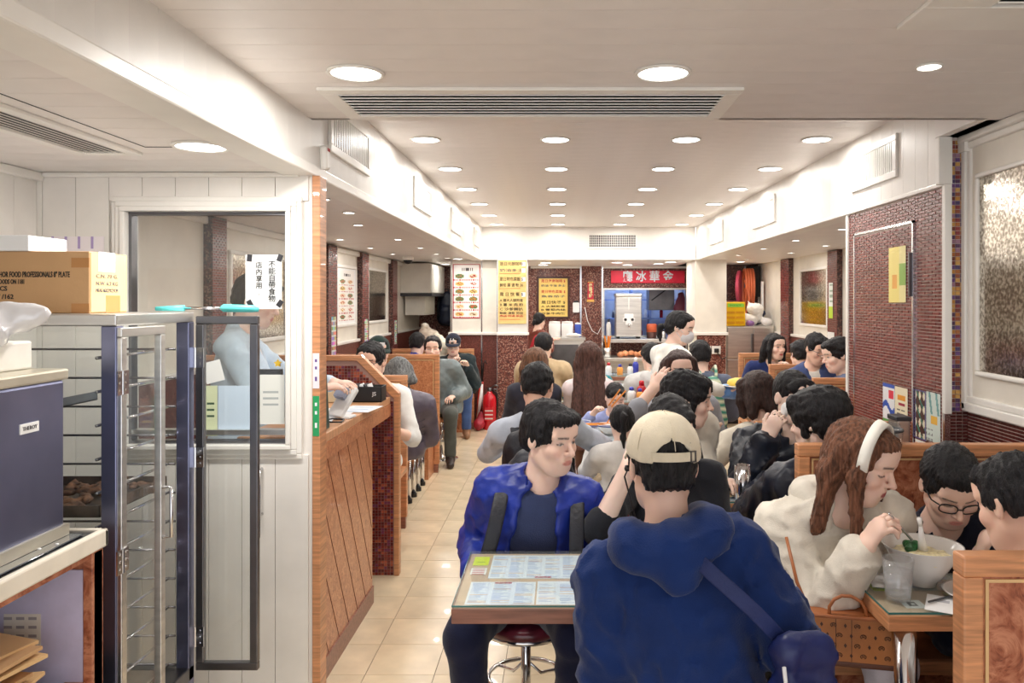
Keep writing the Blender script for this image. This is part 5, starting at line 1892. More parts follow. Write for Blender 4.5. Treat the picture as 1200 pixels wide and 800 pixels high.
# ------------------------------------------------------------------ on the cashier window and its wall
nt = thing('paper_notice', 'handwritten white notice taped to the cashier window', 'notice', (-1.194, D0 + .024, 1.566))
sheet('paper', (-.073, 0, 0), UX, UZ, .147, .218, lambda s, t: lin(244, 246, 246), 2, 2, nt)
lettering('不\n能\n自\n帶\n食\n物', (.034, -.0028, .109), UX, UZ, .03, M_INK, nt, 'writing', lines=.92)
lettering('店\n內\n享\n用\n.', (-.018, -.0028, .12), UX, UZ, .028, M_INK, nt, 'writing', lines=.98)
for (x, z, a) in ((-.056, .205, 5), (.066, .205, 20), (-.054, .022, -30), (.066, .022, 35)):
    MB().cbox((x, -.003, z), (.02, .0012, .028), Matrix.Rotation(R(a), 3, 'Y')).build('tape', M_DARK, nt)
for (px0, px1, py0, py1, c, nm, lab, ink) in (
        (255, 294, 452, 511, (206, 224, 242), 'paper_sheet', 'pale blue sheet standing behind the cashier window', None),
        (240, 254, 452, 511, (224, 232, 190), 'paper_sheet', 'pale green printed sheet at the cashier window corner', (60, 90, 60)),
        (304, 333, 439, 497, (236, 238, 232), 'paper_sheet', 'white sheet with a plastic clip in the cashier window', (180, 186, 186))):
    a, b_ = at(px0, py1, D0 + .02), at(px1, py0, D0 + .02)
    tag(sheet(nm, (a.x, D0 + .026, a.z), UX, UZ, b_.x - a.x, b_.z - a.z, lambda s, t, c=c, ink=ink: lin(*c) if not (ink and .15 < s < .8 and .35 < t < .75 and int(t * 24) % 3 == 0) else lin(*ink), 8, 48, None), lab, 'paper')
a = at(243, 450, D0 + .03)
tag(sheet('order_pad', (a.x, D0 + .027, a.z), (.95, 0, .25), (-.25, 0, .95), .075, .085, lambda s, t: lin(246, 246, 244), 2, 2, None), 'small white order pad held up behind the window', 'paper')
a = at(303, 438, D0 + .07)
tag(MB().box(a.x, a.x + .1, D0 + .045, D0 + .07, a.z - .004, a.z + .02).build('window_rack', M_DARK), 'dark rack holding the sheets behind the window', 'rack')
m = MB()
star = []
for k in range(10):
    r = .016 if k % 2 == 0 else .009
    star.append((r * math.sin(k * math.pi / 5), r * math.cos(k * math.pi / 5)))
m.prism([(x - 1.148, z + 1.345) for (x, z) in star], 1, D0 + .05, D0 + .06)
tag(m.build('star_ornament', M_YEL), 'small yellow star ornament on the window rack', 'ornament')
tag(MB().box(-1.13, -1.095, D0 + .1, D0 + .13, 1.32, 1.48).build('monitor_back', M_BLACK, bevel=.004), 'black monitor edge inside the cashier window', 'monitor')
tag(MB().tube([(-1.19, D0 - .004, .75), (-1.19, D0 - .03, .755), (-1.19, D0 - .03, .925), (-1.19, D0 - .004, .93)], .006, 8).build('pull_handle', M_CHROME, None, smooth=True), 'upright steel pull handle on the white boards', 'handle')
def promo(s, t):
    if t > .86 and int(s * 20) % 5 == 0:
        return lin(180, 160, 210)
    if .62 < t < .8 and .35 < s < .8 and int(s * 40) % 3:
        return lin(222, 120, 168)
    if ((s - .12) ** 2 * 3 + (t - .72) ** 2) < .01:
        return lin(90, 80, 120)
    return lin(248, 240, 244)
tag(sheet('poster', (-2.03, D0 - .003, 1.53), UX, UZ, .21, .325, promo, 40, 40, None), 'pink and white poster behind the cardboard carton', 'poster')
al = thing('smoke_alarm', 'small white alarm unit with red print under the left soffit grille', 'alarm', (XL + .002, 3.27, 2.14))
MB().cbox((.012, 0, .05), (.03, .06, .1), Matrix.Rotation(R(8), 3, 'X')).build('housing', M_TRIMW, al, bevel=.012)
lettering('EXIT', (.0285, 0, .082), UY, UZ, .018, M_INKR, al, 'print')

# ------------------------------------------------------------------ pictures, mirrors and menus on the walls
def framed_panel(name, label, cat, x, y0, y1, z0, z1, side, face, b=.03):
    """frame on a side wall; side is the way it faces"""
    t = thing(name, label, cat, (x, (y0 + y1) / 2, z0))
    d, h = (y1 - y0) / 2, z1 - z0
    xs = sorted((0, side * .022))
    MB().box(*xs, -d, d, 0, b).box(*xs, -d, d, h - b, h).box(*xs, -d, -d + b, b, h - b).box(*xs, d - b, d, b, h - b).build('frame', M_TRIMW, t, bevel=.006)
    MB().box(*sorted((side * .002, side * .01)), -d + b, d - b, b, h - b).build('glass' if face is M_MIRROR else 'backing', face, t)
    return t


framed_panel('wall_mirror', 'large speckled antique mirror on the near right wall', 'mirror', XNR - .012, 1.2, 3.37, 1.28, 2.14, -1, M_MIRROR, .02)
framed_panel('wall_mirror', 'framed mirror of the right alcove beside the steel fridge', 'mirror', XWR, 8.24, 9.2, 1.31, 1.96, -1, M_MIRROR)
framed_panel('wall_mirror', 'framed mirror between the far left pilasters', 'mirror', XWL, 8.75, 9.7, 1.34, 1.97, 1, M_MIRROR)
framed_panel('wall_mirror', 'framed mirror seen through the cashier window', 'mirror', XWL, 5.1, 6.15, 1.3, 1.93, 1, M_MIRROR)
fm = framed_panel('framed_menu', 'framed food photo menu between the first left pilasters', 'menu', XWL, 7.5, 8.26, 1.34, 1.95, 1, M_PAPER)


def food_menu(seed, nx=2, ny=6, border=None):
    rg_ = random.Random(seed)
    cells = [[(rg_.choice(((196, 120, 60), (170, 70, 50), (216, 170, 90), (150, 110, 70), (200, 90, 60))), rg_.choice(((240, 220, 190), (90, 130, 70), (230, 200, 120), (250, 240, 230)))) for _ in range(ny)] for _ in range(nx)]
    def f(s, t):
        if border and (s < .045 or s > .955 or t < .02 or t > .98):
            return lin(*border)
        if t > .84:
            return lin(70, 60, 60) if (.88 < t < .93 and .3 < s < .75 and int(s * 40) % 3) else lin(250, 246, 242)
        u, v = s * nx, t / .84 * ny
        i, j = min(nx - 1, int(u)), min(ny - 1, int(v))
        x, y = u - i - .5, v - j - .55
        r = (x / .38) ** 2 + (y / .34) ** 2
        if r < .35:
            return lin(*cells[i][j][0]) if (int(u * 9) + int(v * 7)) % 3 else lin(*cells[i][j][1])
        if r < 1:
            return lin(*cells[i][j][1]) if r < .7 else lin(238, 232, 226)
        if y < -.38 and int(u * 14) % 2:
            return lin(190, 40, 50)
        return lin(250, 246, 240)
    return f


sheet('food_print', (.011, -.28, .06), UY, UZ, .56, .5, food_menu(3), 24, 60, fm)
pm = sheet('menu_poster', (-1.365, 9.995, 1.375), UX, UZ, .345, .685, food_menu(5, 2, 6, (184, 26, 48)), 30, 72, None)
tag(pm, 'red bordered food photo menu on the back panel wall', 'menu')

WB = plain('yellow_board', lin(244, 206, 132), .45, var=.1, scale=5, stretch=(1, 1, 5))
mb_ = thing('menu_board', 'tall yellow handwritten menu board on the white pier', 'menu', (-.605, 9.872, 1.24))
MB().box(-.175, .175, -.006, .006, .07, .865).build('board', WB, mb_)
rows = [('是日元朗咖啡', .815, .05, M_INK), ('奶油多士', .735, .042, M_INKG), ('是日特色菜飯 $', .625, .052, M_INK), ('鮮茄 腸 通 粉 30', .55, .048, M_INK), ('是 日 快 餐 $', .435, .052, M_INK),
        ('A 福大人腿煎蛋', .36, .042, M_INK), ('B 薯 米 肉 粉', .305, .042, M_INK), ('C 沙爹豬扒', .25, .042, M_INK), ('熱飲 凍飲 另加', .2, .036, M_INK), ('奉送 例湯 飲品', .165, .03, M_INKR)]
for (tx, zz, sz, mt) in rows:
    lettering(tx, (-.01, -.0068, zz), UX, UZ, sz, mt, mb_, 'writing', fit=.29, bold=.0003)
for zz in (.695, .51, .125):
    MB().box(-.16, .1, -.0066, -.006, zz - .004, zz + .004).build('red_line', plain('orange_ink', lin(226, 120, 70), .6), mb_)
for zz in (.815, .735, .625, .435):
    MB().box(.115, .165, -.0072, -.006, zz - .028, zz + .028).build('price_tag', M_PAPER, mb_)
mb2 = thing('menu_board', 'framed yellow menu board on the mosaic wall by the kitchen', 'menu', (-.11, DK - .002, 1.33))
MB().ring(-.245, .245, 0, .63, .03, -.03, 0).build('frame', plain('dark_wood', lin(74, 40, 36), .4), mb2, bevel=.004)
MB().box(-.22, .22, -.012, -.004, .025, .605).build('board', plain('yellow_board_bright', lin(255, 214, 120), .5), mb2)
for (tx, zz, sz, mt) in (('是日海南咖啡 $', .56, .05, M_INKR), ('奶油 牛油 多士', .49, .036, M_INKG), ('是日特色菜飯 $', .40, .05, M_INKR), ('魚香茄子', .33, .036, M_INKG), ('是日快餐 $', .24, .05, M_INK), ('A 火腿煎蛋', .18, .036, M_INK), ('B 雪菜肉絲', .13, .036, M_INK), ('沙爹牛肉麵', .075, .036, M_INK)):
    lettering(tx, (0, -.0128, zz), UX, UZ, sz, mt, mb2, 'writing', fit=.36, bold=.0006)
sg = thing('shop_sign', 'red sign with white brush lettering over the kitchen hatch', 'sign', (1.3, DK - .002, 1.86))
MB().box(-.55, .55, -.03, 0, 0, .185).build('board', M_SIGN, sg, bevel=.004)
lettering('廳 冰 華 金', (.0, -.031, .09), UX, UZ, .17, plain('sign_white', lin(226, 240, 252), .5), sg, 'lettering', fit=.76, bold=.003)
rb = thing('red_banner', 'small red paper banner on the mosaic pier', 'banner', (.445, DK - .053, 1.58))
MB().box(-.045, .045, -.003, 0, .03, .3).build('paper', M_REDP, rb)
MB().box(-.055, .055, -.004, 0, 0, .035).box(-.04, .04, -.004, 0, .285, .3).build('gold_trim', plain('gold_paper', lin(236, 180, 90), .4), rb)
lettering('恭\n喜\n發\n財', (0, -.0036, .165), UX, UZ, .055, plain('gold_ink', lin(252, 226, 170), .4), rb, 'writing', lines=.95, bold=.002)
MB().tube([(.36, DK - .055, 1.5), (.4, DK - .056, 1.3), (.47, DK - .056, 1.15), (.55, DK - .056, 1.1), (.6, DK - .056, 1.2)], .006, 6).build('cord', M_PAPER, wk, smooth=True)
ds = thing('soap_dispenser', 'small white wall dispenser beside the framed menu', 'dispenser', (.23, DK - .002, 1.42))
MB().box(-.05, .05, -.07, 0, 0, .15).build('body', M_PAPER, ds, bevel=.012)
MB().box(-.035, .035, -.06, -.01, .15, .18).build('lid', M_DARK, ds, bevel=.004)

# brick box posters
def poster_on_box(label, y0, y1, z0, z1, fn, x=XB - .012, nx=24, ny=36):
    tag(sheet('poster', (x, y1, z0), -UY, UZ, y1 - y0, z1 - z0, fn, nx, ny, None), label, 'poster')


poster_on_box('yellow and green paper notice on the tiled door', 3.87, 4.07, 1.59, 1.87, lambda s, t: lin(252, 234, 140) if s < .62 and not (.25 < t < .5 and .2 < s < .5) else (lin(244, 180, 90) if s < .62 else (lin(150, 190, 90) if .3 < t < .7 else lin(248, 236, 170))))
poster_on_box('blue and white drinks poster on the tiled door', 4.0, 4.145, 0.95, 1.17, lambda s, t: lin(50, 90, 190) if abs(t - .45 - .1 * math.sin(s * 6)) < .07 or t > .93 else (lin(90, 170, 70) if t < .18 else (lin(230, 60, 80) if .66 < t < .86 and .5 < s < .9 else lin(240, 242, 246))))
poster_on_box('cream menu poster with orange heading on the tiled door', 3.85, 3.995, 0.935, 1.168, lambda s, t: lin(240, 160, 50) if .72 < t < .82 and .2 < s < .85 else (lin(170, 40, 60) if .6 < t < .66 and .3 < s < .8 else (lin(110, 100, 90) if t < .55 and int(t * 30) % 3 == 0 and .15 < s < .8 and int(s * 10) % 4 else lin(250, 240, 208))))
poster_on_box('dark poster of set meals with violet border beside the door', 3.67, 3.785, 0.945, 1.177, lambda s, t: lin(96, 90, 140) if s < .08 or s > .92 or t < .04 or t > .96 else (lin(236, 226, 200) if math.sin(s * 17) + math.sin(t * 23) > .7 else (lin(60, 140, 120) if math.sin(s * 11 + t * 19) > .8 else lin(84, 56, 50))), XB - .006)
poster_on_box('pale teal poster of toast and a cup beside the door', 3.53, 3.665, 0.955, 1.18, lambda s, t: lin(244, 190, 80) if .35 < t < .52 and .35 < s < .8 else (lin(120, 170, 170) if math.sin(s * 13 + t * 5) > .6 and t > .55 else (lin(60, 50, 60) if t < .3 and s < .45 and math.sin(s * 60) + math.sin(t * 60) > 1 else lin(220, 232, 224))), XB - .006)
poster_on_box('orange and white label below the dark poster', 3.67, 3.78, 0.87, 0.94, lambda s, t: lin(246, 140, 40) if .4 < t < .8 and int(s * 12) % 2 else lin(248, 244, 236), XB - .006)
nr_ = thing('napkin_holder', 'upright grey steel napkin dispenser against the tiled wall', 'dispenser', (1.475, 3.44, .7505))
MB().box(-.03, .03, -.05, .05, 0, .345).build('housing', M_STEEL, nr_, bevel=.01)
MB().box(-.032, .032, -.052, .052, .33, .35).build('cap', M_DARK, nr_, bevel=.004)
for (yy, lab) in ((7.9, 'white and green notice on the alcove pilaster'),):
    tag(sheet('notice', (XWR - .062, yy + .16, 1.42), -UY, UZ, .12, .36, lambda s, t: lin(190, 220, 60) if t < .32 else (lin(236, 240, 236) if int(t * 20) % 3 or s < .2 else lin(150, 170, 150)), 8, 24, None), lab, 'notice')
    tag(sheet('notice', (XWR - .062, yy + .2, .98), -UY, UZ, .2, .3, lambda s, t: lin(240, 240, 238) if t > .4 or math.sin(s * 30 + t * 20) < .3 else lin(220, 150, 110), 10, 20, None), 'white flyer at the foot of the alcove pilaster', 'notice')
for (yy, z0_, lab) in ((7.2, .9, 'strip of small colourful flyers on the first left pilaster'), (8.42, 1.1, 'white flyer strip on the second left pilaster'), (9.93, 1.05, 'pale flyer strip on the third left pilaster')):
    rgp = random.Random(int(yy * 10))
    pal = [lin(rgp.randint(120, 250), rgp.randint(120, 240), rgp.randint(90, 230)) for _ in range(60)]
    tag(sheet('flyer_strip', (XWL + .0595, yy + .0, z0_), UY, UZ, .14, .55 if yy < 8 else .3, lambda s, t, pal=pal: pal[(int(t * 12) * 3 + int(s * 3)) % 60] if int(t * 24) % 2 else lin(226, 230, 226), 6, 36, None), lab, 'flyer')

# ------------------------------------------------------------------ left rear corner
sb = thing('wall_cupboard', 'white wall cupboard in the rear left corner', 'cupboard', (-1.95, 11.2, 1.4))
MB().box(-.2, .2, -.6, .6, .3, .7).build('body', M_CREAM, sb, bevel=.004)
MB().box(.2, .215, -.59, -.01, .31, .69).build('door', M_TRIMW, sb, bevel=.004)
MB().box(.2, .215, .01, .59, .31, .69).build('door', M_TRIMW, sb, bevel=.004)
MB().box(-.2, .22, -.62, .62, .26, .3).build('shelf', M_DARK, sb)
MB().box(-.18, .1, -.4, .4, 0, .26).build('lower_box', M_CREAM, sb, bevel=.004)
M_NVB = cloth_navy = plain('navy_nylon', lin(26, 34, 54), .5, var=.2, bump=.2, bscale=40)
bp = thing('backpack', 'dark navy backpack hanging on the rear mosaic wall', 'backpack', (-1.72, 11.86, 1.2))
sp = Soft()
sp.cone((0, 0, .16), (0, 0, .42), .15, .12, .03, ((0, 1, 0), 1.5)).cone((0, -.1, .12), (0, -.1, .24), .1, .09, .03, ((0, 1, 0), 1.6))
soft_obj('bag_body', sp, .016, M_NVB, bp, (), folds(2, .008, 24))
MB().tube([(-.05, 0, .5), (-.03, .0, .57), (.03, 0, .57), (.05, 0, .5)], .01, 8).build('grab_loop', M_BLACK, bp, smooth=True)
MB().tube([(-.09, -.1, .45), (-.11, -.13, .3), (-.1, -.11, .12)], .014, 8).tube([(.09, -.1, .45), (.11, -.13, .3), (.1, -.11, .12)], .014, 8).build('strap', M_BLACK, bp, smooth=True)
for k, (x, y, z, r, lab, col) in enumerate(((-1.72, 10.36, 1.06, .17, 'white plastic bag with orange print behind the blue hood', (240, 214, 196)), (-1.5, 9.9, 1.02, .12, 'white plastic bag with orange print beside the lettered cap', (244, 220, 200)))):
    sp = Soft()
    sp.ell((x, y - .2, z), (r, r * .8, r * 1.05)).ell((x + r * .5, y - .22, z + r * .3), (r * .7, r * .6, r * .6), None, .05).cone((x, y - .2, z + r * .8), (x - .03, y - .2, z + r * 1.15), .05, .06, .04)
    sp.cone((x, y - .2, z - r), (x, y - .2, (.56, .44)[k] + r * .72), r * .8, r * .7, .05)
    o = soft_obj('plastic_bag', sp, .016, plain('bag_orange_white%d' % k, lin(*col), .35, var=.22, scale=7), None, (), folds(30 + k, .02, 34))
    tag(o, lab, 'bag')
stt = thing('bag_shelf', 'low shelf carrying the plastic bags at the rear left', 'shelf', (-1.6, 10.2, 0))
MB().box(-.5, .18, -.2, .1, .5, .56).build('board', M_WOODL, stt)
MB().box(-.48, -.44, -.18, .08, 0, .5).build('leg', M_WOODT, stt)
MB().box(.12, .16, -.18, .08, 0, .5).build('leg', M_WOODT, stt)
cmn = thing('dome_camera', 'white dome security camera under the low left ceiling', 'camera', (-1.78, 9.2, ZL))
MB().lathe([(.06, -.04), (.065, -.02), (.06, 0)], n=20).build('base', M_TRIMW, cmn, smooth=True)
MB().lathe([(.0, -.085), (.03, -.078), (.05, -.055), (.055, -.04)], n=20).build('dome', M_BLACK, cmn, smooth=True)
fe = thing('fire_extinguisher', 'red fire extinguisher standing against the rear wainscot', 'extinguisher', (-.885, 9.82, 0))
MB().lathe([(.075, 0), (.085, .015), (.085, .36), (.07, .42), (.035, .45), (.03, .47)], n=24).build('cylinder', M_REDP, fe, smooth=True)
MB().lathe([(.03, .47), (.032, .5), (.02, .52)], n=12).tube([(0, 0, .51), (.08, -.02, .55), (.11, -.02, .54)], .01, 8).tube([(0, 0, .5), (.1, -.02, .5)], .008, 8).build('valve', M_STEELD, fe, smooth=True)
MB().tube([(.03, 0, .49), (.09, .02, .44), (.095, .02, .3), (.09, .01, .15)], .011, 8).build('hose', M_BLACK, fe, smooth=True)
sheet('label', (-.05, -.0865, .12), UX, UZ, .1, .16, lambda s, t: lin(236, 220, 214) if int(t * 10) % 3 == 1 else lin(206, 40, 50), 6, 20, fe)
um = thing('folded_umbrella', 'folded red and white umbrella leaning by the extinguisher', 'umbrella', (-1.0, 9.9, 0))
m = MB()
me_ = bpy.data.meshes.new('canopy')
m.tube([(-.05, 0, .05), (-.01, .02, .35), (.01, .03, .58)], [.012, .04, .02], 10).build('canopy', plain('umbrella_red', lin(206, 60, 50), .5, var=.3, scale=14), um, smooth=True)
MB().tube([(-.045, -.02, .1), (0, -.02, .35), (.015, .01, .55)], [.01, .028, .012], 8).build('white_gore', M_PAPER, um, smooth=True)
MB().tube([(.01, .03, .58), (.03, .04, .8), (.05, .04, .84), (.07, .04, .8)], .009, 8).build('handle', M_BLACK, um, smooth=True)
sp = Soft()
sp.ell((-1.0, 9.72, .075), (.065, .09, .075)).cone((-1.0, 9.72, .1), (-.99, 9.73, .2), .06, .035, .04)
tag(soft_obj('shopping_bag', sp, .016, plain('red_bag', lin(170, 40, 60), .5, var=.3), None, (), folds(41, .012, 24)), 'red patterned bag on the floor under the far left table', 'bag')

# ------------------------------------------------------------------ kitchen end
kc = thing('steel_counter', 'steel service counter below the framed menu', 'counter', (.07, 11.3, 0))
MB().box(-.3, .28, -.2, .42, 1.04, 1.08).build('top', M_STEEL, kc, bevel=.004)
MB().box(-.28, .26, -.17, .42, .08, 1.04).build('body', M_STEEL, kc, bevel=.003)
MB().box(-.22, .18, -.18, -.17, .15, .98).build('door', M_STEELD, kc, bevel=.003)
for (x, w, h, lab, mt) in ((-.125, .085, .22, 'white lidded canister on the steel counter', M_PAPER), (.055, .085, .22, 'white canister with handle on the steel counter', M_PAPER), (.205, .045, .2, 'blue and white bottle on the steel counter', plain('blue_plastic', lin(60, 90, 190), .4))):
    t = thing('canister', lab, 'canister', (x + .04, 11.25, 1.081))
    MB().lathe([(w * .95, 0), (w, .01), (w, h * .85), (w * .9, h * .9)], n=18).build('body', mt, t, smooth=True)
    MB().lathe([(w * .92, h * .9), (w * .9, h), (0, h + .005)], n=18).build('lid', M_PAPER, t, smooth=True)
sp = Soft()
sp.ell((.19, 11.135, 1.11), (.11, .04, .031))
tag(soft_obj('cloth_bundle', sp, .012, M_PAPER, None, (), folds(6, .008, 30)), 'folded white cloth in front of the canisters', 'cloth')
ks = thing('hatch_shelf', 'steel shelf under the serving hatch', 'shelf', (1.26, 11.6, 0))
MB().box(-.63, .64, -.35, .25, 1.0, 1.05).build('top', M_STEEL, ks, bevel=.004)
for q in (-.55, .55):
    MB().tube([(q, -.25, .8), (q, -.25, 1.0)], .012, 8).build('bracket', M_STEEL, ks)
fcx = thing('food_counter', 'steel food counter with an open lower shelf', 'counter', (1.22, 11.2, 0))
MB().box(-.66, .66, -.25, .4, .76, .80).build('top', M_STEEL, fcx, bevel=.004)
MB().box(-.66, .66, -.22, .4, .4, .43).build('lower_shelf', M_STEEL, fcx)
MB().box(-.66, -.62, -.22, .4, .0, .76).box(.62, .66, -.22, .4, 0, .76).box(-.66, .66, .36, .4, 0, .76).build('body', M_STEEL, fcx)
bl = thing('water_boiler', 'tall steel water boiler with a small face shaped tap panel', 'boiler', (.98, 11.5, 1.051))
MB().box(-.185, .185, -.16, .18, .03, .60).build('housing', M_STEEL, bl, bevel=.012)
MB().box(-.19, .19, -.165, .185, .60, .65).build('lid', M_STEEL, bl, bevel=.012)
for q in (-.15, .15):
    MB().box(q - .02, q + .02, -.13, .13, 0, .03).build('foot', M_BLACK, bl)
MB().box(-.006, .006, -.168, -.16, .42, .6).build('gauge', M_TRIMW, bl)
MB().box(-.065, .065, -.17, -.16, .29, .36).box(-.085, .085, -.168, -.16, .24, .3).box(-.05, .05, -.169, -.16, .2, .25).build('panel', M_PAPER, bl)
for q in (-.05, .05):
    MB().tube([(q, -.165, .275), (q, -.19, .275)], .02, 12).build('knob', M_BLACK, bl)
MB().tube([(0, -.16, .215), (0, -.21, .21), (0, -.215, .15)], .014, 10).build('tap', M_CHROME, bl, smooth=True)
kh = thing('kitchen_hood', 'hanging steel hood panel inside the kitchen', 'hood', (1.62, 12.4, 1.45))
MB().box(-.24, .16, -.05, .3, .0, .5).build('panel', M_STEELD, kh, bevel=.006)
MB().tube([(-.2, -.06, .15), (0, -.07, .3), (.14, -.06, .42)], .01, 6).build('cable', M_BLACK, kh)
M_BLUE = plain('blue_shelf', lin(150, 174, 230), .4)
sh = thing('kitchen_shelf', 'blue lit shelf rack inside the kitchen', 'shelf', (1.1, 12.9, .7))
for k in range(4):
    MB().box(-.5, .9, -.15, .15, k * .3, k * .3 + .02).build('shelf_board', M_BLUE, sh)
for q in (-.5, .05, .35, .88):
    MB().box(q - .015, q + .015, -.15, .15, -.7, 1.3).build('upright', M_BLUE, sh)
for k in range(12):
    t = thing('kitchen_jar', '%s jar with %s lid on the %s board of the kitchen shelf' % (('white', 'dark grey', 'steel', 'red')[k % 4], ('blue', 'red', 'white')[k % 3], ('lowest', 'second', 'third')[k % 3]), 'jar', (.7 + .085 * k - {5: .045, 9: .065}.get(k, 0), 12.82, [.72, 1.02, 1.32][k % 3] + .0005), 0, 'jars on the kitchen shelf')
    w, h = rg.uniform(.025, .04), rg.uniform(.09, .17)
    MB().lathe([(w, 0), (w, h * .8), (w * .7, h)], n=12).build('body', [M_PAPER, M_DARK, M_STEELD, M_REDP][k % 4], t, smooth=True)
    MB().lathe([(w * .75, h), (w * .7, h + .02)], n=12).build('lid', [M_BLUE, M_REDP, M_PAPER][k % 3], t)
md = thing('sauce_tub', 'orange lidded tub on the hatch shelf', 'tub', (1.33, 11.55, 1.051))
MB().lathe([(.07, 0), (.075, .08), (.07, .09)], n=16).build('body', plain('brown_tub', lin(96, 62, 56), .4), md, smooth=True)
MB().lathe([(.076, .09), (.074, .2), (.06, .21)], n=16).build('lid', plain('orange_tub', lin(232, 110, 70), .4), md, smooth=True)
for (x, h, r, lab, mt) in ((.70, .28, .035, 'clear white bottle at the end of the hatch shelf', M_PAPER), (1.5, .12, .04, 'steel cup on the hatch shelf', M_STEEL), (1.58, .2, .03, 'blue bottle on the hatch shelf', MATS['blue_plastic'])):
    t = thing('bottle', lab, 'bottle', (x, 11.5, 1.051))
    MB().lathe([(r, 0), (r, h * .7), (r * .5, h * .85)], n=14).build('body', mt, t, smooth=True)
    MB().lathe([(r * .5, h * .85), (r * .5, h)], n=12).build('cap', M_DARK, t)
rb2 = thing('hanging_bag', 'dark red bag hanging inside the kitchen', 'bag', (1.86, 12.2, 1.35))
sp = Soft()
sp.cone((0, 0, .1), (0, 0, .32), .12, .06, .03, ((0, 1, 0), 1.6))
soft_obj('bag_body', sp, .02, plain('maroon', lin(104, 26, 46), .6), rb2, (), folds(9, .012, 20))
MB().tube([(0, 0, .36), (0, 0, .5)], .006, 6).build('hook', M_STEEL, rb2)
sp = Soft()
for k in range(7):
    sp.ell((.85 + k * .075, 11.2 + .05 * (k % 2), .835 + .01 * (k % 3)), (.05, .06, .04), None, .01)
tag(soft_obj('bread_tray_food', sp, .014, plain('bun_orange', lin(226, 150, 104), .5, var=.2, scale=20), None, (), waves(7, 50, .006)), 'row of orange baked buns on the steel food counter', 'food')
t = thing('utensil_pot', 'steel pot of orange handled utensils on the food counter', 'pot', (.66, 11.15, .801))
MB().lathe([(.05, 0), (.055, .13)], n=16).build('pot', M_STEEL, t, smooth=True)
for k in range(6):
    MB().tube([(.0, 0, .02), (.05 * math.cos(k * 1.3), .05 * math.sin(k * 1.3), .3)], .008, 6).build('utensil', plain('orange_handle', lin(240, 140, 40), .4), t)
t = thing('goblet', 'glass goblet at the end of the food counter', 'glass', (1.5, 11.15, .801))
MB().lathe([(.04, 0), (.006, .01), (.006, .08), (.035, .12), (.035, .2)], n=16).build('bowl', M_GLASS, t, smooth=True)

# ------------------------------------------------------------------ right rear corner
fg = thing('steel_fridge', 'brushed steel fridge with two doors in the alcove corner', 'fridge', (2.46, 10.45, 0))
MB().box(-.31, .3, -.22, .3, .06, 1.27).build('body', M_STEEL, fg, bevel=.006)
for (z0_, z1_) in ((.08, .84), (.86, 1.255)):
    for (x0_, x1_) in ((-.3, .03), (.035, .29)):
        dd = MB().box(x0_, x1_, -.245, -.222, z0_, z1_).build('door', M_STEEL, fg, bevel=.006)
MB().box(.0, .03, -.29, -.245, .93, 1.17).build('latch', M_STEELD, fg, bevel=.006)
MB().box(-.29, .28, -.2, .28, 0, .06).build('plinth', M_BLACK, fg)
cr = thing('yellow_crate', 'yellow plastic crate with a green tag on the fridge', 'crate', (2.26, 10.35, 1.271))
MB().box(-.13, .13, -.14, .14, 0, .31).build('crate', M_YEL, cr, bevel=.008)
for i in range(2):
    for j in range(3):
        MB().box(-.11 + i * .115, -.005 + i * .115, -.146, -.14, .03 + j * .065, .06 + j * .065).build('slot_rib', plain('yellow_dark', lin(226, 160, 10), .4), cr)
MB().box(-.1, .11, -.147, -.14, .245, .29).build('green_tag', plain('tag_green', lin(150, 226, 80), .5), cr)
lettering('SHOP BOX', (.0, -.1475, .268), UX, UZ, .03, plain('tag_ink', lin(50, 120, 60), .5), cr, 'tag_text', fit=.15)
for k, (x, y, z, r, lab, col) in enumerate(((2.505, 10.42, 1.345, .1, 'white knotted plastic bag beside the yellow crate', (238, 234, 228)), (2.57, 10.43, 1.49, .1, 'upper white plastic bag piled on the fridge', (240, 238, 234)), (2.695, 10.34, 1.32, .068, 'flat white parcel at the end of the fridge top', (232, 230, 230)), (2.47, 10.285, 1.305, .05, 'purple cloth wrap under the white bags', (150, 110, 170)), (2.64, 10.62, 1.43, .1, 'dark blue bag behind the white bags', (34, 48, 84)))):
    sp = Soft()
    sp.ell((x, y, z), (r * 1.15, r * .8, r * .8)).cone((x - r * .6, y, z + r * .5), (x - r * .85, y, z + r * .95), r * .3, r * .12, .03)
    if k == 1:
        sp.cone((x + .04, y, z - .03), (x + .05, y, 1.35), .06, .045, .03)
    if k == 4:
        sp.cone((x, y, z), (x, y, 1.355), .08, .085, .04)
    tag(soft_obj('plastic_bag', sp, .014, plain('bag_col_%d' % k, lin(*col), .4, var=.08), None, (), folds(60 + k, .01, 34)), lab, 'bag')
hr = thing('hose_reel', 'red hose reel with orange hose on the alcove wall', 'hose reel', (2.52, 10.9, 1.78))
m = MB().lathe([(.02, -.02), (.23, -.02), (.24, 0), (.23, .02), (.02, .02)], n=28)
o = m.build('disc', plain('reel_pink', lin(190, 70, 96), .4), hr, smooth=False)
o.rotation_euler = (R(90), 0, R(68))
o.location = (-.05, 0, 0)
for q in range(4):
    pts = [(.02 + q * .035 + .0 * math.cos(a), .19 * math.cos(a) * .6, .25 * math.sin(a)) for a in [2 * math.pi * k / 24 for k in range(25)]]
    MB().tube(pts, .018, 8, False).build('hose_coil', plain('hose_orange', lin(214, 110, 70), .45), hr, smooth=True)
MB().tube([(.0, -.1, .1), (.05, -.16, -.15), (.0, -.15, -.38), (-.06, -.12, -.28)], .014, 8).build('hose_end', MATS['hose_orange'], hr, smooth=True)
MB().tube([(.05, .1, .0), (.05, .1, .3)], .015, 8).build('bracket', M_STEELD, hr)
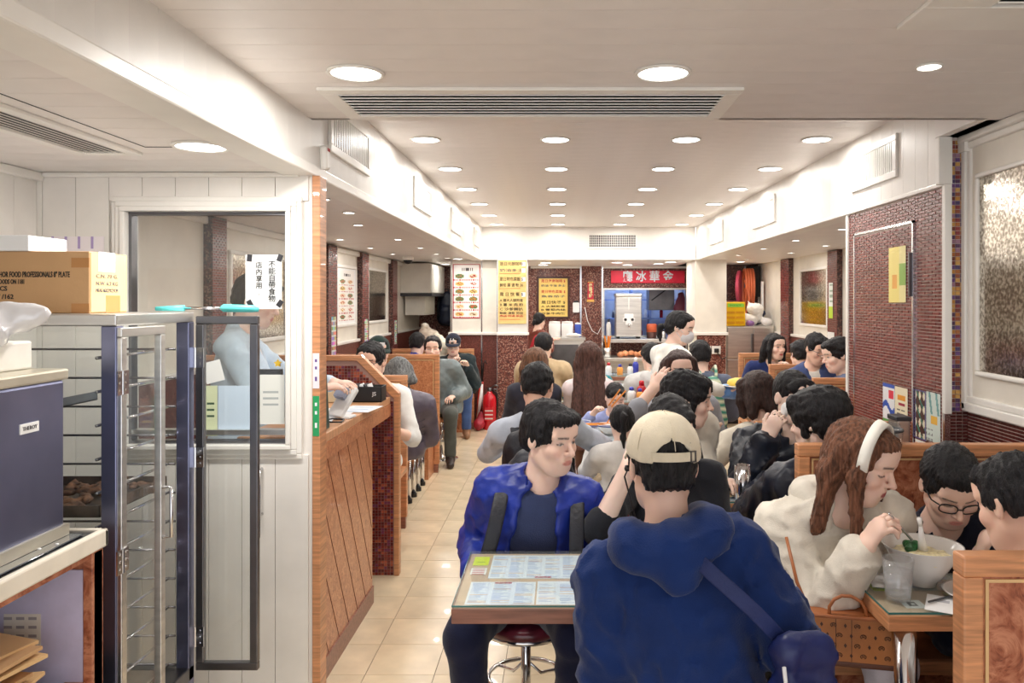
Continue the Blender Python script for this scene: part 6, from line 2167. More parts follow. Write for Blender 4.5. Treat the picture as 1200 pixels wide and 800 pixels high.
tag(MB().box(2.12, 2.30, 11.14, 11.16, 1.45, 2.0).build('dark_mirror', M_MIRROR), 'narrow dark mirror beside the hose reel', 'mirror')
tag(MB().box(2.66, 2.78, 11.0, 11.15, 1.65, 2.08).build('dark_cabinet', M_BLACK, bevel=.004), 'black wall box in the alcove corner', 'box')
tag(MB().box(2.735, 2.765, 10.75, 10.79, 1.272, 1.86).build('white_board_edge', M_PAPER, bevel=.003), 'white rolled sheet standing on the fridge corner', 'sheet')
tag(MB().box(2.1, 2.72, 11.1, 11.13, 1.585, 1.6).build('wall_rail', M_CHROME), 'thin chrome rail behind the yellow crate', 'rail')
for (x, lab, d_) in ((1.83, 'white blank switch plate on the right pier', 0), (1.95, 'white socket plate with black plug on the right pier', 1)):
    t = thing('wall_plate', lab, 'socket', (x, DB - .001, .93))
    MB().box(-.055, .055, -.012, 0, 0, .1).build('plate', M_TRIMW, t, bevel=.003)
    if d_:
        MB().box(-.028, .028, -.05, -.012, .02, .07).build('plug', M_BLACK, t, bevel=.006)
        MB().tube([(0, -.045, .03), (.06, -.04, -.06), (.12, -.03, -.04)], .006, 6).build('plug_cable', M_BLACK, t)

# ------------------------------------------------------------------ things on the tables
def bowl(x, y, z, r, label, food=None, group=None, rim=None):
    t = thing('rice_bowl', label, 'bowl', (x, y, z), 0, group)
    MB().lathe([(r * .45, 0), (r * .5, .012), (r * .85, .035), (r, .06), (r * .97, .06), (r * .8, .036), (0, .02)], n=24).build('bowl', M_PORC, t, smooth=True)
    MB().lathe([(r * 1.003, .05), (r * 1.01, .058), (r * .99, .058)], n=24).build('blue_rim', rim or plain('blue_band', lin(70, 90, 150), .3), t, smooth=True)
    if food:
        MB().lathe([(r * .8, .04), (r * .6, .056), (r * .3, .06), (0, .062)], n=16).build('food', food, t, smooth=True)
    return t


M_NOOD = plain('noodles', lin(240, 206, 110), .5, var=.2, scale=60)
M_SOUPW = plain('white_soup', lin(238, 232, 222), .3)
bowl(.31, 5.05, .7505, .085, 'blue rimmed bowl before the girl with the fringe', M_SOUPW)
bowl(.12, 5.16, .7505, .08, 'blue rimmed bowl of yellow noodles at the child table', M_NOOD)
bowl(.40, 4.87, .7505, .07, 'small blue rimmed bowl before the ponytail girl', M_SOUPW)
M_CHOP = plain('orange_chopstick', lin(240, 150, 50), .4)
for k, (a, b_, lab) in enumerate((((.1, 5.0, .815), (.42, 5.05, .80), 'orange chopstick laid across the bowls'), ((.12, 5.02, .815), (.4, 5.1, .81), 'orange chopstick lying beside its pair'), ((.3, 5.06, .82), (.36, 4.95, .93), 'orange chopstick standing in the bowl'), ((.33, 5.42, .88), (.40, 5.32, 1.0), 'orange chopstick raised by the girl with the fringe'), ((.35, 5.43, .87), (.44, 5.34, .99), 'second orange chopstick raised by the fringe girl'))):
    tag(MB().tube([a, b_], .005, 6).build('chopstick', M_CHOP), lab, 'chopstick')
t = thing('drink_bottle', 'pale blue soft bottle on the child table', 'bottle', (.53, 4.93, .7505))
MB().lathe([(.035, 0), (.038, .07), (.03, .1), (.015, .11)], n=16).build('body', plain('pale_blue', lin(190, 214, 236), .35), t, smooth=True)
MB().lathe([(.02, .11), (.02, .13)], n=12).build('cap', M_PAPER, t)
t = thing('phone', 'dark phone on the child table edge', 'phone', (.2, 4.85, .7505))
MB().box(-.05, .05, -.035, .035, 0, .008).build('body', plain('phone_green', lin(40, 60, 60), .2), t, bevel=.003)
cup = thing('steel_cup', 'brushed steel cup standing on the wall side table', 'cup', (.78, 3.385, .7505))
MB().lathe([(.031, 0), (.034, .01), (.0345, .145), (.031, .145), (.030, .015), (0, .012)], n=28).build('cup', M_CHROME, cup, smooth=True)
for k, (x, y, a, lab) in enumerate(((.66, 3.4, 10, 'open colourful menu card near the steel cup'), (.84, 3.46, -20, 'white menu card under the steel cup'), (1.05, 3.38, 30, 'printed order card on the wall side table'))):
    tag(sheet('menu_card', (x, y, .751 + k * .0012), (math.cos(R(a)), math.sin(R(a)), 0), (-math.sin(R(a)), math.cos(R(a)), 0), .17, .11, lambda s, t, k=k: lin(250, 248, 244) if (int(s * 8) + int(t * 6)) % 3 else [lin(240, 200, 120), lin(220, 226, 236), lin(200, 210, 230)][k], 16, 12, None), lab, 'menu')


def condiment(x, y, z, h, r, c1, c2, label, kind='sauce_bottle'):
    t = thing(kind, label, 'bottle', (x, y, z))
    MB().lathe([(r, 0), (r, h * .6), (r * .55, h * .75)], n=14).build('body', c1, t, smooth=True)
    MB().lathe([(r * .6, h * .75), (r * .55, h * .95), (r * .2, h)], n=12).build('cap', c2, t, smooth=True)


M_WHP = plain('white_gloss', lin(240, 240, 240), .3)
M_BLP = plain('blue_cap', lin(60, 70, 180), .35)
M_ORP = plain('orange_label', lin(240, 160, 70), .4)
condiment(.69, 6.728, .7505, .17, .04, plain('sauce_red', lin(180, 30, 36), .3), M_REDP, 'red sauce bottle on the table behind the child table')
condiment(.60, 6.68, .7505, .12, .035, M_WHP, M_BLP, 'white jar with blue lid beside the red sauce bottle')
condiment(.668, 6.655, .7505, .11, .03, M_ORP, M_BLP, 'orange labelled jar before the red sauce bottle')
condiment(.768, 6.7, .7505, .13, .03, plain('brown_sauce', lin(90, 40, 34), .3), M_REDP, 'brown sauce bottle with red cap')
for k, (x, h, c1, c2, lab) in enumerate(((.55, .14, M_WHP, M_REDP, 'white jar with red lid on the lower steel shelf'), (.68, .12, M_ORP, M_BLP, 'orange jar with blue lid on the lower steel shelf'), (.8, .13, M_WHP, M_DARK, 'white jar with dark lid on the far aisle table'), (.86, .2, M_BLP, M_WHP, 'blue bottle on the far aisle table'))):
    condiment(x, 9.05, .7505, h, .035, c1, c2, lab)

t = thing('clear_cover', 'clear plastic cover with a dark rim on the bench top behind the headband', 'cover', (1.19, 2.9, 1.0755))
MB().lathe([(.06, 0), (.064, .05), (.05, .075), (.0, .085)], n=24).build('dome', M_GLASS, t, smooth=True)
MB().lathe([(.064, .046), (.067, .05), (.064, .056), (.061, .05)], n=24).build('rim', M_DARK, t, smooth=True)

# ------------------------------------------------------------------ the people
def hc(px, py, d, s=1.0, extra=.128):
    """middle of a head whose top is seen at a pixel, d metres away"""
    p = at(px, py, d)
    return (p.x, p.y, p.z - extra * s)


def strap(I, pts, w, mat, name='strap', parent=None, th=.004):
    """flat band through local points; each point has its outward normal"""
    m = MB()
    L_, R_ = [], []
    for i, (p, n) in enumerate(pts):
        d = Vector(pts[min(i + 1, len(pts) - 1)][0]) - Vector(pts[max(i - 1, 0)][0])
        sd = d.cross(Vector(n)).normalized() * w / 2
        L_.append(Vector(p) - sd)
        R_.append(Vector(p) + sd)
    k = len(pts)
    m._add(L_ + R_, [(i, i + 1, k + i + 1, k + i) for i in range(k - 1)])
    o = m.build(name, mat, parent or I['root'], smooth=True)
    sl = o.modifiers.new('thick', 'SOLIDIFY')
    sl.thickness = th
    sl.offset = 0
    sb_ = o.modifiers.new('soft', 'SUBSURF')
    sb_.levels = sb_.render_levels = 2
    return o


def raw(name, root, soft, res, mat, disp=None):
    return soft_obj(name, soft, res, mat, root, (), disp)


WHITE_TEE, NAVY, CREAM = lin(238, 238, 234), lin(16, 40, 92), lin(228, 222, 208)

# 1 man in cap and navy hoodie, seen from behind
I = person('man from behind in a beige cap and navy hoodie at the front table', (.36, 1.94), hc(776, 482, 2.03, 1, .137), 0, 8, pitch=4, lvl=3, bulk=1.0, top=lin(16, 44, 100), thick=.03,
           hood=False, collar='crew', trouser=lin(120, 124, 140), hair='short', hvol=.98, hands={-1: (.2, 2.25, .775), 1: (.6, 2.2, .79)}, hints={-1: (-.12, -.4, -1), 1: (.5, -.4, -1)}, fold=.011, seed=11, thigh=.37, tuck=.13, sh=.172, skin=1, hem=-.12)
capman = I
cap(I, lin(226, 214, 190), True)
hd = Soft()
cl, rt, fw, u = I['cl'], I['rt'], I['fw'], I['u']
for q in (-1, 1):
    hd.cone(cl + fw * .10 + rt * q * .05 - u * .02, cl + fw * .03 + rt * q * .095 + u * .03, .03, .042, .03)
    hd.cone(cl + fw * .03 + rt * q * .095 + u * .03, cl - fw * .075 + rt * q * .095 + u * .042, .042, .045, .03)
    hd.cone(cl - fw * .075 + rt * q * .095 + u * .042, cl - fw * .115 + rt * q * .01 + u * .025, .045, .05, .03)
    hd.cone(cl - fw * .1 + rt * q * .105 + u * .025, cl - fw * .14 + rt * q * .02 - u * .035, .045, .032, .03)
    hd.cone(cl - fw * .12 + rt * q * .02 + u * .01, cl - fw * .145 - u * .05, .045, .028, .03)
hd.cone(cl - fw * .2 + u * .03, cl - fw * .195 - u * .06, .007, .005, .015, None, True)
raw('hood', I['root'], hd, .0095, cloth_mat(lin(16, 44, 100)), folds(77, .006, 26))
bk = lambda x, dn, off: (Vector(I['cl'] + rt * x - u * dn - fw * (off)), Vector(-fw))
cbm = thing('crossbody_bag', 'navy crossbody bag on the hip of the capped man', 'bag', (0, 0, 0))
cbm.location = capman['root'].location
M_NST = plain('navy_strap', lin(18, 36, 92), .6, var=.15, bump=.3, bscale=300)
strap(I, [bk(.03, -.01, .13), bk(.06, .03, .175), bk(.105, .085, .192), bk(.15, .145, .192), bk(.185, .2, .18), (Vector(I['cl'] + rt * .21 - u * .25 - fw * .16), Vector(rt * .4 - fw * .9))], .038, M_NST, 'strap', cbm)
sp = Soft()
c = I['cl'] + rt * .215 - u * .275 - fw * .19
sp.cone(c + np.array((-.03, -.01, .04)), c + np.array((.05, .02, .03)), .04, .045, .03, None).cone(c + np.array((-.03, -.015, -.05)), c + np.array((.05, .02, -.06)), .045, .05, .04)
raw('bag_body', cbm, sp, .011, plain('navy_bag', lin(20, 34, 92), .45, var=.2, bump=.2, bscale=40), folds(5, .006, 34))
MB().tube([Vector(c + np.array((-.05, -.065, .03))), Vector(c + np.array((-.045, -.07, -.03))), Vector(c + np.array((-.035, -.072, -.08))), Vector(c + np.array((-.015, -.07, -.085))), Vector(c + np.array((-.035, -.07, -.02)))], .0045, 6).build('white_pull_cord', M_PAPER, cbm, smooth=True)
earm = MB().tube([hpt(I, -.088, .01, -.01), hpt(I, -.095, .02, -.03), hpt(I, -.07, .03, -.12), Vector(I['cl'] + fw * .06 - rt * .06)], .0022, 6)
earm.lathe([(.006, -.006), (.008, 0), (.006, .008)], hpt(I, -.09, .008, -.008), 10)
tag(earm.build('earphone', M_BLACK, None, smooth=True), 'black wired earphone of the capped man', 'earphone')
bpy.data.objects['earphone'].location = capman['root'].location

# 2 man in blue jacket
I = person('man in an open royal blue jacket facing the menu table', (-.13, 2.94), hc(645, 470, 2.8), 180, 226, pitch=10, lvl=3, bulk=1.1, top=lin(28, 50, 146), topkind='nylon', thick=.03, open_front=True,
           inner=lin(52, 62, 98), trouser=lin(20, 26, 56), shoe=lin(22, 24, 40), hair='short', hvol=1.06, hands={-1: (.1, 2.66, .66), 1: (-.28, 2.68, .64)}, hints={-1: (-.3, -.2, -1), 1: (.3, -.2, -1)},
           fold=.007, sh=.15, tuck=.08, thigh=.38, seed=4, skin=0, knees={-1: 14, 1: -14}, hem=-.1)
blue = I
rt, fw, u, cl = I['rt'], I['fw'], I['u'], I['cl']
bpk = thing('backpack', 'black backpack worn over the royal blue jacket', 'backpack')
bpk.location, bpk.rotation_euler = I['root'].location, I['root'].rotation_euler
M_BPK = plain('black_nylon', lin(24, 26, 36), .5, var=.2, bump=.25, bscale=60)
for q in (-1, 1):
    pts = []
    for (x, dn, off) in ((.115, .03, -.1), (.115, -.02, -.03), (.118, -.015, .04), (.122, .05, .13), (.13, .15, .19), (.15, .26, .215), (.19, .34, .16)):
        pts.append((Vector(cl + rt * q * x * 1.12 - u * dn + fw * off), Vector(fw * (1 if off > .05 else .2) + u * (1 if off < .1 else .1))))
    strap(I, pts, .055, M_BPK, 'shoulder_strap', bpk, .012)
    p = cl + rt * q * .15 - u * .2 + fw * .215
    MB().cbox(Vector(p), (.03, .012, .022)).build('buckle', M_DARK, bpk, bevel=.003)
sp = Soft()
cb_ = cl - fw * .21 - u * .2
sp.cone(cb_ + u * .12, cb_ - u * .12, .14, .15, .03, (fw, 1.5))
raw('bag_body', bpk, sp, .015, M_BPK, folds(8, .008, 24))
# 3 man in black tee leaning on his hand
I = person('man in a black tee resting his head on his bare forearm', (.465, 3.0), (.41, 2.93, 1.12), 180, 190, pitch=20, lvl=2, bulk=.98, sh=.165, top=lin(26, 28, 36), sleeve='half', hair='short', seed=21,
           hands={1: (.27, 2.72, 1.10), -1: (.52, 2.62, .82)}, thigh=.37, tuck=.1, hints={1: (.62, .8, -.8), -1: (-.2, -.1, -1)}, palm=((0, 0, -1), (.7, .4, .2)), curl=(.5, .5), skin=2, eyes='down')

# 4 woman in cream hoodie
I = person('woman in a cream hoodie and white headband eating noodles', (.90, 2.73), hc(1009, 490, 2.49, 1.03, .13), 186, 229, pitch=20, lvl=3, s=1.03, female=True, bulk=1.0, top=lin(226, 218, 204), thick=.03, hood=True, collar='high',
           trouser=lin(222, 214, 222), shoe=lin(220, 216, 214), hair='long', hlen=.2, haircol=lin(116, 76, 56), hands={1: (.925, 2.32, .945), -1: (.87, 2.46, .665)}, hints={1: (.3, -.1, -1), -1: (-.05, -.3, -1)},
           palm=((0, 0, -1), (.9, .1, -.35)), curl=(.6, 1.05), fold=.0105, seed=33, eyes='down', skin=0, lips=lin(190, 96, 96), thigh=.36, tuck=.05, knees={1: -22, -1: -6}, hem=-.12, ears=False)
woman = I
hb = MB()
pts = []
for k in range(15):
    a = R(-8 + 196 * k / 14)
    pts.append(hpt(I, .106 * math.cos(a), .036 - .016 * math.sin(a), .024 + .116 * math.sin(a)))
n_ = Vector(I['Rh'] @ np.array((0, 1.0, -.1)))
k = len(pts)
rad = [(p - hpt(I, 0, .01, .03)).normalized() for p in pts]
hb._add([p - n_ * .017 for p in pts] + [p + n_ * .017 for p in pts], [(i, i + 1, k + i + 1, k + i) for i in range(k - 1)])
o = hb.build('headband', plain('headband_white', lin(240, 236, 226), .6), I['root'], smooth=True)
o.modifiers.new('thick', 'SOLIDIFY').thickness = .012
strap(I, [(Vector(I['cl'] + I['rt'] * -.06 - I['u'] * dn + I['fw'] * off), Vector(I['fw'])) for (dn, off) in ((.03, .10), (.12, .185), (.22, .205), (.33, .20), (.42, .17))], .022, plain('tan_leather', lin(168, 100, 56), .45), 'bag_strap')
zp = MB().tube([Vector(I['cl'] - I['u'] * dn + I['fw'] * off) for (dn, off) in ((-.02, .10), (.06, .155), (.14, .192), (.24, .205), (.34, .205))], .004, 6)
zp.build('zip', M_DARK, I['root'], smooth=True)
tag(MB().tube([(.95, 2.28, .985), (.98, 2.32, .955), (1.05, 2.36, .885)], .004, 6).build('fork', M_CHROME, None, smooth=True), 'thin steel fork held in her hand over the bowl', 'fork')
# brown monogram handbag
hbag = thing('handbag', 'brown monogram handbag on the lap of the hoodie woman', 'handbag', (.845, 2.31, .545), R(-12))
hbag.scale = (.86, .86, .86)
prof = [(-.15, 0), (.15, 0), (.13, .17), (-.13, .17)]
M_TAN = plain('cognac_canvas', lin(178, 112, 58), .42, var=.1, scale=9, bump=.1)
bmb = MB().prism(prof, 1, -.05, .05).build('bag_body', M_TAN, hbag, bevel=.012, seg=3)
MB().box(-.148, .148, -.053, .053, 0, .02).build('bottom_band', plain('dark_leather', lin(92, 52, 34), .5), hbag, bevel=.006)
MB().box(-.132, .132, -.052, .052, .158, .172).build('top_band', MATS['tan_leather'], hbag, bevel=.005)
em = MB()
for i in range(7):
    for j in range(4):
        x, z = -.115 + i * .038 + (.019 if j % 2 else 0), .04 + j * .033
        if abs(x) > .125:
            continue
        if (i + j) % 2:
            em.prism([(x, z - .008), (x + .005, z), (x, z + .008), (x - .005, z)], 1, -.0515, -.0508)
        else:
            em.tube([(x + .009 * math.cos(a), -.0512, z + .007 * math.sin(a)) for a in [R(-60 + 300 * q / 10) for q in range(11)]], .0013, 4)
            em.box(x - .004, x + .004, -.0515, -.0508, z - .001, z + .001).box(x - .004, x - .002, -.0515, -.0508, z - .004, z + .004).box(x + .002, x + .004, -.0515, -.0508, z - .004, z + .004)
em.build('monogram_print', plain('print_brown', lin(70, 38, 24), .5), hbag)
for x in (-.05, .0):
    MB().box(x - .001, x + .001, -.0512, -.0505, .02, .16).build('seam', MATS['print_brown'], hbag)
for yy in (-.04, .04):
    MB().tube([(-.07, yy, .165), (-.07, yy, .195), (-.055, yy, .22), (-.03, yy, .235), (0, yy, .235), (.03, yy, .22), (.045, yy, .195), (.05, yy, .165)], .006, 8).build('handle', MATS['tan_leather'], hbag, smooth=True)
MB().tube([(-.13, 0, .16), (-.17, .02, .25), (-.2, .1, .38)], .006, 8).build('shoulder_strap', MATS['tan_leather'], hbag, smooth=True)

# 5 boy with glasses
I = person('boy with dark framed glasses bending over the noodle table', (1.44, 2.76), hc(1114, 522, 2.56, 1.02), 180, 172, pitch=32, lvl=3, s=1.02, top=lin(20, 24, 42), thick=.02, hair='short', hvol=1.04, eyes='down',
           hands={1: (1.30, 2.44, .87), -1: (1.55, 2.46, .85)}, sh=.162, thigh=.36, tuck=.12, hints={1: (.1, -.1, -1), -1: (-.3, 0, -.9)}, palm=((0, 0, -1), (.5, 0, -.8)), curl=(.6, .9), fold=.008, seed=8, skin=0)
glasses(I, M_BLACK, .026, .018, .0022)

# 6 man in white tee with cropped hair
I = person('man in a white tee with cropped hair seen from behind', (1.32, 1.92), hc(1192, 530, 2.02), 6, 22, pitch=20, lvl=3, bulk=1.14, top=WHITE_TEE, sleeve='half', hair='crop', hands={-1: (1.44, 2.2, .82), 1: (1.6, 2.22, .82)}, thigh=.36, tuck=.1, knees={-1: -12, 1: -14}, hints={-1: (-.2, -.2, -1)}, seed=14, skin=1, fold=.008)

# 7 curly haired man, 8 man wiping his mouth
I = person('man with thick curly black hair in a dark navy jacket', (1.06, 3.13), hc(958, 447, 3.13, 1.04, .148), 8, 46, pitch=12, lvl=2, s=1.02, bulk=1.1, top=lin(22, 28, 44), topkind='nylon', thick=.03, hair='mop', hvol=1.2, seed=17, fold=.012, thigh=.345, tuck=0, knees={-1: -4, 1: -14},
           hands={-1: (.95, 3.47, .86), 1: (1.22, 3.47, .86)}, hints={-1: (-.7, -.45, -.6), 1: (.7, -.45, -.6)}, collar='high', skin=2)
I = person('man in a black puffer jacket wiping his mouth with a tissue', (1.10, 3.9), hc(930, 433, 3.7), 180, 196, pitch=8, lvl=2, top=lin(24, 30, 44), topkind='nylon', thick=.034, hair='bangs', hvol=.97, seed=23, fold=.014,
           thigh=.345, tuck=0, knees={-1: 20, 1: 12}, hands={1: (.945, 3.48, 1.07), -1: (1.3, 3.5, .83)}, hints={1: (.4, .3, -1), -1: (-.4, 0, -.8)}, palm=((0, 0, -1), (.6, .5, .3)), curl=(.5, .95), collar='high', skin=2, inner=None)
sp = Soft()
sp.ell((0, 0, 0), (.02, .016, .032)).ell((.012, -.004, .014), (.014, .012, .02))
o = soft_obj('tissue', sp, .006, M_PAPER, None, (), folds(3, .005, 70))
o.location = (.993, 3.49, 1.115)
tag(o, 'crumpled white tissue at the mouth of the puffer jacket man', 'tissue')

# 9 young man in a cream coat
I = person('young man with shaggy black hair in a cream coat', (.655, 3.78), hc(806, 433, 3.58, 1, .133), -142, -97, pitch=8, lvl=3, top=lin(224, 218, 204), thick=.026, collar='open', inner=lin(30, 30, 36), hair='messy', hvol=1.1, seed=29, fold=.009,
           thigh=.36, tuck=0, knees={1: -30, -1: -22}, hands={1: (.64, 3.44, .82), -1: (.735, 3.46, .82)}, hints={1: (.4, -.3, -.8), -1: (-.1, -.2, -1)}, trouser=lin(60, 58, 60), skin=0, lips=lin(196, 100, 96))
# 10 bob
I = person('woman with a chin length brown bob in a cream knit', (1.16, 4.36), hc(886, 434, 4.28), 0, 28, pitch=14, lvl=2, female=True, top=lin(232, 224, 208), thick=.02, hair='bob', hlen=.07, haircol=lin(58, 40, 36), seed=31, knees={-1: 0},
           hands={-1: (.88, 4.42, .86), 1: (1.25, 4.7, .78)}, hints={-1: (-.6, -.6, -.7)}, palm=((1, .2, .2), None), curl=(.25, .6))
# 11 grey tee with backpack
I = person('man in a light grey tee wearing a black backpack', (-.10, 4.2), hc(630, 424, 4.2), 0, -14, pitch=16, lvl=2, bulk=1.05, top=lin(190, 198, 212), sleeve='half', hair='short', seed=37, hands={-1: (-.2, 4.62, .80), 1: (.13, 4.62, .86)},
           hints={1: (1, -.2, -.7), -1: (-1, -.2, -.7)}, trouser=lin(60, 60, 70), skin=3)
rt, fw, u, cl = I['rt'], I['fw'], I['u'], I['cl']
bpk = thing('backpack', 'black backpack on the back of the grey tee', 'backpack')
bpk.location, bpk.rotation_euler = I['root'].location, I['root'].rotation_euler
sp = Soft()
cb_ = cl - fw * .2 - u * .22 - rt * .04
sp.cone(cb_ + u * .12, cb_ - u * .14, .13, .15, .03, (fw, 1.45))
raw('bag_body', bpk, sp, .015, M_BPK, folds(18, .008, 24))
for q in (-1, 1):
    strap(I, [(Vector(cl + rt * q * x - u * dn + fw * off), Vector(-fw * (1 if off < -.05 else .2) + u * .8)) for (x, dn, off) in ((.08, .16, -.165), (.09, .07, -.14), (.10, .0, -.07), (.108, -.01, .0), (.11, .04, .09))], .055, M_BPK, 'shoulder_strap', bpk, .012)
# 12 ponytail girl
I = person('small girl with a ponytail in a white top, back turned', (.335, 4.24), hc(729, 472, 4.2, .8), 0, 0, pitch=14, lvl=2, s=.74, female=False, top=lin(236, 232, 228), thick=.016, hair='pony', hlen=.19, seat=.5, seed=39, hands={-1: (.2, 4.5, .79), 1: (.45, 4.5, .79)}, trouser=lin(170, 150, 120), bulk=.95)
MB().tube([hpt(I, .017 * math.cos(a), -.118 + .004 * math.sin(a), .045 + .017 * math.sin(a)) for a in [2 * math.pi * k / 10 for k in range(11)]], .005, 6, False).build('hair_tie', M_PAPER, I['root'])
# 13 girl with fringe
I = person('girl with a black fringe in a periwinkle jumper eating', (.39, 5.68), hc(721, 448, 5.55, .82), 180, 190, pitch=22, lvl=2, s=.8, female=False, top=lin(160, 172, 222), thick=.016, hair='bangs', seat=.45, seed=41, eyes='down',
           hands={1: (.25, 5.36, .87), -1: (.5, 5.38, .80)}, hints={1: (.6, -.1, -.7), -1: (-.15, -.2, -1)}, curl=(.6, .9), bulk=.95)
# 14 long hair, 16, 15
I = person('woman with waist length brown hair in a pale pink top', (.235, 6.22), hc(690, 400, 6.18), 0, 0, pitch=6, lvl=2, female=True, sh=.15, bulk=.95, hints={-1: (-.1, -.2, -1)}, top=lin(228, 212, 212), hair='longback', hlen=.58, haircol=lin(86, 58, 50), seed=43, hands={-1: (.15, 6.6, .8), 1: (.35, 6.6, .8)}, hvol=1.08)
I = person('woman with straight chestnut hair in a dark jacket', (-.215, 6.28), hc(628, 407, 6.25), 0, -10, pitch=14, lvl=1, female=True, sh=.15, bulk=.92, hints={1: (.1, -.2, -1)}, top=lin(48, 48, 60), thick=.024, hair='longback', hlen=.3, haircol=lin(112, 78, 58), seed=47, hands={-1: (-.3, 6.62, .79), 1: (-.12, 6.62, .79)}, hvol=1.08)
I = person('man in a khaki jacket with neat black hair', (-.16, 7.42), hc(637, 389, 7.4), 0, -6, pitch=10, lvl=1, bulk=1.08, top=lin(196, 172, 136), thick=.034, hair='short', seed=49, collar='high', fold=.011, hands={-1: (-.28, 7.85, .86), 1: (-.02, 7.85, .86)})
# teal
I = person('person in a teal top hidden behind the long brown hair', (.3, 8.45), hc(692, 408, 8.3), 180, 180, pitch=10, lvl=1, top=lin(40, 130, 140), hair='short', seed=53, hands={-1: (.45, 8.1, .8), 1: (.15, 8.1, .8)})
# staff by the steel counter
I = person('staff member in brown and red standing at the steel counter', (-.25, 10.75), hc(632, 366, 10.65, .86), -40, -30, pitch=12, lvl=1, s=.86, stand=True, female=True, top=lin(128, 62, 50), hair='lowpony', hlen=.06, seed=57, hands={-1: (-.05, 10.98, 1.05), 1: (-.12, 10.95, 1.0)})
st = I
strap(I, [(Vector(I['cl'] + I['rt'] * x - I['u'] * dn - I['fw'] * off), Vector(-I['fw'])) for (x, dn, off) in ((.05, .0, .06), (.04, .06, .13), (0, .14, .16), (-.05, .24, .16))], .05, plain('red_apron', lin(200, 40, 60), .6), 'apron_strap')

# 18 waitress
I = person('masked waitress in a white striped track top carrying a plate', (.79, 5.6), hc(797, 364, 5.58, .92), -70, -112, pitch=16, lvl=2, s=.92, stand=True, female=True, top=lin(238, 236, 228), thick=.02, hair='lowpony', hlen=.1, seed=59,
           hands={1: (1.16, 5.42, .965), -1: (1.05, 5.75, .9)}, hints={1: (1, -.5, -.6)}, palm=(None, (0, 0, 1)), curl=(.6, .05), eyes='down', trouser=lin(50, 60, 60), collar='vee')
face_mask(I, plain('mask_grey', lin(206, 204, 206), .7))
S, (E, W, f) = I['S'][1], I['arms'][1]
rt, fw, u = I['rt'], I['fw'], I['u']
for k in range(3):
    off = -.03 + k * .03
    out = nv(np.array((.72, -.62, .3)))
    tan = nv(np.cross(E - S, out))
    pts = [(Vector(S + u * .05 - rt * .03 + tan * off), Vector(u)), (Vector(S + out * .086 + u * .012 + tan * off), Vector(out)), (Vector(S + (E - S) * .35 + out * .093 + tan * off), Vector(out)), (Vector(S + (E - S) * .7 + out * .088 + tan * off), Vector(out)), (Vector(E + out * .082 + tan * off), Vector(out)), (Vector(E + (W - E) * .5 + out * .076 + tan * off), Vector(out))]
    strap(I, pts, .014, M_INK, 'sleeve_stripe', None, .004)
for q in (-1, 1):
    strap(I, [(Vector(I['cl'] + rt * q * x - u * dn + fw * o_), Vector(fw + u * .3)) for (x, dn, o_) in ((.085, .0, -.02), (.08, .02, .09), (.07, .1, .165), (.06, .22, .19))], .022, plain('red_braces', lin(190, 36, 60), .6), 'apron_strap')
gv = Soft()
gv.cone(W - f * .01, W + f * .04, .04, .046, .02).cone(W + f * .05, W + f * .11, .046, .042, .02)
raw('glove', I['root'], gv, .009, plain('blue_glove', lin(110, 160, 226), .4), folds(70, .006, 60))
P_ = (1.20, 5.37, 1.008)
pl = thing('served_plate', 'white plate with a yellow bun in the gloved hand', 'plate', P_)
MB().lathe([(.05, 0), (.06, .004), (.10, .014), (.098, .018), (.05, .008), (0, .008)], n=28).build('plate', M_PORC, pl, smooth=True)
sp = Soft()
sp.ell((0, 0, .035), (.07, .055, .032))
raw('yellow_bun', pl, sp, .008, plain('bun_yellow', lin(246, 210, 90), .45, var=.1), waves(4, 60, .003))

# 19 to 21
I = person('woman with a low ponytail in a grey hooded top', (.8, 7.02), hc(763, 401, 7.0), 8, 12, pitch=12, lvl=1, female=True, top=lin(204, 204, 202), thick=.03, hood=True, collar='high', hair='lowpony', hlen=.1, seed=61, hands={-1: (.68, 7.4, .8), 1: (.92, 7.4, .8)})
I = person('woman in a grey cardigan with a hand at her forehead', (.76, 4.64), hc(796, 409, 4.55), 180, 184, pitch=2, lvl=2, female=True, top=lin(150, 152, 160), sleeve='three', thick=.018, hair='long', hlen=.12, haircol=lin(66, 46, 42), hvol=.97, hopen=1.28, seed=67, knees={1: 0, -1: -4}, sh=.165,
           hands={1: (.575, 4.44, 1.16), -1: (.75, 4.4, .8)}, hints={1: (.8, .2, -.9)}, palm=(None, (.5, .6, .2)), curl=(.5, .35))
I = person('diner in a navy and green striped sweater behind the waitress', (1.15, 6.4), hc(820, 398, 6.35), 0, 10, pitch=8, lvl=1, top=lin(96, 104, 124), thick=.024, hair='short', seed=71, hands={-1: (1.05, 6.75, .85), 1: (1.3, 6.7, .8)}, trouser=lin(90, 150, 120))
kb = thing('zigzag_knit', 'green and cream zigzag knit clothing, shaped as a bag on the back behind the waitress', 'bag')
sp = Soft()
sp.cone((1.18, 6.185, .92), (1.19, 6.185, .66), .09, .12, .03, ((0, 1, 0), 1.9))  # zigzag part of the diner's clothing, shaped as a bag
ob = soft_obj('bag_body', sp, .014, None, kb, (), folds(72, .006, 24))
zz_, nt_, b_2, N_, L_2 = new_mat('green_zigzag')
wv = N_('ShaderNodeTexWave')
wv.bands_direction = 'Z'
wv.inputs['Scale'].default_value = 6
wv.inputs['Distortion'].default_value = 3
tc_ = N_('ShaderNodeTexCoord')
L_2(tc_.outputs['Object'], wv.inputs['Vector'])
rp_ = N_('ShaderNodeValToRGB')
rp_.color_ramp.elements[0].color = (*lin(40, 140, 120), 1)
rp_.color_ramp.elements[1].color = (*lin(222, 226, 196), 1)
L_2(wv.outputs[0], rp_.inputs[0])
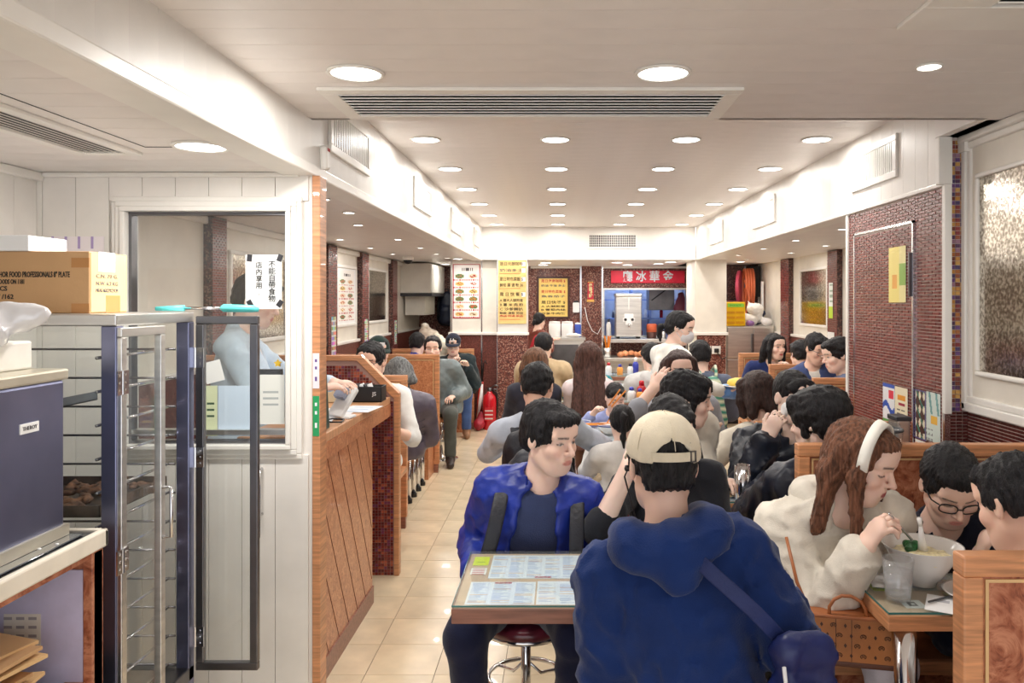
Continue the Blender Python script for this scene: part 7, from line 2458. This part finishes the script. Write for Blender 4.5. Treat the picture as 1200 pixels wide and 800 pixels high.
L_2(rp_.outputs[0], b_2.inputs['Base Color'])
ob.data.materials.append(zz_)
for (xa, xb) in ((1.13, 1.07), (1.22, 1.24)):
    MB().tube([(xa, 6.2, .95), ((xa + xb) / 2, 6.24, 1.03), (xb, 6.33, 1.075), (xb, 6.46, 1.03), (xb, 6.53, .92)], .013, 8).build('strap', zz_, kb, smooth=True)

# alcove diners
I = person('woman with long black hair and earrings in navy in the alcove', (2.0, 7.8), hc(908, 390, 7.68, 1.03), 180, 205, pitch=4, lvl=2, female=True, top=lin(30, 44, 96), hair='long', s=1.03, thigh=.36, tuck=.05, knees={-1: 0}, hlen=.16, seed=73, hands={-1: (2.14, 7.5, 1.0), 1: (1.9, 7.48, .82)}, hints={-1: (-.8, .2, -.8)}, lips=lin(206, 90, 90), hvol=.98, hopen=1.15)
MB().lathe([(.004, -.008), (.007, 0), (.003, .008)], hpt(I, .086, .0, -.045), 8).build('earring', M_PORC, I['root'])
I = person('black haired diner seen from behind in the alcove', (2.3, 6.98), hc(938, 398, 7.02), 0, 10, pitch=10, lvl=1, thigh=.36, tuck=.05, knees={-1: 0}, top=lin(56, 60, 80), hair='short', seed=79, hvol=1.05)
I = person('man with glasses in a blue suit jacket in the alcove', (2.2, 6.62), hc(957, 390, 6.46), 180, 200, pitch=20, lvl=2, bulk=1.08, top=lin(64, 78, 122), thick=.026, collar='vee', inner=lin(226, 222, 214), hair='short', seed=83, eyes='down', thigh=.36, tuck=.06, knees={1: 0}, hands={1: (2.12, 6.24, .93), -1: (2.3, 6.24, .86)}, curl=(.8, .9), skin=1)
glasses(I, M_STEELD, .026, .019, .0022)
I = person('man in a grey blue jacket in profile beside the tiled box', (2.06, 5.78), hc(981, 395, 5.75), 70, 92, pitch=14, lvl=2, top=lin(96, 110, 140), thick=.024, hair='short', hvol=1.06, seed=89, thigh=.36, tuck=.08, knees={1: -50, -1: -50}, hands={-1: (1.93, 6.08, .83), 1: (2.12, 6.1, .83)}, collar='high', skin=2)

# left booths
I = person('man in a white tee with black hair and glasses behind the counter partition', (-1.27, 5.3), hc(434, 400, 5.15), 180, 172, pitch=10, lvl=2, bulk=1.04, top=WHITE_TEE, sleeve='half', hair='crop', hvol=1.06, seed=97, eyes='down', hands={-1: (-1.1, 4.92, .8), 1: (-1.45, 4.9, .85)}, trouser=lin(120, 150, 190), skin=1)
glasses(I, M_DARK, .026, .02, .002)
I = person('man in a dark green cap behind the white tee', (-1.64, 7.1), hc(444, 393, 6.95, 1.03, .139), 180, 205, pitch=8, lvl=1, s=1.03, thigh=.36, tuck=0, top=lin(50, 56, 60), hair='crop', seed=101)
cp = cap(I, lin(28, 52, 48))
MB().cbox(hpt(I, .0, .106, .085), (.05, .012, .03), Matrix([list(r) for r in I['Rh']])).build('cap_mark', M_PAPER, cp)
I = person('grey haired diner in a dark purple quilted coat', (-1.26, 6.0), hc(467, 418, 5.95), 14, 18, pitch=16, lvl=2, bulk=1.14, top=lin(92, 84, 98), topkind='nylon', thick=.036, hair='bob', hlen=.02, haircol=lin(120, 122, 122), seed=103, fold=.006, seat=.42, collar='high', hem=-.1, thigh=.36, tuck=.03, knees={-1: 52, 1: 46})
ql = MB()
for k in range(7):
    dn = .06 + .062 * k
    ql.tube([Vector(I['cl'] + I['rt'] * (.2 * math.sin(a)) * I['b'] - I['u'] * dn - I['fw'] * (.178 * math.cos(a) * (1 if dn > .1 else .8))) for a in [R(-70 + 14 * q) for q in range(11)]], .0022, 5)
ql.build('quilt_seam', plain('seam_dark', lin(60, 54, 66), .6), I['root'], smooth=True)
I = person('black haired man in a grey green jacket behind the burl divider', (-1.21, 7.98), hc(507, 393, 7.86), 180, 186, pitch=4, lvl=2, bulk=1.08, top=lin(116, 128, 130), thick=.034, topkind='nylon', hair='crop', hvol=1.03, seed=107, fold=.006, tuck=.06, hands={-1: (-1.08, 7.7, .66), 1: (-1.33, 7.7, .68)}, trouser=lin(84, 88, 84), shoe=lin(60, 50, 46), collar='high')
I = person('man in a white lettered navy cap and black jacket at the far left table', (-1.24, 9.56), hc(531, 390, 9.42, 1, .139), 180, 184, pitch=12, lvl=2, top=lin(36, 48, 52), thick=.034, hair='crop', seed=109, thigh=.36, tuck=.05, knees={1: 0}, hands={-1: (-1.12, 9.3, .89), 1: (-1.25, 9.28, .92)}, hints={-1: (-.3, 0, -1)}, trouser=lin(70, 96, 150), shoe=lin(150, 110, 80), collar='high', curl=(.8, .9), fold=.011)
cp = cap(I, lin(34, 40, 58))
rh = I['Rh']
lettering('LA', hpt(I, 0, .108, .085), Vector(rh @ np.array((-1.0, 0, 0))), Vector(rh @ np.array((0, -.35, .93))), .048, M_PAPER, cp, 'cap_letters', bold=.0004, extrude=.006)
glasses(I, M_PAPER, .026, .02, .003)
for q in (-1, 1):
    strap(I, [(Vector(I['S'][q] + (I['arms'][q][0] - I['S'][q]) * t_ + np.array((q * .03, .06, .02))), Vector((q * .4, .9, .2))) for t_ in (0, .3, .6, .95)], .06, M_PAPER, 'sleeve_panel', None, .008)
I = person('diner in a bright blue hooded jacket seen from behind', (-1.58, 8.72), hc(489, 389, 8.7), 0, -8, pitch=10, lvl=1, thigh=.36, tuck=.05, knees={1: 0}, top=lin(44, 66, 160), thick=.03, hood=True, collar='high', hair='short', seed=113)
# cashier behind the window
I = person('cashier in a pale blue shirt behind the counter window', (-1.5, 3.72), (-1.44, 3.74, 1.60), -80, -90, pitch=18, lvl=2, stand=True, s=1.0, top=lin(206, 222, 240), collar='shirt', hair='short', seed=127, eyes='down', hands={1: (-1.035, 3.63, 1.19), -1: (-1.04, 3.85, 1.17)}, hints={1: (.9, -.2, -.9), -1: (-.9, -.2, -.9)}, curl=(.5, .5), palm=((.3, 0, -1), (.2, .3, -1)))
# stools under those who sit in the middle
for k, (x, y, z, lab) in enumerate(((.36, 1.94, .43, 'round stool under the capped man'), (-.13, 2.95, .43, 'chrome stool with wine red cushion under the blue jacket'), (.465, 3.0, .43, 'round stool under the man in the black tee'), (.655, 3.78, .43, 'round stool under the cream coat'), (-.10, 4.2, .43, 'round stool under the grey tee'), (.335, 4.24, .49, 'round stool under the ponytail girl'), (.39, 5.68, .44, 'round stool under the fringe girl'), (.235, 6.22, .43, 'round stool under the long brown hair'),
        (-.215, 6.28, .43, 'round stool under the chestnut haired woman'), (-.16, 7.42, .43, 'round stool under the khaki jacket'), (.8, 7.02, .43, 'round stool under the grey hooded top'), (.76, 4.64, .43, 'round stool under the grey cardigan'), (1.15, 6.4, .43, 'round stool behind the waitress'), (.3, 8.45, .43, 'round stool under the teal top'), (-1.21, 8.0, .43, 'wood topped stool under the grey green jacket'))):
    stool(x, y, z, lab, None, M_WOODL if k == 14 else None)
